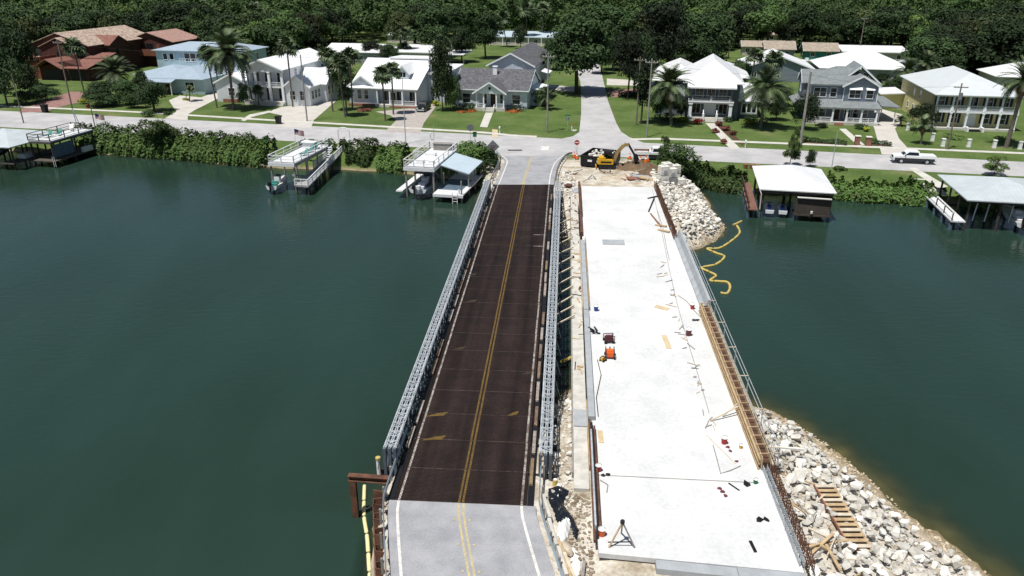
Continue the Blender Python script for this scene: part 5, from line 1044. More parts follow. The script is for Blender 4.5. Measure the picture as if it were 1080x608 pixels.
def gable(h, m, x0, y0, x1, y1, ze, zr, axis='x', ov=.45, th=.16, name='roof', trim=True):
    def f(b):
        if axis == 'x':
            ym = (y0+y1)/2; sl_ = (zr-ze)/(ym-y0); e = ze-ov*sl_
            b.slab([(x0-ov, y0-ov, e+th), (x1+ov, y0-ov, e+th), (x1+ov, ym, zr+th), (x0-ov, ym, zr+th)], th); b.slab([(x1+ov, y1+ov, e+th), (x0-ov, y1+ov, e+th), (x0-ov, ym, zr+th), (x1+ov, ym, zr+th)], th)
        else:
            xm = (x0+x1)/2; sl_ = (zr-ze)/(xm-x0); e = ze-ov*sl_
            b.slab([(x0-ov, y1+ov, e+th), (x0-ov, y0-ov, e+th), (xm, y0-ov, zr+th), (xm, y1+ov, zr+th)], th); b.slab([(x1+ov, y0-ov, e+th), (x1+ov, y1+ov, e+th), (xm, y1+ov, zr+th), (xm, y0-ov, zr+th)], th)
    o = child(name, h, m, f)
    if trim:
        def g(b):
            if axis == 'x':
                ym = (y0+y1)/2; sl_ = (zr-ze)/(ym-y0); e = ze-ov*sl_
                for x in (x0-ov-.03, x1+ov+.03): b.bar((x, y0-ov, e), (x, ym, zr), .05, .3); b.bar((x, y1+ov, e), (x, ym, zr), .05, .3)
            else:
                xm = (x0+x1)/2; sl_ = (zr-ze)/(xm-x0); e = ze-ov*sl_
                for y in (y0-ov-.03,): b.bar((x0-ov, y, e), (xm, y, zr), .05, .3); b.bar((x1+ov, y, e), (xm, y, zr), .05, .3)
        child('fascia', o, 'trim', g)
    return o
WC = {}
def window(h, x, y, z, w, hh, face='F', mx_=1, my_=1, frame='trim', shutters=None, sill=True):
    """frame mesh with its pane as a sub-part; x,y,z = bottom centre on the wall"""
    k = (w, hh, mx_, my_, frame)
    if k not in WC:
        b = MB(); f_ = .11
        b.box(-w/2-f_, -.07, -f_, -w/2, .0, hh+f_); b.box(w/2, -.07, -f_, w/2+f_, .0, hh+f_); b.box(-w/2, -.07, hh, w/2, 0, hh+f_); b.box(-w/2-.03, -.1, -f_, w/2+.03, 0, 0)
        for i in range(1, mx_+1):
            if mx_ > 0: xx = -w/2+w*i/(mx_+1); b.box(xx-.03, -.05, 0, xx+.03, -.015, hh)
        for i in range(1, my_+1): zz = hh*i/(my_+1); b.box(-w/2, -.05, zz-.03, w/2, -.015, zz+.03)
        p = MB().box(-w/2, -.03, 0, w/2, -.006, hh); WC[k] = (b.mesh('window', frame), p.mesh('pane', 'glass'))
    a_, p_ = WC[k]; o = link('window', a_, h, (x, y, z), {'F': 0, 'R': math.pi/2, 'L': -math.pi/2, 'B': math.pi}[face]); link('pane', p_, o)
    if shutters:
        for s_ in (-1, 1):
            kk = ('sh', hh, shutters)
            if kk not in WC: WC[kk] = MB().box(-.22, -.06, -.05, .22, -.005, hh+.05).mesh('shutter', shutters)
            link('shutter', WC[kk], o, (s_*(w/2+.36), 0, 0))
    return o
def door(h, x, y, z, w=1., hh=2.2, m='door_dark', face='F'):
    o = child('door', h, m, lambda b: b.box(-w/2, -.08, 0, w/2, -.005, hh)); o.location = (x, y, z); o.rotation_euler = (0, 0, {'F': 0, 'R': math.pi/2, 'L': -math.pi/2}[face])
    child('door_frame', o, 'trim', lambda b: (b.box(-w/2-.12,-.1,0,-w/2,-.004,hh+.12), b.box(w/2,-.1,0,w/2+.12,-.004,hh+.12), b.box(-w/2,-.1,hh,w/2,-.004,hh+.12))); child('handle', o, 'galv', lambda b: b.box(w/2-.16,-.14,1,w/2-.1,-.08,1.14)); return o
def column(h, x, y, z0, z1, w=.32, m='column'):
    return child('column', h, m, lambda b: (b.box(x-w/2, y-w/2, z0, x+w/2, y+w/2, z1), b.box(x-w*.7, y-w*.7, z0, x+w*.7, y+w*.7, z0+.25), b.box(x-w*.7, y-w*.7, z1-.22, x+w*.7, y+w*.7, z1-.002)))
def steps(h, x0, x1, y, z, n, m='walk', d=.3, face=-1): return child('steps', h, m, lambda b: [b.box(x0, y+face*d*(k+1), 0-.2, x1, y+face*d*k, z-(k+1)*z/(n+1)) for k in range(n)])
# ---- 1: brown stucco villa with clay roofs (far left)
h = house('dark brown stucco villa with tan tiled main roof at far left', -132, 64)
walls(h, 'stucco_brown', 4.5, 0, 23, 28, 0, 8.2, [('y', 11.3)]); gable(h, 'roof_tan', 4.5, 0, 23, 28, 8.2, 11.3, 'y', .7, trim=False)
walls(h, 'stucco_brown', 10, -2.5, 21, 1, 0, 8.0, [('y', 10.2)]); gable(h, 'roof_tan', 10, -2.5, 21, 8, 8.0, 10.2, 'y', .5, trim=False)
walls(h, 'stucco_brown', 23.02, 6, 25, 14, 0, 7.9, [('x', 10.0)]); gable(h, 'roof_clay', 17, 6, 25, 14, 7.9, 10.0, 'x', .5, trim=False)
walls(h, 'stucco_brown', 14, -9, 29, -2.52, 0, 3.4, [('y', 5.)]); gable(h, 'roof_clay', 14, -10.5, 22, -2.6, 3.4, 5.5, 'y', .6, trim=False); child('roof', h, 'roof_clay', lambda b: b.slab([(22.8,-10.5,3.4),(30,-10.5,3.4),(29.5,-2.6,5.0),(22.8,-2.6,5.0)], .16)); child('roof', h, 'roof_clay', lambda b: b.slab([(23.05,-2.4,5.2),(29.8,-2.4,5.2),(28.5,4,6.0),(23.05,4,6.0)], .16))
walls(h, 'stucco_rust', 8, -8, 13.9, -2.55, 0, 4.8); child('balcony_wall', h, 'stucco_rust', lambda b: (b.box(7.6,-8.4,4.81,14.2,-8.1,5.9), b.box(7.6,-8.1,4.81,7.9,-2.6,5.9), b.box(13.9,-8.1,4.81,14.2,-2.6,5.9)))
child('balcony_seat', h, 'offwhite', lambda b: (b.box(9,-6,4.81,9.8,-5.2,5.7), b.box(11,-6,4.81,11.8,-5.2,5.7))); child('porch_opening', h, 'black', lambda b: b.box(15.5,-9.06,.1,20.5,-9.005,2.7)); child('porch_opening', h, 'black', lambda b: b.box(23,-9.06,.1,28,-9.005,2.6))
for y in (9, 13.5, 18, 23): window(h, 23.0 if y > 14.1 or y < 6 else 25.0, y, 5.2, 1.1, 1.5, 'R', 1, 1, 'door_dark')
for x in (6.5, 8.7): window(h, x, 0, 5.4, 1.3, 1.6, 'F', 1, 1, 'door_dark')
window(h, 15.5, -2.5, 5.4, 1.4, 1.6, 'F', 1, 1, 'door_dark'); child('garden_wall', h, 'stucco_rust', lambda b: b.prism([(7,-18),(12,-20),(12.3,-19.6),(7.3,-17.6)], -.2, 1.6))
h = house('brown stucco building with pinkish roof and orange balcony behind the blue house', -114.5, 87)
walls(h, 'stucco_brown', 0, 0, 16, 14, 0, 7.3, [('y', 9.8)]); gable(h, 'roof_pink', 0, 0, 16, 14, 7.3, 9.8, 'y', .6, trim=False); child('balcony_wall', h, 'stucco_rust', lambda b: b.box(4,-2.2,3.3,14,-2,5.2)); child('balcony_floor', h, 'stucco_brown', lambda b: b.box(4,-2,3.0,14,-.02,3.28)); child('balcony_pier', h, 'stucco_rust', lambda b: b.box(11.8,-2.19,5.2,12.9,-1.99,6.6)); window(h, 8, 0, 4.4, 2.2, 2.2, 'F', 1, 0, 'door_dark'); window(h, 3, 0, 4.6, 1.2, 1.4, 'F', 1, 0, 'door_dark')
# ---- 2: pale aqua two-storey house with blue metal roofs
h = house('pale aqua two-storey house with blue-grey metal roofs', -84, 39.5)
walls(h, 'siding_aqua', 2, 7.5, 11, 20, 0, 3.6); walls(h, 'siding_aqua', 11.02, 1, 24.3, 20.02, 0, 3.7)
child('roof', h, 'roof_blue', lambda b: hip(b, 1.8, 6.6, 15, 20, 3.55, 5.3, .5)); child('roof', h, 'roof_blue', lambda b: hip(b, 9, .6, 24.4, 20.5, 3.7, 5.6, .5)); child('porch_roof', h, 'roof_blue', lambda b: b.slab([(7.5,-1.8,3.1),(17.5,-1.8,3.1),(17.5,3,4.35),(7.5,3,4.35)], .14))
for x in (7.9, 12.5, 17.1): column(h, x, -1.5, 0, 3.0, .18, 'offwhite')
walls(h, 'siding_aqua', -1, 20.04, 24, 33, 0, 8.0); child('roof', h, 'roof_blue', lambda b: hip(b, -1, 20, 24, 33, 8.0, 9.7, .7))
for x, w in ((1.7, 1.1), (3.6, 1.1)): window(h, x, 20.04, 5.6, w, 1.5, 'F', 0, 0)
window(h, 8.2, 20.04, 5.3, 1.5, 2.0, 'F', 0, 0); window(h, 9.9, 20.04, 5.3, 1.5, 2.0, 'F', 0, 0); child('balcony_rail', h, 'white_wood', lambda b: [b.box(6.5+k*.9,18.9,4.9,6.58+k*.9,18.98,6.0) for k in range(7)]+[b.box(6.5,18.9,6.0,12.0,18.98,6.08)])
for x in (3.6, 5.2): window(h, x, 7.5, 1.1, 1.0, 1.4)
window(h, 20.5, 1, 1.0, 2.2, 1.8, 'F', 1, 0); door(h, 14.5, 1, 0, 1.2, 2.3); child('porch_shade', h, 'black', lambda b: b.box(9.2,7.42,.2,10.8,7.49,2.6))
for y in (5, 9, 13, 17): window(h, 24.3, y, 1.1, 1.1, 1.5, 'R')
for y in (23, 28): window(h, 24, y, 5.4, 1.1, 1.5, 'R')
steps(h, 13.5, 16, 1, .3, 1, 'brick')
child('ornament_stand', h, 'dark_wood', lambda b: (b.box(18.7,-.6,0,19.2,-.3,.5),))
# ---- 3: white two-storey house with tall columns
h = house('white two-storey house with tall front columns and white gable roof', -43.5, 30.6)
walls(h, 'siding_white', 0, 2.6, 10, 24, 0, 7.8, [('y', 9.7)]); gable(h, 'roof_white', 0, -.3, 10, 24, 7.8, 9.75, 'y', .5)
child('pediment', h, 'siding_white', lambda b: (b.yprism([(.1,7.8),(9.9,7.8),(5,9.62)], -.2, 0.1), b.box(.05,-.22,7.2,9.95,.12,7.8))); child('gable_vent', h, 'trim', lambda b: b.tube((5,-.3,8.4),(5,-.21,8.4),.42,n=14))
child('porch_floor', h, 'walk', lambda b: b.box(0,-.4,-.2,10,2.58,.75)); child('balcony', h, 'white_wood', lambda b: b.box(.1,.05,3.75,9.9,2.58,4.0))
for x in (.35, 3.3, 6.6, 9.65): column(h, x, -.05, .75, 7.2, .5)
for a_, c_ in ((.6, 3.05), (3.55, 6.35), (6.85, 9.4)): railing(h, (a_,.1,4.0), (c_,.1,4.0), .95, 'white_wood', 2, True, True)
for x in (2, 5, 8): window(h, x, 2.6, 4.3, 1.6, 2.4, 'F', 1, 0)
for x in (2, 8): window(h, x, 2.6, .9, 1.6, 2.5, 'F', 1, 0)
door(h, 5, 2.6, .75, 1.5, 2.6); steps(h, 3.4, 9.8, -.4, .75, 3)
walls(h, 'siding_white', -8, 2, -.02, 18, 0, 4.3, [('y', 6.0)]); gable(h, 'roof_white', -8, 2, -.02, 18, 4.3, 6.2, 'y', .45); window(h, -4.2, 2, 1.4, 1.5, 1.7, 'F', 1, 1); child('base_wall', h, 'brick', lambda b: b.box(-6,.9,-.2,-2,1.2,.8))
walls(h, 'siding_white', 10.02, .2, 15.8, 16, 0, 4.3, [('y', 6.3)]); gable(h, 'roof_white', 10.02, .2, 15.8, 16, 4.3, 6.5, 'y', .45)
walls(h, 'siding_white', 14.5, 6.0, 17.0, 13, 0, 4.3, [('x', 7.0)]); gable(h, 'roof_white', 11, 6.0, 17.0, 13, 4.3, 7.0, 'x', .45)
for x in (11.7, 14.1): window(h, x, .2, 1.3, 1.2, 1.9, 'F', 1, 1)
for y in (1.6, 3.2, 4.8): window(h, 15.8, y, 1.4, 1.0, 1.8, 'R', 1, 1)
for y in (7.6, 9.5, 11.4): window(h, 17.0, y, 1.6, .9, 1.9, 'R', 0, 1)
for y in (6, 11, 20): window(h, 10, y, 5.3 if y != 6 else 5.9, 1.0, 1.4, 'R', 1, 1)
# ---- 4: pale blue cottage with white metal roof and dormer
h = house('pale blue cottage with white metal roof, dormer and front porch', -20, 33)
walls(h, 'siding_paleblue', 0, 1.4, 6.4, 20, 0, 4.2, [('y', 6.4)]); gable(h, 'roof_white', 0, 1.4, 6.4, 14, 4.2, 6.4, 'y', .5)
walls(h, 'siding_paleblue', 1, 3.6, 16, 22, 0, 4.3, [('x', 8.8)]); 
child('roof', h, 'roof_white', lambda b: (b.slab([(.4,.4,4.0),(16.4,.4,4.0),(16.4,12.8,9.0),(.4,12.8,9.0)], .16), b.slab([(16.4,22.6,4.0),(.4,22.6,4.0),(.4,12.8,9.0),(16.4,12.8,9.0)], .16)))
child('roof', h, 'roof_white', lambda b: b.slab([(6,12,9.3),(16.3,12,9.3),(16.3,20,8.9),(6,20,8.9)], .3))
for x in (6.9, 9.8, 12.7, 15.8): column(h, x, .7, .5, 3.9, .26)
child('porch_floor', h, 'walk', lambda b: b.box(6.42,.3,-.2,16.1,3.58,.5)); child('porch_beam', h, 'trim', lambda b: b.box(6.5,.58,3.6,16.1,.82,3.9))
for a_, c_ in ((9.95,12.55),(12.85,15.65)): railing(h, (a_,.7,.5), (c_,.7,.5), .85, 'white_wood', 1, True, True)
for x in (8.1, 11.2, 14.2): window(h, x, 3.6, .9, 1.6, 2.0, 'F', 1, 0)
window(h, 2.5, 1.4, 1.5, .9, 1.9, 'F', 0, 1); window(h, 4.1, 1.4, 1.5, .9, 1.9, 'F', 0, 1); door(h, 9.6, 3.6, .5, 1.0, 2.2)
walls(h, 'siding_paleblue', 10.4, 4.3, 13.2, 10, 5.9, 7.0, [('y', 8.4)], 'dormer_wall'); gable(h, 'roof_white', 10.4, 4.3, 13.2, 11.5, 7.0, 8.5, 'y', .4); window(h, 11.8, 4.3, 5.95, 1.4, 1.1, 'F', 1, 0); 
walls(h, 'siding_paleblue', 16.02, 8.6, 20.4, 22.5, 0, 6.2, [], 'garage_wall'); child('roof', h, 'roof_white', lambda b: b.slab([(15.8,8.2,6.5),(20.8,8.2,6.5),(20.8,22.8,6.9),(15.8,22.8,6.9)], .3)); window(h, 18, 8.6, 4.2, 1., .9); 
for y in (11, 15, 19): window(h, 20.4, y, 1.5, 1., 1.6, 'R')
child('planter', h, 'brick', lambda b: b.box(.2,.2,-.2,6.2,.9,.55)); child('planter', h, 'brick', lambda b: b.box(10,-.4,-.2,15.8,.1,.35))
# ---- 5: light blue cottage with dark shingle roof
h = house('light blue cottage with dark grey shingle roof and white gabled porch', 4, 36.6)
walls(h, 'siding_skyblue', 0, 0, 16, 14, 0, 4.2, [('x', 7.5)])
child('roof', h, 'shingle_grey', lambda b: (b.slab([(-.5,-.7,4.05),(16.5,-.7,4.05),(16.5,7,7.6),(-.5,7,7.6)], .16), b.slab([(16.5,14.7,4.05),(-.5,14.7,4.05),(-.5,7,7.6),(16.5,7,7.6)], .16)))
child('fascia', h, 'trim', lambda b: (b.box(-.5,-.76,3.85,16.5,-.705,4.06), b.bar((16.54,-.7,3.9),(16.54,7,7.45),.05,.25), b.bar((16.54,14.7,3.9),(16.54,7,7.45),.05,.25), b.bar((-.54,-.7,3.9),(-.54,7,7.45),.05,.25)))
walls(h, 'siding_slate' if 0 else 'siding_paleblue', 5.5, 9, 15.6, 34, 3, 8.2, [('y', 10.6)]); gable(h, 'shingle_grey', 5.5, 9, 15.6, 34, 8.2, 10.7, 'y', .6)
child('sun_patch', h, 'siding_white', lambda b: b.yprism([(9.5,5.9),(15.1,6.6),(13.4,8.4)], 8.93, 8.99)); child('chimney', h, 'trim', lambda b: (b.box(7.4,4.6,5.6,8.3,5.5,8.2), b.box(7.3,4.5,8.2,8.4,5.6,8.35)))  # pale triangle paints the sunlit part of the rear gable wall
child('pediment', h, 'siding_skyblue', lambda b: b.yprism([(5.3,3.9),(11.7,3.9),(8.5,5.9)], -3.3, 1.5)); gable(h, 'shingle_grey', 5.2, -3.3, 11.8, 3, 3.9, 6.0, 'y', .45); child('crest', h, 'dark_steel', lambda b: b.tube((8.5,-3.42,4.75),(8.5,-3.31,4.75),.3,n=10))
for x in (5.5, 7.1, 9.9, 11.5): column(h, x, -3.1, .6, 3.7, .26)
child('porch_beam', h, 'trim', lambda b: b.box(5.25,-3.28,3.7,11.75,-3.0,3.895)); child('porch_floor', h, 'walk', lambda b: b.box(5.2,-3.3,-.2,11.8,-.02,.6)); railing(h, (5.6,-3.1,.6), (7,-3.1,.6), .9, 'white_wood', 1, True, True); railing(h, (10,-3.1,.6), (11.4,-3.1,.6), .9, 'white_wood', 1, True, True)
door(h, 8.5, 0, .6, 1.2, 2.4); window(h, 6.6, 0, 1.0, .9, 2.0, 'F', 0, 1); window(h, 10.5, 0, 1.0, .9, 2.0, 'F', 0, 1); steps(h, 7.6, 9.4, -3.3, .6, 3, 'walk', .35); railing(h, (7.5,-3.4,.5), (7.4,-4.6,.0), .9, 'white_wood', 1); railing(h, (9.5,-3.4,.5), (9.6,-4.6,.0), .9, 'white_wood', 1); child('porch_lamp', h, 'black', lambda b: b.box(8.35,-1.6,3.0,8.65,-1.3,3.5))
window(h, 2.5, 0, 1.1, 1.7, 1.9, 'F', 0, 1, 'trim', 'siding_white'); window(h, 13.6, 0, 1.1, 1.7, 1.9, 'F', 0, 1, 'trim', 'siding_white')
walls(h, 'siding_skyblue', 16.02, 5, 18, 13, 0, 3.6); child('side_roof', h, 'trim', lambda b: (b.slab([(16.1,4.6,3.9),(18.6,4.6,3.4),(18.6,13.4,3.4),(16.1,13.4,3.9)], .12), b.slab([(16.6,14,6.4),(18.4,14,5.9),(18.4,19,5.9),(16.6,19,6.4)], .1))); window(h, 18, 9, 1.2, 1, 1.5, 'R')
child('rear_flat_roof', h, 'roof_plain_white', lambda b: b.box(-1.5,15.2,3.0,5.4,22,5.4))
# ---- 6: grey house with big white hip roof and double porch
h = house('grey house with large white hip roof, balcony and white front columns', 54, 31)
walls(h, 'siding_greyblue', -.5, 3, 9.8, 24, 0, 7.1); child('roof', h, 'roof_plain_white', lambda b: hip(b, -.8, 2.4, 10.0, 24, 7.2, 11.2, .6)); child('porch_roof', h, 'roof_plain_white', lambda b: b.slab([(-.5,-.6,6.7),(9.0,-.6,6.7),(9.0,3.4,8.2),(-.5,3.4,8.2)], .25))
child('porch_floor', h, 'walk', lambda b: b.box(0,-.1,-.2,8.6,2.98,.7)); child('balcony', h, 'stucco_grey', lambda b: b.box(-.1,-.15,3.5,8.7,2.98,4.0)); child('balcony_trim', h, 'trim', lambda b: b.box(-.12,-.2,3.72,8.72,-.152,3.98))
for x in (.4, 8.2): column(h, x, .2, .7, 3.5, .6, 'column'); column(h, x, .2, 4.0, 6.6, .32, 'siding_greyblue')
for a_, c_ in ((.7, 4.2), (4.4, 7.9)): railing(h, (a_,.1,4.0), (c_,.1,4.0), 1.0, 'white_wood', 1, True, False)
for x in (2, 4.3, 6.6): window(h, x, 3, 4.3, 1.5, 2.1, 'F', 1, 0)
for x in (1.6, 6.9): window(h, x, 3, 1.0, 1.6, 2.3, 'F', 1, 0)
door(h, 4.3, 3, .7, 2.2, 2.5, 'trim'); steps(h, 3.2, 5.4, -.1, .7, 3)
for x in (3.0, 5.6): child('newel_post', h, 'white', lambda b: (b.box(x-.2,-1.3,-.2,x+.2,-.9,1.7), b.bar((x,-.9,1.6),(x,0,2.2),.15,.12)))
walls(h, 'siding_greyblue', 9.82, 5.5, 14, 16, 0, 3.5); child('roof', h, 'roof_plain_white', lambda b: (b.slab([(9.85,4.9,3.45),(14.6,4.9,3.45),(13,10,5.6),(9.85,10,5.6)], .15), b.slab([(14.6,4.9,3.45),(14.6,16.6,3.45),(13,16,5.6),(13,10,5.6)], .15), b.slab([(9.85,10,5.61),(13,10,5.61),(13,16,5.61),(9.85,16,5.61)], .15)))
child('bay_frame', h, 'trim', lambda b: (b.box(10.6,5.3,.7,13.8,5.49,3.2),)); 
for x in (11.2, 12.2, 13.2): window(h, x, 5.3, 1.1, .75, 1.8, 'F', 0, 0)
walls(h, 'siding_greyblue', -6, 20, -.52, 40, 0, 5); child('roof', h, 'roof_plain_white', lambda b: hip(b, -7.5, 19.5, 3, 42, 5.2, 8.2, .6)); walls(h, 'siding_greyblue', 3, 26, 12, 46, 0, 5); child('roof', h, 'roof_plain_white', lambda b: hip(b, 2.5, 25, 13, 46, 5.4, 7.4, .5)); walls(h, 'siding_greyblue', -6.5, 5, -.54, 14, 0, 3.2); child('roof', h, 'shingle_slate', lambda b: b.slab([(-7,4.5,3.2),(-.56,4.5,3.2),(-.56,14.5,5),(-7,14.5,5)], .2))
# ---- 7: slate grey two-storey house with porch and carport
h = house('slate blue-grey two-storey house with grey roof, white porch columns and carport', 77.4, 33.2)
walls(h, 'siding_slate', 0, 2.4, 12.6, 13, 0, 7.3); child('roof', h, 'shingle_slate', lambda b: hip(b, 0, 2.4, 12.6, 13, 7.35, 10.2, .6))
walls(h, 'siding_slate', 6.2, 1.7, 12.4, 6, 4, 7.3, [('y', 9.0)]); gable(h, 'shingle_slate', 6.2, 1.7, 12.4, 8, 7.3, 9.1, 'y', .5); gable(h, 'shingle_slate', 5.6, 5, 13.2, 13, 7.4, 10.6, 'y', .3)
walls(h, 'siding_slate', -1, 5, 0.5, 11, 4, 7.3, [('x', 9.2)]); gable(h, 'shingle_slate', -1, 5, 4, 11, 7.3, 9.3, 'x', .4)
child('porch_roof', h, 'shingle_slate', lambda b: (b.slab([(-.5,-.8,3.35),(13.2,-.8,3.35),(12.6,2.38,4.5),(.2,2.38,4.5)], .16), b.slab([(-2.6,3,3.3),(-.02,3,4.4),(-.02,12,4.4),(-2.6,12,3.3)], .16)))
child('porch_beam', h, 'trim', lambda b: b.box(-.3,-.55,3.0,12.9,-.3,3.25)); child('porch_floor', h, 'walk', lambda b: b.box(-.4,-.7,-.2,12.9,2.38,.55))
for x in (.1, 4.4, 7.0, 9.7, 12.5): column(h, x, -.42, .55, 3.0, .3)
for a_, c_ in ((.3, 4.2), (7.2, 9.5), (9.9, 12.3)): railing(h, (a_,-.42,.55), (c_,-.42,.55), .8, 'white_wood', 2, True, True)
for x in (1.5, 2.9): window(h, x, 2.4, .9, 1.1, 2.0, 'F', 0, 1)
for x in (7.6, 9.2, 10.8): window(h, x, 2.4, .9, 1.1, 2.0, 'F', 0, 1)
door(h, 5.6, 2.4, .55, 1.1, 2.2); steps(h, 4.9, 6.5, -.7, .55, 3, 'brick')
for x in (1.3, 2.5, 4.4): window(h, x, 2.4, 4.9, 1.1, 1.7, 'F', 0, 1)
window(h, 8.3, 1.7, 4.9, 2.0, 1.5, 'F', 1, 1); window(h, 11.0, 1.7, 4.9, 1.2, 1.5, 'F', 0, 1); child('awning', h, 'white', lambda b: (b.slab([(7.1,1.2,6.55),(9.5,1.2,6.55),(9.5,1.69,6.95),(7.1,1.69,6.95)], .06), b.slab([(10.2,1.2,6.55),(11.8,1.2,6.55),(11.8,1.69,6.95),(10.2,1.69,6.95)], .06)))
child('corner_trim', h, 'trim', lambda b: (b.box(-.05,2.33,3.9,.12,2.399,7.3), b.box(6.1,1.62,3.9,6.25,1.699,7.3), b.box(12.35,1.62,3.9,12.5,1.699,7.3), b.box(0,2.32,7.0,12.6,2.398,7.3)))
child('carport_roof', h, 'shingle_slate', lambda b: b.slab([(13.0,3.4,3.3),(17.6,3.6,3.1),(16.6,14,3.6),(12.7,14,3.9)], .2))
for x, y in ((16.9,4.2),(16.2,12),(14,4.2)): column(h, x, y, 0, 3.0, .16, 'white')
for y in (4, 8): window(h, 0, y, 1.2, 1.0, 1.6, 'L')
window(h, -1, 8, 5.2, 1.2, 1.4, 'L')
# ---- 8: yellow house with double veranda
h = house('yellow two-storey house with pale grey hip roof and double white veranda', 99.6, 31.6)
walls(h, 'stucco_yellow', 0, 2.6, 14.6, 25.5, 0, 3.6); walls(h, 'stucco_khaki', .02, 2.62, 14.58, 25.48, 3.61, 6.55, (), 'upper_wall'); child('roof', h, 'roof_palegrey', lambda b: hip(b, 0, 0, 14.6, 25.5, 6.6, 9.8, .6))
child('veranda_floor', h, 'walk', lambda b: b.box(0,0,-.2,14.6,2.58,.4)); child('balcony', h, 'column', lambda b: b.box(0,0,3.25,14.6,2.58,3.55)); child('veranda_beam', h, 'column', lambda b: b.box(-.02,0,6.2,14.62,.3,6.55))
for k in range(6):
    x = .25+k*2.82; column(h, x, .18, .4, 3.25, .3); column(h, x, .18, 3.55, 6.2, .28)
    if k < 5: railing(h, (x+.2,.18,3.55), (x+2.62,.18,3.55), 1.0, 'column', 1, True, True)
for k in range(5):
    x = 1.65+k*2.82
    if k in (2,): door(h, x, 2.6, .4, 1.8, 2.4, 'trim')
    else: window(h, x, 2.6, 1.0, 1.1, 1.9, 'F', 0, 1, 'trim', 'shutter_dark')
    if k in (2,): window(h, x, 2.62, 3.7, 1.5, 2.2, 'F', 1, 0)
    else: window(h, x, 2.62, 4.2, 1.1, 1.8, 'F', 0, 1, 'trim', 'shutter_dark')
for y in (14, 18): window(h, 0, y, 1.3, .9, 1.1, 'L', 0, 0)
for y, hh in ((10.5, 2.0), (15, 1.3)): window(h, .02, y, 4.2, .9, hh, 'L', 0, 1)
steps(h, 6.3, 8.5, 0, .4, 2, 'black', .5); child('step_wall', h, 'white', lambda b: (b.box(5.9,-1.4,-.2,6.25,-.02,.8), b.box(8.55,-1.4,-.2,8.9,-.02,.8)))
child('side_porch', h, 'roof_plain_white', lambda b: (b.slab([(-5,21,3.3),(-.05,21,3.6),(-.05,30,3.6),(-5,30,3.3)], .2),)); walls(h, 'stucco_yellow', -4.6, 22, -.04, 29, 0, 3.2)
# ---- houses further back: simpler, roofs and a few openings
def back_house(label, s, t, w, d, zw, zr, wm, rm, kind='hip', nwin=4, rz=0., ov=.6):
    h = house(label, s, t, rz=rz); walls(h, wm, 0, 0, w, d, 0, zw, [] if kind != 'gx' and kind != 'gy' else [('x' if kind == 'gx' else 'y', zr-.05)])
    if kind == 'hip': child('roof', h, rm, lambda b: hip(b, 0, 0, w, d, zw, zr, ov))
    elif kind == 'flat': child('roof', h, rm, lambda b: b.slab([(-ov,-ov,zw+.2),(w+ov,-ov,zw+.2),(w+ov,d+ov,zr),(-ov,d+ov,zr)], .25))
    else: gable(h, rm, 0, 0, w, d, zw, zr, 'x' if kind == 'gx' else 'y', ov)
    for k in range(nwin): window(h, w*(k+.5)/nwin, 0, 1.0, 1.2, 1.3, 'F', 1, 0)
    window(h, 0, d/2, 1.0, 1.2, 1.3, 'L', 1, 0); window(h, w, d/2, 1.0, 1.2, 1.3, 'R', 1, 0); return h
back_house('low house with white gable roof, left of the pair behind the pale blue cottage', -58.5, 107, 19, 13, 3.4, 5.2, 'stucco_grey', 'roof_plain_white', 'gx')
b1 = back_house('low house with long white flat roof right behind the pale blue cottage', -38, 107, 17, 15, 3.6, 4.6, 'stucco_cream', 'roof_plain_white', 'flat'); child('carport', b1, 'roof_plain_white', lambda b: (b.slab([(17.7,3,3.0),(24,3,3.0),(24,15,3.2),(17.7,15,3.2)], .2), b.box(18,4,-.2,18.2,4.2,2.8), b.box(23.6,4,-.2,23.8,4.2,2.8)))
child('chimney_pipe', b1, 'galv', lambda b: b.tube((5.5,5,4),(5.5,5,5.6),.25,n=8)); b1 = back_house('small pale bungalow with flat roof deep among the dark trees', -62, 172, 14, 10, 2.8, 3.6, 'stucco_cream', 'roof_dockgrey', 'flat', 3)
b1 = back_house('long low white-roofed house with white posts behind the dark shingle roof', -21, 172, 32, 12, 3.0, 4.3, 'stucco_cream', 'roof_lightblue', 'flat', 6)
for k in range(7): column(b1, 1+k*5, -1.2, 0, 2.9, .25, 'white')
back_house('small distant blue house with grey roof at the top of the photo', 17, 305, 12, 10, 3.6, 6.4, 'siding_skyblue', 'shingle_slate', 'gy', 2)
b1 = back_house('house with broad white gable roof and dark gable end behind slate house', 68.5, 92, 18, 18, 3.4, 6.6, 'siding_slate', 'roof_plain_white', 'gy', 3)
back_house('wide house with bright white hip roof left of the yellow house', 89, 96, 23, 17, 3.4, 7.0, 'teal' if 0 else 'stucco_grey', 'roof_plain_white', 'hip', 5); back_house('small white hip-roofed wing at right of the wide white roof', 109, 101, 9, 9, 3.2, 5.4, 'stucco_grey', 'roof_plain_white', 'hip', 2)
back_house('small shed with tan roof, left one in the rear yards', 72.6, 155, 6.5, 8, 3.0, 4.4, 'stucco_cream', 'roof_oldtan', 'gx', 2); back_house('small house with tan roof next to the shed in rear yards', 79.5, 148, 9, 10, 3.0, 5.0, 'siding_slate', 'roof_oldtan', 'gx', 2); back_house('low house with brown roof among boats in the rear yards', 91.8, 147, 10, 9, 2.8, 4.8, 'teal', 'roof_oldtan', 'gx', 2)
back_house('long low building with white flat roof below the dark wood at right', 103, 143, 19, 10, 3.0, 4.2, 'stucco_cream', 'roof_plain_white', 'flat', 4); back_house('white hip-roofed house at the far right edge behind the palms', 128, 84, 14, 13, 3.8, 6.6, 'stucco_cream', 'roof_plain_white', 'hip', 3)
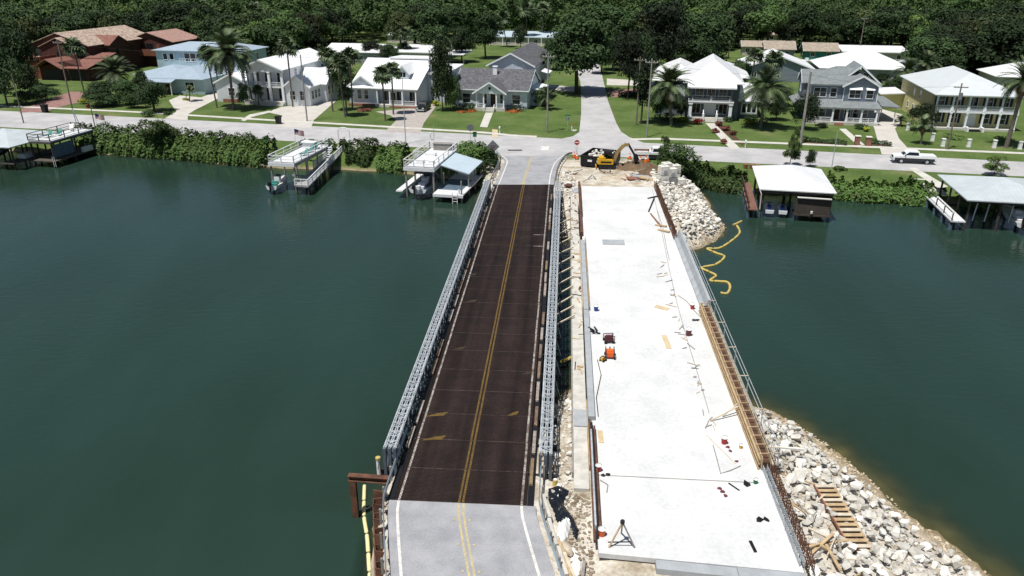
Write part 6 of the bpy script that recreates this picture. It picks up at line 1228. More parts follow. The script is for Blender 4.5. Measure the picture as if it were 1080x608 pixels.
back_house('pale green cottage glimpsed among trees behind the aqua house', -99, 150, 9, 8, 4, 6, 'teal', 'roof_lightblue', 'gx', 2); back_house('low house with pale roof behind the large oak by the side street', 45, 160, 14, 10, 3.0, 4.4, 'stucco_cream', 'roof_plain_white', 'gx', 3); back_house('small house with tan roof deep in trees right of centre', 84, 205, 12, 10, 3.0, 5.0, 'stucco_cream', 'roof_oldtan', 'gx', 2)
# ---- drives and paths
for nm, z, m, pts in [('path', 2.031, 'brick_path', [(74,97),(88,97),(84,108),(58,114),(50,118),(20,119),(22,116),(45,107)]),
    ('driveway', 2.030, 'driveway', [(178,106),(190,101),(212,103),(246,90),(252,93),(206,116),(198,121),(198,127),(174,125),(186,118)]),
    ('driveway', 2.030, 'driveway', [(297,113),(318,111),(332,111),(350,104),(362,84),(368,86),(362,100),(331,127),(328,135),(291,134),(298,122),(284,119),(288,116)]), ('path', 2.0315, 'walk', [(284,117),(288,118),(266,123.5),(258,128),(254,127),(263,121)]),
    ('driveway', 2.030, 'paver', [(396,118),(436,114),(463,108),(447,130),(443,141),(406,139),(418,127),(412,122)]), ('path', 2.03, 'walk', [(512,119),(520,119),(514,134.5),(506,134)]), ('path', 2.03, 'plywood', [(519,136.5),(525,137),(525,145),(519,145)]),
    ('path', 2.03, 'walk', [(744,130),(753,130),(781,157),(771,158)]), ('path', 2.03, 'walk', [(885,136),(892,136),(912,153),(905,154)]),
    ('driveway', 2.030, 'driveway', [(921,113),(952,121),(949,130),(944,136),(948,146),(958,157),(966,165),(930,163),(926,150),(922,135),(916,125)]), ('path', 2.03, 'walk', [(957,177),(966,177),(1000,197),(990,199)]),
    ('driveway', 2.03, 'driveway', [(565,88),(606,92),(606,97),(590,96),(565,92)]), ('driveway', 2.03, 'driveway', [(640,83),(690,86),(690,91),(640,90)]), ('driveway', 2.03, 'driveway', [(440,57),(475,60),(470,66),(440,64)])]:
    sheet(nm, P2(pts, z), m, z)
# ================================================================ VEGETATION
defmat('leaf_dark', (.026,.050,.015), .75, .35, .5, island=.55, spec=.25); defmat('leaf_mid', (.044,.080,.020), .7, .35, .5, island=.5, spec=.25); defmat('leaf_light', (.080,.130,.030), .7, .3, .6, island=.45, spec=.25)
defmat('leaf_olive', (.056,.074,.026), .75, .35, .5, island=.5, spec=.2); defmat('leaf_hedge', (.066,.120,.026), .7, .35, .7, island=.5, spec=.25); defmat('palm_green', (.092,.128,.055), .55, .25, .8, island=.4, spec=.35); defmat('palm_dark', (.058,.086,.036), .55, .25, .8, island=.4, spec=.35); defmat('palm_dry', (.16,.12,.06), .8, .3, 1, island=.3)
defmat('bark', (.085,.065,.05), .95, .35, 1.5, fine=.2); defmat('palm_trunk', (.16,.135,.11), .95, .3, 2, fine=.25); defmat('flower_red', (.42,.03,.03), .7, .3, 2, island=.4); defmat('leaf_brownred', (.15,.05,.035), .7, .3, 2, island=.5); defmat('leaf_yellow', (.28,.30,.03), .7, .3, 2, island=.4); defmat('flower_orange', (.45,.14,.03), .7, .3, 2, island=.4)
def leaf_quads(pos, nrm, size, rg):
    """one quad per leaf clump"""
    n = len(pos); a_ = rg.normal(0, 1, (n, 3)); nrm = nrm+rg.normal(0, .42, (n, 3)); nrm /= np.linalg.norm(nrm, axis=1, keepdims=True)+1e-9
    u = np.cross(nrm, a_); u /= np.linalg.norm(u, axis=1, keepdims=True)+1e-9; v = np.cross(nrm, u); s1 = size*rg.uniform(.6, 1.35, (n, 1)); s2 = s1*rg.uniform(.45, .9, (n, 1))
    V_ = np.stack([pos-u*s1, pos-v*s2*.8+nrm*s2*.15, pos+u*s1, pos+v*s2], 1).reshape(-1, 3); return V_, np.arange(4*n).reshape(n, 4)
def crown_pts(rg, R, H, z0, nl, n, lobe=(.28, .48), flat=1.):
    """leaf positions on the shells of many overlapping lobes filling an uneven crown"""
    c = []
    while len(c) < nl:
        p = rg.uniform(-1, 1, 3)
        if (p**2).sum() < 1 and p[2] > -.75: c.append(p)
    c = np.array(c); c *= (.62+.25*rg.random((nl, 1))); rad = rg.uniform(*lobe, nl); ps, ns = [], []
    w = rad**2/np.sum(rad**2)
    for k in range(nl):
        m = int(n*w[k]); d = rg.normal(0, 1, (m, 3)); d /= np.linalg.norm(d, axis=1, keepdims=True); d[:, 2] = np.where(d[:, 2] < -.35, -d[:, 2], d[:, 2])
        q = c[k]+d*rad[k]*rg.uniform(.72, 1.06, (m, 1))*(1+.15*np.sin(d[:, :1]*9+d[:, 1:2]*7)); ps.append(q); ns.append(d+np.array([0, 0, .35]))
    p = np.concatenate(ps)*np.array([R, R, H/2*flat]); p[:, 2] += z0+H/2; return p, np.concatenate(ns)
def crown_mesh(name, m, R, H, z0, nl, n, leaf, seed, lobe=(.28,.48)):
    rg = np.random.default_rng(seed); p, nn = crown_pts(rg, R, H, z0, nl, n, lobe); v, f_ = leaf_quads(p, nn, leaf, rg); return npmesh(name, v, f_, m)
def trunk_mesh(h, r, seed, spread):
    rr = random.Random(seed); b = MB(); top = Vector((rr.uniform(-.3,.3), rr.uniform(-.3,.3), h*.55)); b.path([(0,0,-.3),(0,0,.2),top*.6,top], [r*1.35,r*1.05,r*.9,r*.75], 7)
    for k in range(6):
        a_ = k*1.05+rr.uniform(-.3,.3); e = top+Vector((math.cos(a_)*spread*rr.uniform(.5,.9), math.sin(a_)*spread*rr.uniform(.5,.9), h*rr.uniform(.2,.5))); m_ = top.lerp(e, .5)+Vector((0,0,.3)); b.path([top*.92, m_, e], [r*.5,r*.35,r*.12], 5)
    return b.mesh('trunk', 'bark', True)
TREE = {}
for k in range(7):
    lm = ['leaf_dark','leaf_mid','leaf_dark','leaf_olive','leaf_mid','leaf_dark','leaf_light'][k]
    TREE[k] = (crown_mesh('crown', lm, 5.2, 8.2, 2.6, [16,22,13,18,26,15,20][k], 5200, .26, 100+k), trunk_mesh(9.5, .33, k, 3.4))
TREE['tall'] = (crown_mesh('crown', 'leaf_dark', 3.0, 14, .2, 26, 5200, .24, 131), trunk_mesh(12, .28, 21, 2.0))
TREE['round'] = (crown_mesh('crown', 'leaf_dark', 5.2, 9.0, .2, 40, 6500, .22, 132, (.3,.42)), trunk_mesh(7, .3, 22, 2.))
TREE['oak'] = (crown_mesh('crown', 'leaf_dark', 5.2, 8.8, 1.5, 26, 8000, .22, 136, (.24,.42)), trunk_mesh(8, .24, 26, 3.4))
TREE['bush'] = (crown_mesh('crown', 'leaf_mid', 5.2, 9.0, .1, 24, 6000, .24, 134, (.28,.46)), trunk_mesh(6, .2, 24, 2.))
TREE['darkbush'] = (crown_mesh('crown', 'leaf_dark', 5.2, 9.0, .1, 22, 6000, .24, 135, (.28,.46)), trunk_mesh(6, .2, 25, 2.))
TREE['open'] = (crown_mesh('crown', 'leaf_light', 5.2, 9.2, .3, 18, 3600, .26, 133, (.2,.36)), trunk_mesh(9, .16, 23, 3.))
def tree(label, base, h, w, k=0, group=None, rz=None, name='broadleaf_tree'):
    """h, w = overall height and crown width in metres"""
    r = thing(name, label, 'tree', base, random.uniform(0, 6.3) if rz is None else rz, group); H0 = {'tall': 14.2, 'round': 9.3, 'open': 9.6, 'bush': 9.2, 'oak': 10.4, 'darkbush': 9.2}.get(k, 10.8); W0 = 6.2 if k == 'tall' else 10.4
    r.scale = (w/W0, w/W0, h/H0); c, t_ = TREE[k]; link('crown', c, r); link('trunk', t_, r); return r
def gz(px, py): return Vector(G(px, py))
def hpx(base, topy):
    """height that makes something standing at base reach image row topy"""
    lo, hi = 0., 40.
    for _ in range(40):
        m = (lo+hi)/2; z = base.z+m; d = base.y*CT-(z-CZ)*STH; yy = 304-F*(base.y*STH+(z-CZ)*CT)/d
        if yy > topy: lo = m
        else: hi = m
    return lo
def pxm(base): return F/(base.y*CT-(base.z-CZ)*STH)     # pixels per metre there
def tree_px(label, bx, by, topy, wpx, k=0, **kw):
    b = gz(bx, by); return tree(label, b, hpx(b, topy), wpx/pxm(b), k, **kw)
tree_px('large spreading dark oak left of the side street', 608, 99, 14, 92, 'oak')
tree_px('tall dark tree right of the side street behind pine', 692, 92, -4, 70, 'oak'); tree_px('dark tree left of the white hip-roofed house, before tall one', 668, 100, 30, 44, 'darkbush')
tree_px('narrow dark evergreen standing between two poles on the lawn', 676, 131, 58, 22, 'tall'); tree_px('round dark shade tree on the lawn of the aqua house', 163, 118, 84, 40, 'round'); tree_px('dark magnolia left of the slate porch house', 847, 137, 97, 30, 'round')
tree_px('dark tree between white hip roof and right date palm', 778, 97, 62, 28, 'darkbush'); tree_px('dark tree at the left edge beside the brown villa', 8, 112, 48, 50, 'darkbush'); tree_px('big dark tree hiding the left wing of brown villa', 22, 92, 26, 44, 'darkbush'); tree_px('bushy tree left of the brown villa balcony', 33, 101, 68, 28, 'bush'); tree_px('tall bushy tree between the pale blue and light blue cottages', 467, 117, 41, 30, 'bush'); tree_px('lower bushy tree beside driveway of the pale blue cottage', 478, 117, 80, 22, 'bush')
tree_px('dark tree behind the palms left of the pale blue cottage', 362, 104, 58, 40, 'darkbush'); tree_px('small green tree at the gable of the white column house', 258, 113, 88, 16, 'bush')
tree_px('tree right of the light blue cottage by the side drive', 572, 112, 92, 24, 'bush'); tree_px('dark tree below the brown villa roof near the date palm', 138, 110, 84, 34, 'darkbush'); tree_px('dark bushy tree left of the date palm at brown villa', 106, 111, 86, 40, 'darkbush')
tree_px('bushy tree behind slate house at its left, above date palm', 826, 112, 92, 24, 'bush'); tree_px('round dark clipped tree left of the yellow house veranda', 970, 138, 108, 32, 'round'); tree_px('dark tree right behind the slate house carport', 944, 104, 80, 30, 'darkbush')
for k, (x, y, ty, w) in enumerate([(872,92,78,24),(888,94,78,26),(905,93,79,24),(926,92,77,26),(950,95,80,26)]): tree_px('dark tree in the row behind the slate house roof', x, y, ty, w, 'darkbush', group='tree row behind the slate house')
for k, (x, y, ty, w) in enumerate([(985,80,55,34),(1010,82,54,36),(1040,84,58,34),(1070,88,62,34),(1000,76,48,36),(1032,78,50,36),(1062,78,52,36)]): tree_px('dark tree of the grove behind the yellow house roof', x, y, ty, w, [0,2,5,4][k%4], group='grove behind the yellow house')
for k, (x, y, ty, w) in enumerate([(395,66,42,24),(412,68,46,22),(428,66,44,18)]): tree_px('small dark tree before the white flat-roofed back house', x, y, ty, w, 'darkbush', group='small trees before the back house')
for lab_, x, y, ty, w, k in [('dark tree behind the cottages, left of the shingle roof', 487, 66, 26, 34, 'oak'), ('dark tree behind the shingle roof ridge, left one', 512, 62, 12, 40, 'oak'), ('dark tree just left of the oak behind shingle house', 583, 74, 40, 26, 'darkbush'), ('dark tree overhanging the side street from its right', 662, 104, 30, 42, 'oak'), ('dark tree shading the far side street', 646, 74, 44, 40, 'oak'), ('leafy tree at the end of the side street', 620, 58, 26, 26, 'bush'), ('dark bushy tree beside the long white-roofed back house', 549, 52, 26, 18, 'darkbush')]: tree_px(lab_, x, y, ty, w, k)
for lab_, x, y, ty, w, k in [('dark bush in the villa garden beside the brick path', 48, 106, 90, 30, 'darkbush'), ('dark bush at the left of the villa garden', 27, 110, 95, 24, 'darkbush'), ('dark bush between villa date palm and lawn, left one', 112, 113, 97, 32, 'darkbush'), ('dark bush between villa date palm and lawn, right one', 142, 114, 98, 28, 'darkbush'), ('dark bush left behind the hip-roofed house date palm', 696, 127, 92, 30, 'darkbush'), ('dark bush between left date palm and hip-roofed porch', 718, 126, 100, 20, 'darkbush'), ('dark bush behind the right date palm, right of it', 818, 127, 102, 30, 'darkbush'), ('dark bush behind the right date palm, left of it', 795, 122, 98, 22, 'darkbush'), ('bushy tree closing the view at the end of side street', 634, 78, 48, 34, 'oak'), ('dark bush at the corner behind the light blue cottage', 566, 100, 80, 20, 'darkbush'), ('dark bush behind the white column house, right side', 350, 96, 66, 26, 'darkbush'), ('dark tree between aqua house and brown outbuilding', 150, 104, 74, 20, 'darkbush')]: tree_px(lab_, x, y, ty, w, k)
# exclusion for the wood: footprints of back houses (s0,s1,t0,t1) and open lawns
EXC = [(-64,-8,88,126),(-68,-44,120,188),(-27,16,76,190),(10,32,190,322),(60,116,70,122),(66,104,112,165),(98,126,118,160),(122,160,55,100),(-104,-86,138,160),(40,62,146,172),(80,98,192,216),(-136,-92,50,120),(-92,-54,36,78),(16,48,40,148),(-36,18,128,152),(44,72,20,98),(100,120,120,160)]
wood = []; rgw = np.random.default_rng(5); yy_ = 158.
while yy_ < 520:
    sp_ = 7.6+max(0, (yy_-200))*.012; xw = .69*yy_+26; xx_ = -xw
    while xx_ < xw:
        x, y = xx_+rgw.uniform(-2.6, 2.6), yy_+rgw.uniform(-2.6, 2.6); s_, t_ = RST(x, y); ok = t_ > 74
        if s_ > -140 and s_ < 118 and t_ < 96: ok = False
        for e in EXC:
            if e[0] < s_ < e[1] and e[2] < t_ < e[3]: ok = False; break
        if ok: wood.append((x, y))
        xx_ += sp_
    yy_ += sp_*.92
lab = {0: 'very dark dense tree in the wood behind the houses', 1: 'mid green tree in the wood behind the houses', 2: 'very dark dense tree in the wood behind the houses', 3: 'olive green tree in the wood behind the houses', 4: 'mid green tree in the wood behind the houses', 5: 'very dark dense tree in the wood behind the houses', 6: 'bright green tree in the wood behind the houses', 'oak': 'broad dark oak towering in the wood behind the houses'}
wood.sort(key=lambda p: p[1]); far_v, far_f, off = [], [], 0
base_l = {}
for i, (x, y) in enumerate(wood):
    k = int(rgw.choice([0,0,1,2,3,4,5,5,6], 1)[0]); w = rgw.choice([rgw.uniform(8, 11.5), rgw.uniform(11, 17.5)]); h = rgw.uniform(8.5, 14)+(w-11)*.25+(2 if y > 230 else 0)
    if rgw.random() < .13: k = 'oak'; w = rgw.uniform(17, 24); h = rgw.uniform(13, 17.5)
    if i < 290: tree(lab[k], (x, y, 1.9), h, w, k, 'trees of the wood behind the houses')
    else:
        key = (k if k != 'oak' else 0) % 3
        if key not in base_l: rgk = np.random.default_rng(300+key); base_l[key] = crown_pts(rgk, 1, 2, 0, 14, 1000)
        p, nn = base_l[key]; a_ = rgw.uniform(0, 6.3); c_, s_ = math.cos(a_), math.sin(a_); P_ = np.stack([(p[:,0]*c_-p[:,1]*s_)*w/2+x, (p[:,0]*s_+p[:,1]*c_)*w/2+y, p[:,2]*h*.42+h*.18+1.5], 1)
        v, f_ = leaf_quads(P_, nn, .52, rgw); far_v.append(v); far_f.append(f_+off); off += len(v)
far = link('distant_wood', npmesh('distant_wood', np.concatenate(far_v), np.concatenate(far_f), 'leaf_mid')); stuff(far, 'far dark wood filling the top of the photo', 'wood')
# understorey that closes the view below the near crowns
us = [(x, y) for x, y in wood[:330]]; up, un = [], []
for x, y in us:
    m = 110; a_ = rgw.uniform(0, 6.3, m); r_ = 5.5*np.sqrt(rgw.random(m)); up.append(np.stack([x+r_*np.cos(a_), y+r_*np.sin(a_), 2+rgw.random(m)**1.5*2.6], 1)); un.append(np.stack([rgw.normal(0,.5,m), -np.abs(rgw.normal(0,.6,m)), np.ones(m)], 1))
v, f_ = leaf_quads(np.concatenate(up), np.concatenate(un), .5, rgw); stuff(link('undergrowth', npmesh('undergrowth', v, f_, 'leaf_dark')), 'dark undergrowth beneath the trees of the wood', 'undergrowth')
# ---- palms
def fan_mesh(m):
    """fan leaf of a cabbage palm along +x: stalk and pleated drooping fan"""
    b = MB(); b.bar((0,0,0),(.75,0,.12),.05,.04); n = 9
    for k in range(n):
        a_ = math.radians(-105+210*k/(n-1)); d = Vector((math.cos(a_), math.sin(a_), 0)); o_ = Vector((.75,0,.12)); s_ = Vector((-d.y, d.x, 0)); L_ = .95*(1-.25*abs(k-4)/4)
        p1 = o_+d*L_*.55+Vector((0,0,.04)); tip = o_+d*L_+Vector((0,0,-.32)); b.add([o_, p1+s_*.13, p1-s_*.13+Vector((0,0,-.05)), tip], [(0,2,1),(1,2,3)])
    return b.mesh('frond', m)
def pinnate_mesh(m, L_=3.0, droop=1.0):
    b = MB(); n = 15; pts = [Vector((L_*u*(1-.10*u), 0, L_*(.55*u-.75*droop*u*u))) for u in np.linspace(0, 1, n+1)]
    b.path(pts[::3]+[pts[-1]], .03, 3)
    for k in range(1, n+1):
        u = k/n; d = (pts[k]-pts[k-1]).normalized(); ll = .62*math.sin(math.pi*(.12+.8*u))+.12
        for s_ in (-1, 1):
            o_ = pts[k]; e = o_+Vector((0, s_*ll, 0))+d*ll*.75+Vector((0,0,-.12*ll)); w_ = d*.09; b.add([o_-w_, o_+w_, e], [(0,1,2)])
    return b.mesh('frond', m)
FAN = [fan_mesh('palm_green'), fan_mesh('palm_dark')]; PIN = [pinnate_mesh('palm_green', 3.0, .9), pinnate_mesh('palm_dark', 2.9, 1.15), pinnate_mesh('palm_dry', 2.3, 1.6)]
def palm(label, base, top, kind='fan', R=1.6, r=.17, group=None, n=None, dry=True, seed=None):
    """base, top: trunk ends in the world; R crown radius"""
    rr = random.Random(seed if seed is not None else sum(map(ord, label))); base, top = Vector(base), Vector(top); t = thing('palm_tree', label, 'palm tree', base, 0, group); v = top-base
    mid = v*.5+Vector((v.x*.08, 0, 0)); child('trunk', t, 'palm_trunk', lambda b: b.path([(0,0,-.2),(0,0,.3),mid,v], [r*1.35,r*1.1,r*.92,r*1.05], 8))
    if kind == 'fan':
        for k in range(n or 44):
            el = math.radians(rr.uniform(-42, 78)); az = k*2.4+rr.uniform(-.3,.3); o = link('frond', FAN[rr.random() < .45], t, v+Vector((0,0,rr.uniform(-.15,.15))), None, R/1.45*rr.uniform(.85,1.12)); o.rotation_euler = (rr.uniform(-.4,.4), -el, az)
    else:
        for k in range(n or 54):
            el = math.radians(rr.choice([rr.uniform(-40,10), rr.uniform(0,45), rr.uniform(35,80)])); az = k*2.4+rr.uniform(-.3,.3); o = link('frond', PIN[0 if rr.random() < .6 else 1], t, v, None, R/2.4*rr.uniform(.85,1.1)); o.rotation_euler = (rr.uniform(-.2,.2), -el, az)
        if dry:
            for k in range(7): o = link('frond', PIN[2], t, v+Vector((0,0,-.2)), None, R/3.2); o.rotation_euler = (0, math.radians(rr.uniform(35,65)), k*.9)
    return t
def palm_px(label, bx, by, cx, cy, rpx, kind='fan', r=.17, **kw):
    """trunk foot and crown centre in the photo; the crown stands over the foot (a slight lean is kept)"""
    b = gz(bx, by); h = hpx(b, cy); z = b.z+h; t0 = U(cx, cy, z); lean = max(-1.6, min(1.6, t0[0]-b.x)); return palm(label, b, (b.x+lean, b.y, z), kind, rpx/pxm(b), r, **kw)
palm_px('cabbage palm before the brown villa porch, leaning trunk', 90, 103, 78, 52, 12); palm_px('low date palm beside the brown villa drive', 123, 103, 122, 80, 19, 'date', .22)
palm_px('left tall cabbage palm on the aqua house lawn', 229, 114, 218, 59, 11); palm_px('second cabbage palm beside the aqua house drive', 233, 105, 226, 63, 10); palm_px('large date palm with drooping fronds before the aqua house', 246.5, 116, 240, 57, 24, 'date', .3, n=76); palm_px('slim palm between date palm and white column house', 266.5, 109, 258, 66, 9)
palm_px('short palm on the lawn left of the white columns', 273, 113, 272, 97, 7); palm_px('tall cabbage palm in front of the white column house', 309, 113, 302.5, 51, 11.5); palm_px('cabbage palm at right of the white house drive', 351, 118, 345, 60, 11); palm_px('cabbage palm left in the pair by pale blue cottage gable', 364, 124, 357, 70, 12); palm_px('cabbage palm behind the pair at the pale blue cottage', 372, 116, 369, 62, 11); palm_px('low palm under the pair at pale blue cottage', 366, 122, 364, 99, 9)
palm_px('left of two palms in front of the cottage porch', 406.5, 128, 403, 80, 10.5); palm_px('right of two palms in front of the cottage porch', 415, 121, 413, 76, 10.5); palm_px('cabbage palm standing before the white flat-roofed back house', 431, 66, 428, 37, 9, n=22); palm_px('palm top rising beside the bushy tree between cottages', 470, 112, 466, 48, 10)
palm_px('date palm left of the white hip-roofed house', 708, 132, 706, 92, 21, 'date', .3, n=72); palm_px('date palm right of the white hip-roofed house', 802, 136, 807, 95, 23, 'date', .3, n=72); palm_px('left cabbage palm behind the right date palm', 792, 100, 796, 61, 10); palm_px('right cabbage palm behind the right date palm', 814, 108, 816, 65, 11); palm_px('palm behind the white hip roof at its left', 748, 78, 750, 44, 9)
palm_px('short silvery palm on the yellow house lawn', 971, 152, 974.5, 133, 11, 'date', .16, n=30); palm_px('tall date palm at the right edge by the yellow house', 1061, 156, 1080, 88, 22, 'date', .34, n=50); palm_px('date palm rising behind the yellow house roof, right one', 975, 92, 977, 69, 15, 'date', .25); palm_px('date palm rising behind the yellow house roof, left one', 955, 95, 957, 76, 13, 'date', .25)
palm_px('low cycad palm beside the slate house drive', 950, 133, 950, 128, 8, 'date', .12, n=26, dry=False); palm_px('short palm beside the light blue cottage, low on lawn', 576, 116, 577, 103, 11, 'date', .14, n=26); palm_px('small palm at the aqua house front', 200, 107, 200, 97, 8, 'date', .13, n=22, dry=False)
for k, (bx, by, cx, cy, rp) in enumerate([(535,50,529,22,9),(556,48,555,12,9),(573,46,572,12,9),(214,40,213,10,9),(298,36,297,22,10),(340,50,338,24,10),(752,60,750,30,9),(727,50,727,25,9),(470,40,468,8,9),(905,45,905,18,9),(1055,45,1056,20,10),(268,40,270,12,9),(150,30,152,8,9),(650,70,650,45,8),(835,30,836,8,8)]):
    palm_px('cabbage palm rising among the dark trees of the wood', bx, by, cx, cy, rp, n=30, group='palms rising in the wood', seed=k)
# ---- hedges and shrubs
def hedge(label, pts, width, h, m='leaf_hedge', dens=26, leaf=.2, name='hedge', zbase=None, cat='hedge', lump=.35, seed=1):
    rg = np.random.default_rng(seed); P_ = np.array([p[:2] for p in pts], float); seg = np.diff(P_, axis=0); ln = np.hypot(seg[:,0], seg[:,1]); tot = ln.sum(); n = int(tot*(width+2*h)*dens); u = rg.uniform(0, tot, n); cum = np.concatenate([[0], np.cumsum(ln)]); i = np.clip(np.searchsorted(cum, u)-1, 0, len(ln)-1); f_ = (u-cum[i])/ln[i]
    c = P_[i]+seg[i]*f_[:,None]; nrm2 = np.stack([-seg[i][:,1], seg[i][:,0]], 1)/ln[i][:,None]; th = rg.uniform(-.15, math.pi+.15, n); lum = 1+lump*(np.sin(u*1.1+seed)*.5+.5*np.sin(u*2.7+2*np.sin(u*.6))+.35*np.sin(u*6.1+th*3))*.6
    rad = rg.uniform(.8, 1.05, n)*lum; o_ = np.cos(th)*width/2*rad; z = np.abs(np.sin(th))**.7*h*rad; xy = c+nrm2*o_[:,None]
    zb = terrain(xy[:,0], xy[:,1])[0] if zbase is None else np.full(n, zbase); zb = np.maximum(zb, .05); pos = np.stack([xy[:,0], xy[:,1], zb+z], 1); nn = np.stack([nrm2[:,0]*np.cos(th), nrm2[:,1]*np.cos(th), np.sin(th)+.3], 1)
    v, fq = leaf_quads(pos, nn, leaf, rg); c0 = np.array([P_[:,0].mean(), P_[:,1].mean(), 0]); o = link(name, npmesh(name, v-c0, fq, m), None, tuple(c0)); return tag(o, label, cat)
def shrub(label, px, py, wpx, hh, m='leaf_mid', leaf=.16, n=700, cat='shrub', group=None, name='shrub', depth=1.):
    b = gz(px, py); R_ = wpx/pxm(b)/2; rg = np.random.default_rng(int(px*7+py)); p, nn = crown_pts(rg, R_, hh*1.1, 0, 9, n, (.35,.6)); p[:,1] *= depth; v, f_ = leaf_quads(p, nn, leaf, rg); o = link(name, npmesh(name, v, f_, m), None, (b.x, b.y, b.z-.1)); return tag(o, label, cat, group)
W0 = lambda l: [U(px, py, .5) for px, py in l]
hedge('long dense green hedge along the water right of the left sun deck', W0([(84,156),(110,157),(130,158),(165,161),(196,163),(230,166),(264,169),(284,171)]), 5.0, 2.6, dens=34, leaf=.22, seed=2)
hedge('round green hedge by the pier arch', W0([(362,172),(372,171),(396,173)]), 4.6, 2.3, dens=36, leaf=.22, seed=3); hedge('round green hedge left of the middle sun deck', W0([(399,176),(412,176),(428,177)]), 4.6, 2.4, dens=36, leaf=.22, seed=4); hedge('green hedge bush between lean-to roof and far bridge corner', W0([(488,176),(500,180),(508,186)]), 6.0, 2.6, dens=36, leaf=.22, seed=5)
hedge('dark green bush on the far left bridge bank', W0([(503,176),(511,184),(515,190)]), 3.4, 2.0, 'leaf_dark', 36, .2, seed=15)
hedge('low green hedge behind the white sun deck', W0([(318,170),(340,168),(352,166)]), 3.2, 1.7, dens=34, seed=6)
hedge('dark low hedge on the bank left of the white boathouse', W0([(727,192),(745,194),(765,197),(785,199)]), 4.2, 1.9, 'leaf_hedge', 36, seed=7); hedge('dark low hedge on the bank between the two right boathouses', W0([(870,203),(900,206),(940,208),(985,211)]), 4.4, 2.0, 'leaf_hedge', 36, seed=8); hedge('low hedge on the bank behind the right-edge boathouse', W0([(1010,212),(1050,214),(1090,217)]), 3.2, 1.5, 'leaf_hedge', 30, seed=9)
tree_px('leafy shrub tree rising from the shore hedge', 172, 156, 119, 48, 'open', name='shrub_tree'); tree_px('big leafy bush behind the white concrete blocks', 712, 186, 152, 48, 'bush', name='shrub_tree'); tree_px('slim leafy sapling above the bush at the works', 699, 172, 138, 16, 'open', name='shrub_tree')
tree_px('bright shrub behind the white boathouse', 833, 174, 143, 24, 'open', name='shrub_tree'); tree_px('slim sapling above the shrub behind white boathouse', 834, 165, 128, 13, 'open', name='shrub_tree'); tree_px('pale green bush behind the right-edge boathouse', 1048, 186, 163, 30, 'open', name='shrub_tree'); tree_px('small grey-green bush beside the bright shrub at the street', 854, 176, 158, 13, 'bush', name='shrub_tree')
S_ = [('clipped hedge left of the cottage porch steps', 493,115,24,1.3,'leaf_dark'), ('clipped hedge right of the cottage porch steps', 547,116,28,1.3,'leaf_dark'), ('orange flowers before the left clipped hedge', 492,118,20,.4,'flower_orange'), ('orange flowers before the right clipped hedge', 543,118,20,.4,'flower_orange'),
 ('red flowering bush left of the hip-roofed house steps', 735,131,13,1.0,'flower_red'), ('yellow-green bush left of the red bush', 721,128,14,1.0,'leaf_yellow'), ('yellow-green bush right of the hip-roofed house bay', 788,131,16,1.1,'leaf_yellow'), ('brown-red bush beside the path, upper', 758,133,8,.9,'leaf_brownred'), ('brown-red bush beside the path, middle', 766,138,11,.9,'leaf_brownred'), ('brown-red bush beside the path, lower right', 774,143,9,.8,'leaf_brownred'), ('brown-red bush left of the path', 755,140,9,.8,'leaf_brownred'), ('brown-red bush left of the path by the walk', 763,152,7,.8,'leaf_brownred'),
 ('dark shrub under the left date palm', 703,128,24,1.5,'leaf_dark'), ('dark shrub at the foot of the right date palm', 800,130,30,1.5,'leaf_dark'), ('dark bush behind the red bush at the porch', 746,127,8,.8,'leaf_dark'), ('green bush right of the porch steps at the hip-roofed house', 768,129,10,1.2,'leaf_mid'),
 ('yellow-green bush at the brown villa path', 88,110,14,1.3,'leaf_yellow'), ('red flower tuft on the shore by a pole', 93,114,4,.8,'flower_red'), ('round shrub at left edge of villa garden', 24,111,14,1.6,'leaf_mid'), ('low dark shrub in the villa garden middle', 44,109,18,1.6,'leaf_dark'), ('shrub before the villa porch', 58,103,18,1.8,'leaf_dark'), ('dark hedge beneath the date palm at villa lawn', 122,112,36,1.8,'leaf_dark'),
 ('dark clipped bush on the aqua house lawn corner', 158,123,16,1.4,'leaf_dark'), ('dark low bush right of the clipped bush on lawn', 176,121,12,.7,'leaf_dark'), ('yellowish flowers at the aqua house entrance', 197,106,7,.6,'leaf_yellow'), ('bush at the right porch of pale blue cottage', 460,112,9,1.3,'leaf_yellow'), ('low planting before the cottage gable window', 385,117,18,.7,'leaf_brownred'), ('yellow bush beside light blue cottage drive', 574,102,12,1.0,'leaf_yellow'),
 ('dark clipped hedge left of the slate porch steps', 866,135,14,.9,'leaf_dark'), ('dark clipped hedge right of the slate porch steps', 908,136,16,.9,'leaf_dark'), ('yellow-green bush by the slate house drive', 914,139,7,.9,'leaf_yellow'), ('green low planting under the left veranda columns', 1005,146,26,.7,'leaf_light'), ('green low planting under the right veranda columns', 1056,149,26,.7,'leaf_light'), ('leafy weeds by the street behind white boathouse', 885,180,14,.6,'leaf_light'),
 ('green shrub below the pale villa wall', 12,102,16,1.8,'leaf_mid'), ('tangled bush at the back of the bright works shrub', 728,186,18,1.6,'leaf_mid')]
for lab_, px, py, w, hh, m in S_: shrub(lab_, px, py, w, hh, m, n=520)
for k, (a_, c_) in enumerate([((846,149),(893,153.5)), ((918,151.5),(940,154))]): hedge(['long low dark hedge along the slate house sidewalk','short low dark hedge right of the brick pillars'][k], [G(*a_), G(*c_)], .9, .8, 'leaf_dark', 60, .12, seed=20+k)
hedge('low green hedge at the back of the side street lawn', [ST(38,58), ST(48,60)], 1.5, 1.2, 'leaf_dark', 30, .18, seed=25)
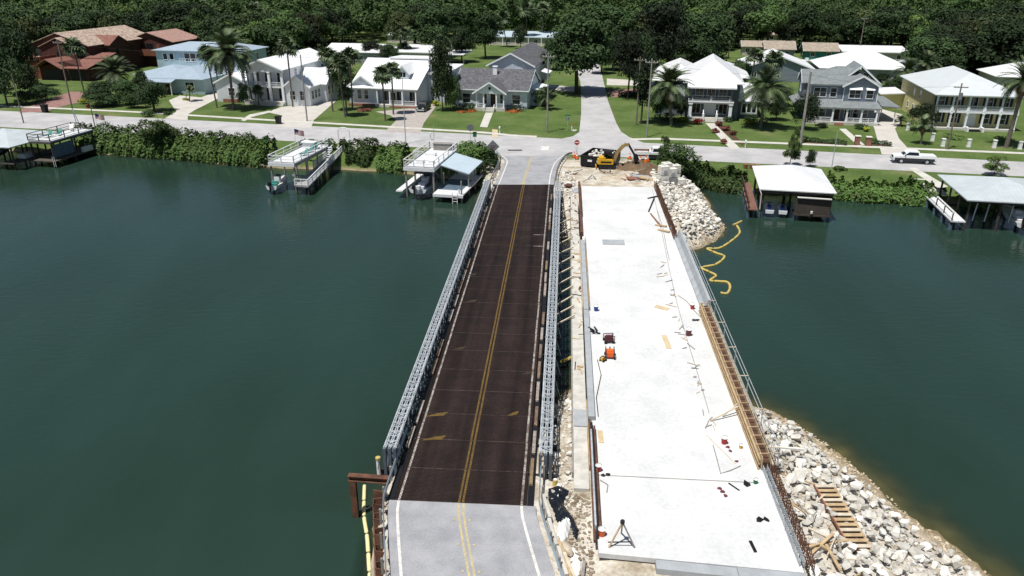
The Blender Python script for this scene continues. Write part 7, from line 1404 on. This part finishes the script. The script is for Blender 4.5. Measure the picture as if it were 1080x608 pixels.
# ================================================================ VEHICLES, POLES, STREET FURNITURE
defmat('car_white', (.78,.79,.80), .25, .04, 2, spec=.5); defmat('car_black', (.015,.016,.018), .2, .1, 2, spec=.6); defmat('car_blue', (.04,.12,.32), .3, .1, 2, spec=.5); defmat('car_silver', (.45,.46,.48), .3, .05, 2, metal=.4); defmat('lamp_red', (.45,.02,.015), .3, .1, 2); defmat('lamp_clear', (.7,.7,.68), .2, .05, 2, spec=.6)
def vehicle(name, label, cat, base, rz, paint='car_white', kind='pickup', lower=None):
    """x forward; sections lofted from side profile, narrower greenhouse"""
    t = thing(name, label, cat, base, rz)
    if kind == 'pickup': L_, w, bz, hood, cab = 6.2, 2.0, .55, 1.25, [(-.75,1.25),(-.55,1.95),(1.0,1.97),(1.75,1.27)]; prof = [(-3.1,.6),(-3.1,1.22),(-.75,1.25),(1.75,1.27),(2.95,1.18),(3.1,1.0),(3.1,.55)]
    else: L_, w, bz, hood, cab = 4.8, 1.95, .4, 1.05, [(-2.2,1.1),(-1.9,1.75),(.5,1.78),(1.25,1.12)]; prof = [(-2.4,.45),(-2.4,1.05),(-2.2,1.1),(1.25,1.12),(2.25,1.0),(2.4,.8),(2.4,.42)]
    def body(b):
        n = len(prof); vs = []
        for y, k in ((-w/2, 0), (-w/2+.08, .05), (w/2-.08, .05), (w/2, 0)): vs += [(x, y, z+(k if z > .9 else -k)) for x, z in prof]
        fs = [(j*n+i, j*n+(i+1)%n, (j+1)*n+(i+1)%n, (j+1)*n+i) for j in range(3) for i in range(n)]; b.add(vs, fs+[tuple(range(n-1,-1,-1)), tuple(range(3*n, 4*n))])
    bd = child('body', t, paint, body)
    def gh(b):
        n = len(cab); vs = []
        for y0, y1 in ((-w/2+.05, -w/2+.2), (w/2-.05, w/2-.2)): vs += [(x, y0 if i in (0, n-1) else y1, z) for i, (x, z) in enumerate(cab)]
        b.add(vs, [(0,1,2,3)[::-1], (4,5,6,7), (1,5,6,2)[::-1]])
        b.add(vs, [(0,4,5,1)[::-1], (2,6,7,3)[::-1]])
    cb = child('cabin', t, paint, gh)
    for s_ in (-1, 1):
        y = s_*(w/2-.115); sg = s_*.02
        child('side_window', cb, 'glass', lambda b: b.add([(cab[0][0]+.22, y+s_*.05+sg, cab[0][1]+.10),(cab[3][0]-.25, y+s_*.05+sg, cab[3][1]+.10),(cab[2][0]-.08, y-s_*.06+sg, cab[2][1]-.14),(cab[1][0]+.12, y-s_*.06+sg, cab[1][1]-.14)], [(0,1,2,3) if s_ < 0 else (3,2,1,0)]))
        child('wing_mirror', t, 'black', lambda b: b.box(cab[3][0]-.35, s_*(w/2+.02)-.02 if s_ > 0 else -(w/2+.22), 1.25, cab[3][0]-.2, w/2+.22 if s_ > 0 else -(w/2), 1.45))
        child('headlight', t, 'lamp_clear', lambda b: b.box(L_/2-.10, s_*.62-.2, bz+.32, L_/2+.012, s_*.62+.2, bz+.52)); child('tail_light', t, 'lamp_red', lambda b: b.box(-L_/2-.012, s_*.85-.1, bz+.25, -L_/2+.08, s_*.85+.1, bz+.6))
        child('sill', t, lower or 'black', lambda b: b.box(-L_/2+.15, s_*(w/2-.02)-.03, bz-.08, L_/2-.15, s_*(w/2-.02)+.03, bz+(.36 if lower else .05)))
    child('windscreen', cb, 'glass', lambda b: b.add([(cab[3][0]-.02, -w/2+.2, cab[3][1]+.05),(cab[3][0]-.02, w/2-.2, cab[3][1]+.05),(cab[2][0]+.06, w/2-.3, cab[2][1]-.08),(cab[2][0]+.06, -w/2+.3, cab[2][1]-.08)], [(0,1,2,3)])); child('rear_window', cb, 'glass', lambda b: b.add([(cab[0][0]-.0, w/2-.25, cab[0][1]+.12),(cab[0][0]-.0, -w/2+.25, cab[0][1]+.12),(cab[1][0]-.05, -w/2+.35, cab[1][1]-.1),(cab[1][0]-.05, w/2-.35, cab[1][1]-.1)], [(0,1,2,3)]))
    child('bumper', t, 'galv', lambda b: b.box(L_/2-.02, -w/2+.05, bz-.1, L_/2+.1, w/2-.05, bz+.18)); child('bumper', t, 'galv', lambda b: b.box(-L_/2-.12, -w/2+.05, bz-.1, -L_/2+.02, w/2-.05, bz+.12)); child('grille', t, 'black', lambda b: b.box(L_/2-.03, -.45, bz+.25, L_/2+.02, .45, bz+.6))
    if kind == 'pickup': child('cargo_bed', t, 'black', lambda b: b.box(-2.98, -.82, 1.235, -.86, .82, 1.262)); child('bed_rail', t, paint, lambda b: (b.box(-3.08,-.99,1.24,-.8,-.84,1.36), b.box(-3.08,.84,1.24,-.8,.99,1.36), b.box(-3.1,-.84,1.2,-2.99,.84,1.36)))
    wr = .4 if kind == 'pickup' else .35
    for x in (-L_*.30, L_*.31):
        for s_ in (-1, 1):
            wl = child('wheel', t, 'rubber', lambda b: b.tube((x, s_*(w/2-.26), wr), (x, s_*(w/2+.01), wr), wr, n=16)); child('rim', wl, 'galv', lambda b: b.tube((x, s_*(w/2), wr), (x, s_*(w/2+.03), wr), wr*.58, n=12)); child('wheel_arch', t, 'black', lambda b: b.tube((x, s_*(w/2-.2), wr+.06), (x, s_*(w/2+.004), wr+.06), wr+.07, n=16))
    return t
b = gz(962, 172); vehicle('pickup_truck', 'white crew cab pickup truck with black trim driving on the street', 'truck', (b.x, b.y, 2.03), RA+math.pi, 'car_white', 'pickup', 'car_black')
b = gz(446, 118); vehicle('parked_suv', 'black suv parked on the paver drive of pale blue cottage', 'suv', (b.x, b.y+1.4, 2.035), RA-math.pi/2, 'car_black', 'suv')
for lab_, px, py, rz, pm_, kd in [('white car parked beside the side street lawn at far back', 664, 52, .2, 'car_white', 'suv'), ('silver car parked behind the white flat-roofed back house', 476, 47, .1, 'car_silver', 'suv'), ('dark car parked between back houses at right', 866, 60, .3, 'car_black', 'suv'), ('blue car half under trees by the back carport', 452, 66, 1.3, 'car_blue', 'suv'), ('white van parked under trees in the rear yards', 893, 44, 1.2, 'car_white', 'suv')]:
    b = gz(px, py); vehicle('parked_car', lab_, 'car', (b.x, b.y, 2.03), RA+rz, pm_, kd)
# construction pickup half behind the shrub
b = gz(691, 168); vehicle('work_truck', 'white and black truck standing half behind the bush at the works', 'truck', (b.x, b.y, 2.05), RA+.1, 'car_white', 'pickup', 'car_black')
b = gz(884, 58); o = blob('blue_tarp', 'bright blue tarp heap among boats in the rear yards', 'tarp', 'tarp_blue', [b, b+Vector((1.2,.3,0)), b+Vector((2.2,0,0))], 1.2, sq=.8, seed=31)
boat('white boat on a trailer in the rear yards by the blue tarp', 93.5, 132, 2.3, 7, 2.4, 1.2, 1)
# utility poles with cross-arms, transformer
def utility_pole(label, bx, by, topy, lean=0., arm=True, can=False, m='pole_wood', r=.16):
    b = gz(bx, by); h = hpx(b, topy); t = thing('utility_pole', label, 'utility pole', b, RA); child('pole', t, m, lambda q: q.tube((0,0,-.3),(lean,0,h),r,r*.7,8))
    if arm: 
        a_ = child('cross_arm', t, m, lambda q: q.box(lean-1.1,-.06,h-.75,lean+1.1,.06,h-.6))
        for x in (-1.,-.4,.4,1.): child('insulator', a_, 'white', lambda q: q.tube((lean+x,0,h-.6),(lean+x,0,h-.42),.06,n=6))
    if can: child('transformer', t, 'sign_grey', lambda q: q.tube((lean+.1,-.42,h-2.6),(lean+.1,-.42,h-1.5),.28,n=10))
    return b, h
P_ = []
P_.append(utility_pole('wooden utility pole on the verge before the brown villa', 76, 114, 42)); utility_pole('short dark pole by the street at left edge', 25, 130, 78, arm=False, r=.12); utility_pole('thin pole standing in the shore grass right of left sun deck', 101, 138, 106, arm=False, r=.1)
P_.append(utility_pole('grey utility pole at the drive of the white column house', 324, 128, 58, arm=False, m='grey_wood')); utility_pole('pale lamp post at the street before the pale blue cottage', 428, 152, 82, arm=False, m='galv', r=.1); P_.append(utility_pole('utility pole with transformer on light blue cottage lawn', 577, 140, 56, can=True, m='grey_wood'))
P_.append(utility_pole('left utility pole on the lawn beside narrow evergreen', 671, 132, 60)); P_.append(utility_pole('right utility pole on the lawn beside narrow evergreen', 682, 145, 62, m='grey_wood')); P_.append(utility_pole('thick grey utility pole in front of the slate house', 844, 152, 76, arm=False, m='grey_wood', r=.26)); utility_pole('thin lamp post on the street edge before the slate house', 877, 178, 138, arm=False, m='galv', r=.07)
P_.append(utility_pole('utility pole with transformer in front of the yellow house', 999, 158, 88, can=True)); utility_pole('tall utility pole in the rear yards behind slate house', 905, 62, 18); utility_pole('utility pole rising in the dark wood at right', 990, 62, 28); utility_pole('thin pole in the yard behind white hip roof', 768, 62, 15, arm=False)
utility_pole('thin sign post in the street before the middle sun deck', 458, 152, 133, arm=False, m='galv', r=.06)
# bins, mailboxes, pillars
def bin_(label, px, py, m='black', s=1.):
    t = thing('trash_bin', label, 'bin', gz(px, py), RA); child('tub', t, m, lambda b: b.add([(-.3*s,-.3*s,.1),(.3*s,-.3*s,.1),(.3*s,.3*s,.1),(-.3*s,.3*s,.1),(-.38*s,-.38*s,1.1*s),(.38*s,-.38*s,1.1*s),(.38*s,.38*s,1.1*s),(-.38*s,.38*s,1.1*s)], [(3,2,1,0),(4,5,6,7),(0,1,5,4),(1,2,6,5),(2,3,7,6),(3,0,4,7)])); child('lid', t, m, lambda b: b.box(-.42*s,-.44*s,1.1*s,.42*s,.42*s,1.2*s))
    for x in (-.3, .3): child('wheel', t, 'rubber', lambda b: b.tube((x*s-.04,.34*s,.14),(x*s+.04,.34*s,.14),.14,n=10))
bin_('black wheeled bin at the drive of the white column house', 294, 131, s=1.3); bin_('green bin on the shore side near white sun deck flag', 281, 151, 'green', .9); bin_('black bin on the sidewalk left of the villa path', 48, 119, s=1.4)
def mailbox(label, px, py): 
    t = thing('mailbox', label, 'mailbox', gz(px, py), RA); child('post', t, 'white', lambda b: b.box(-.07,-.07,0,.07,.07,1.05)); child('box', t, 'white', lambda b: b.yprism([(-.14,1.05),(.14,1.05),(.14,1.22),(.07,1.32),(-.07,1.32),(-.14,1.22)], -.3, .3)); child('flag_arm', t, 'red', lambda b: b.box(.145,-.05,1.2,.165,.15,1.27))
mailbox('white mailbox beside the path of the hip-roofed house', 786, 156); mailbox('mailbox on post at the pier path by the street', 454, 148); mailbox('black-flagged mailbox near the cottage path', 527, 141)
for k, (px, py, lab_) in enumerate([(983,149,'white pillar at the corner of yellow house drive'), (994,155,'white pillar right of the utility pole base'), (1021,155.5,'white pillar in the lawn before the veranda steps'), (1048,156.5,'white pillar left of the leaning right-edge palm'), (1075,158,'white pillar at the far right edge of yellow house lawn'), (957,138,'white pillar beside the cycad')]):
    t = thing('gate_pillar', lab_, 'pillar', gz(px, py), RA, 'white pillars of the yellow house'); child('shaft', t, 'white', lambda b: b.box(-.25,-.25,-.1,.25,.25,1.3)); child('cap', t, 'white', lambda b: b.box(-.31,-.31,1.3,.31,.31,1.42)); child('base', t, 'offwhite', lambda b: b.box(-.31,-.31,-.1,.31,.31,.2))
for k, (px, py) in enumerate([(903.5,153),(915,154)]):
    t = thing('brick_pillar', ['left brick pillar at the slate house path','right brick pillar at the slate house path'][k], 'pillar', gz(px, py), RA); child('shaft', t, 'brick', lambda b: b.box(-.4,-.4,-.1,.4,.4,1.5)); child('cap', t, 'offwhite', lambda b: b.box(-.48,-.48,1.5,.48,.48,1.62))
t = thing('terracotta_pots', 'row of terracotta pots by the white boathouse ramp', 'pots', gz(786, 178), RA)
for k in range(3): child('pot', t, 'red_wood', lambda b: b.tube((k*.9,0,0),(k*.9,0,.7),.28,.38,10))
sheet('mulch_bed', P2([(846,150),(893,155),(905,157),(905,155.5),(893,153),(846,148.5)], 2.03), 'mulch', 2.03); sheet('mulch_bed', P2([(918,153),(942,156),(942,154.5),(918,151)], 2.031), 'mulch', 2.031); sheet('mulch_bed', P2([(752,131),(760,131),(785,152),(783,154)], 2.0285), 'mulch', 2.0285)
# overhead wires between neighbouring poles
for (a_, ha), (c_, hc) in zip(P_, P_[1:]):
    p, q = Vector((a_.x, a_.y, a_.z+ha-.45)), Vector((c_.x, c_.y, c_.z+hc-.45)); n = 14; pts = [p.lerp(q, k/n)-Vector((0,0,4*.9*(k/n)*(1-k/n))) for k in range(n+1)]
    o = MB().path([x-p for x in pts], .014, 4).build('power_line', 'black'); o.location = p; tag(o, 'thin sagging power line strung between the roadside poles', 'power line', 'power lines along the street')
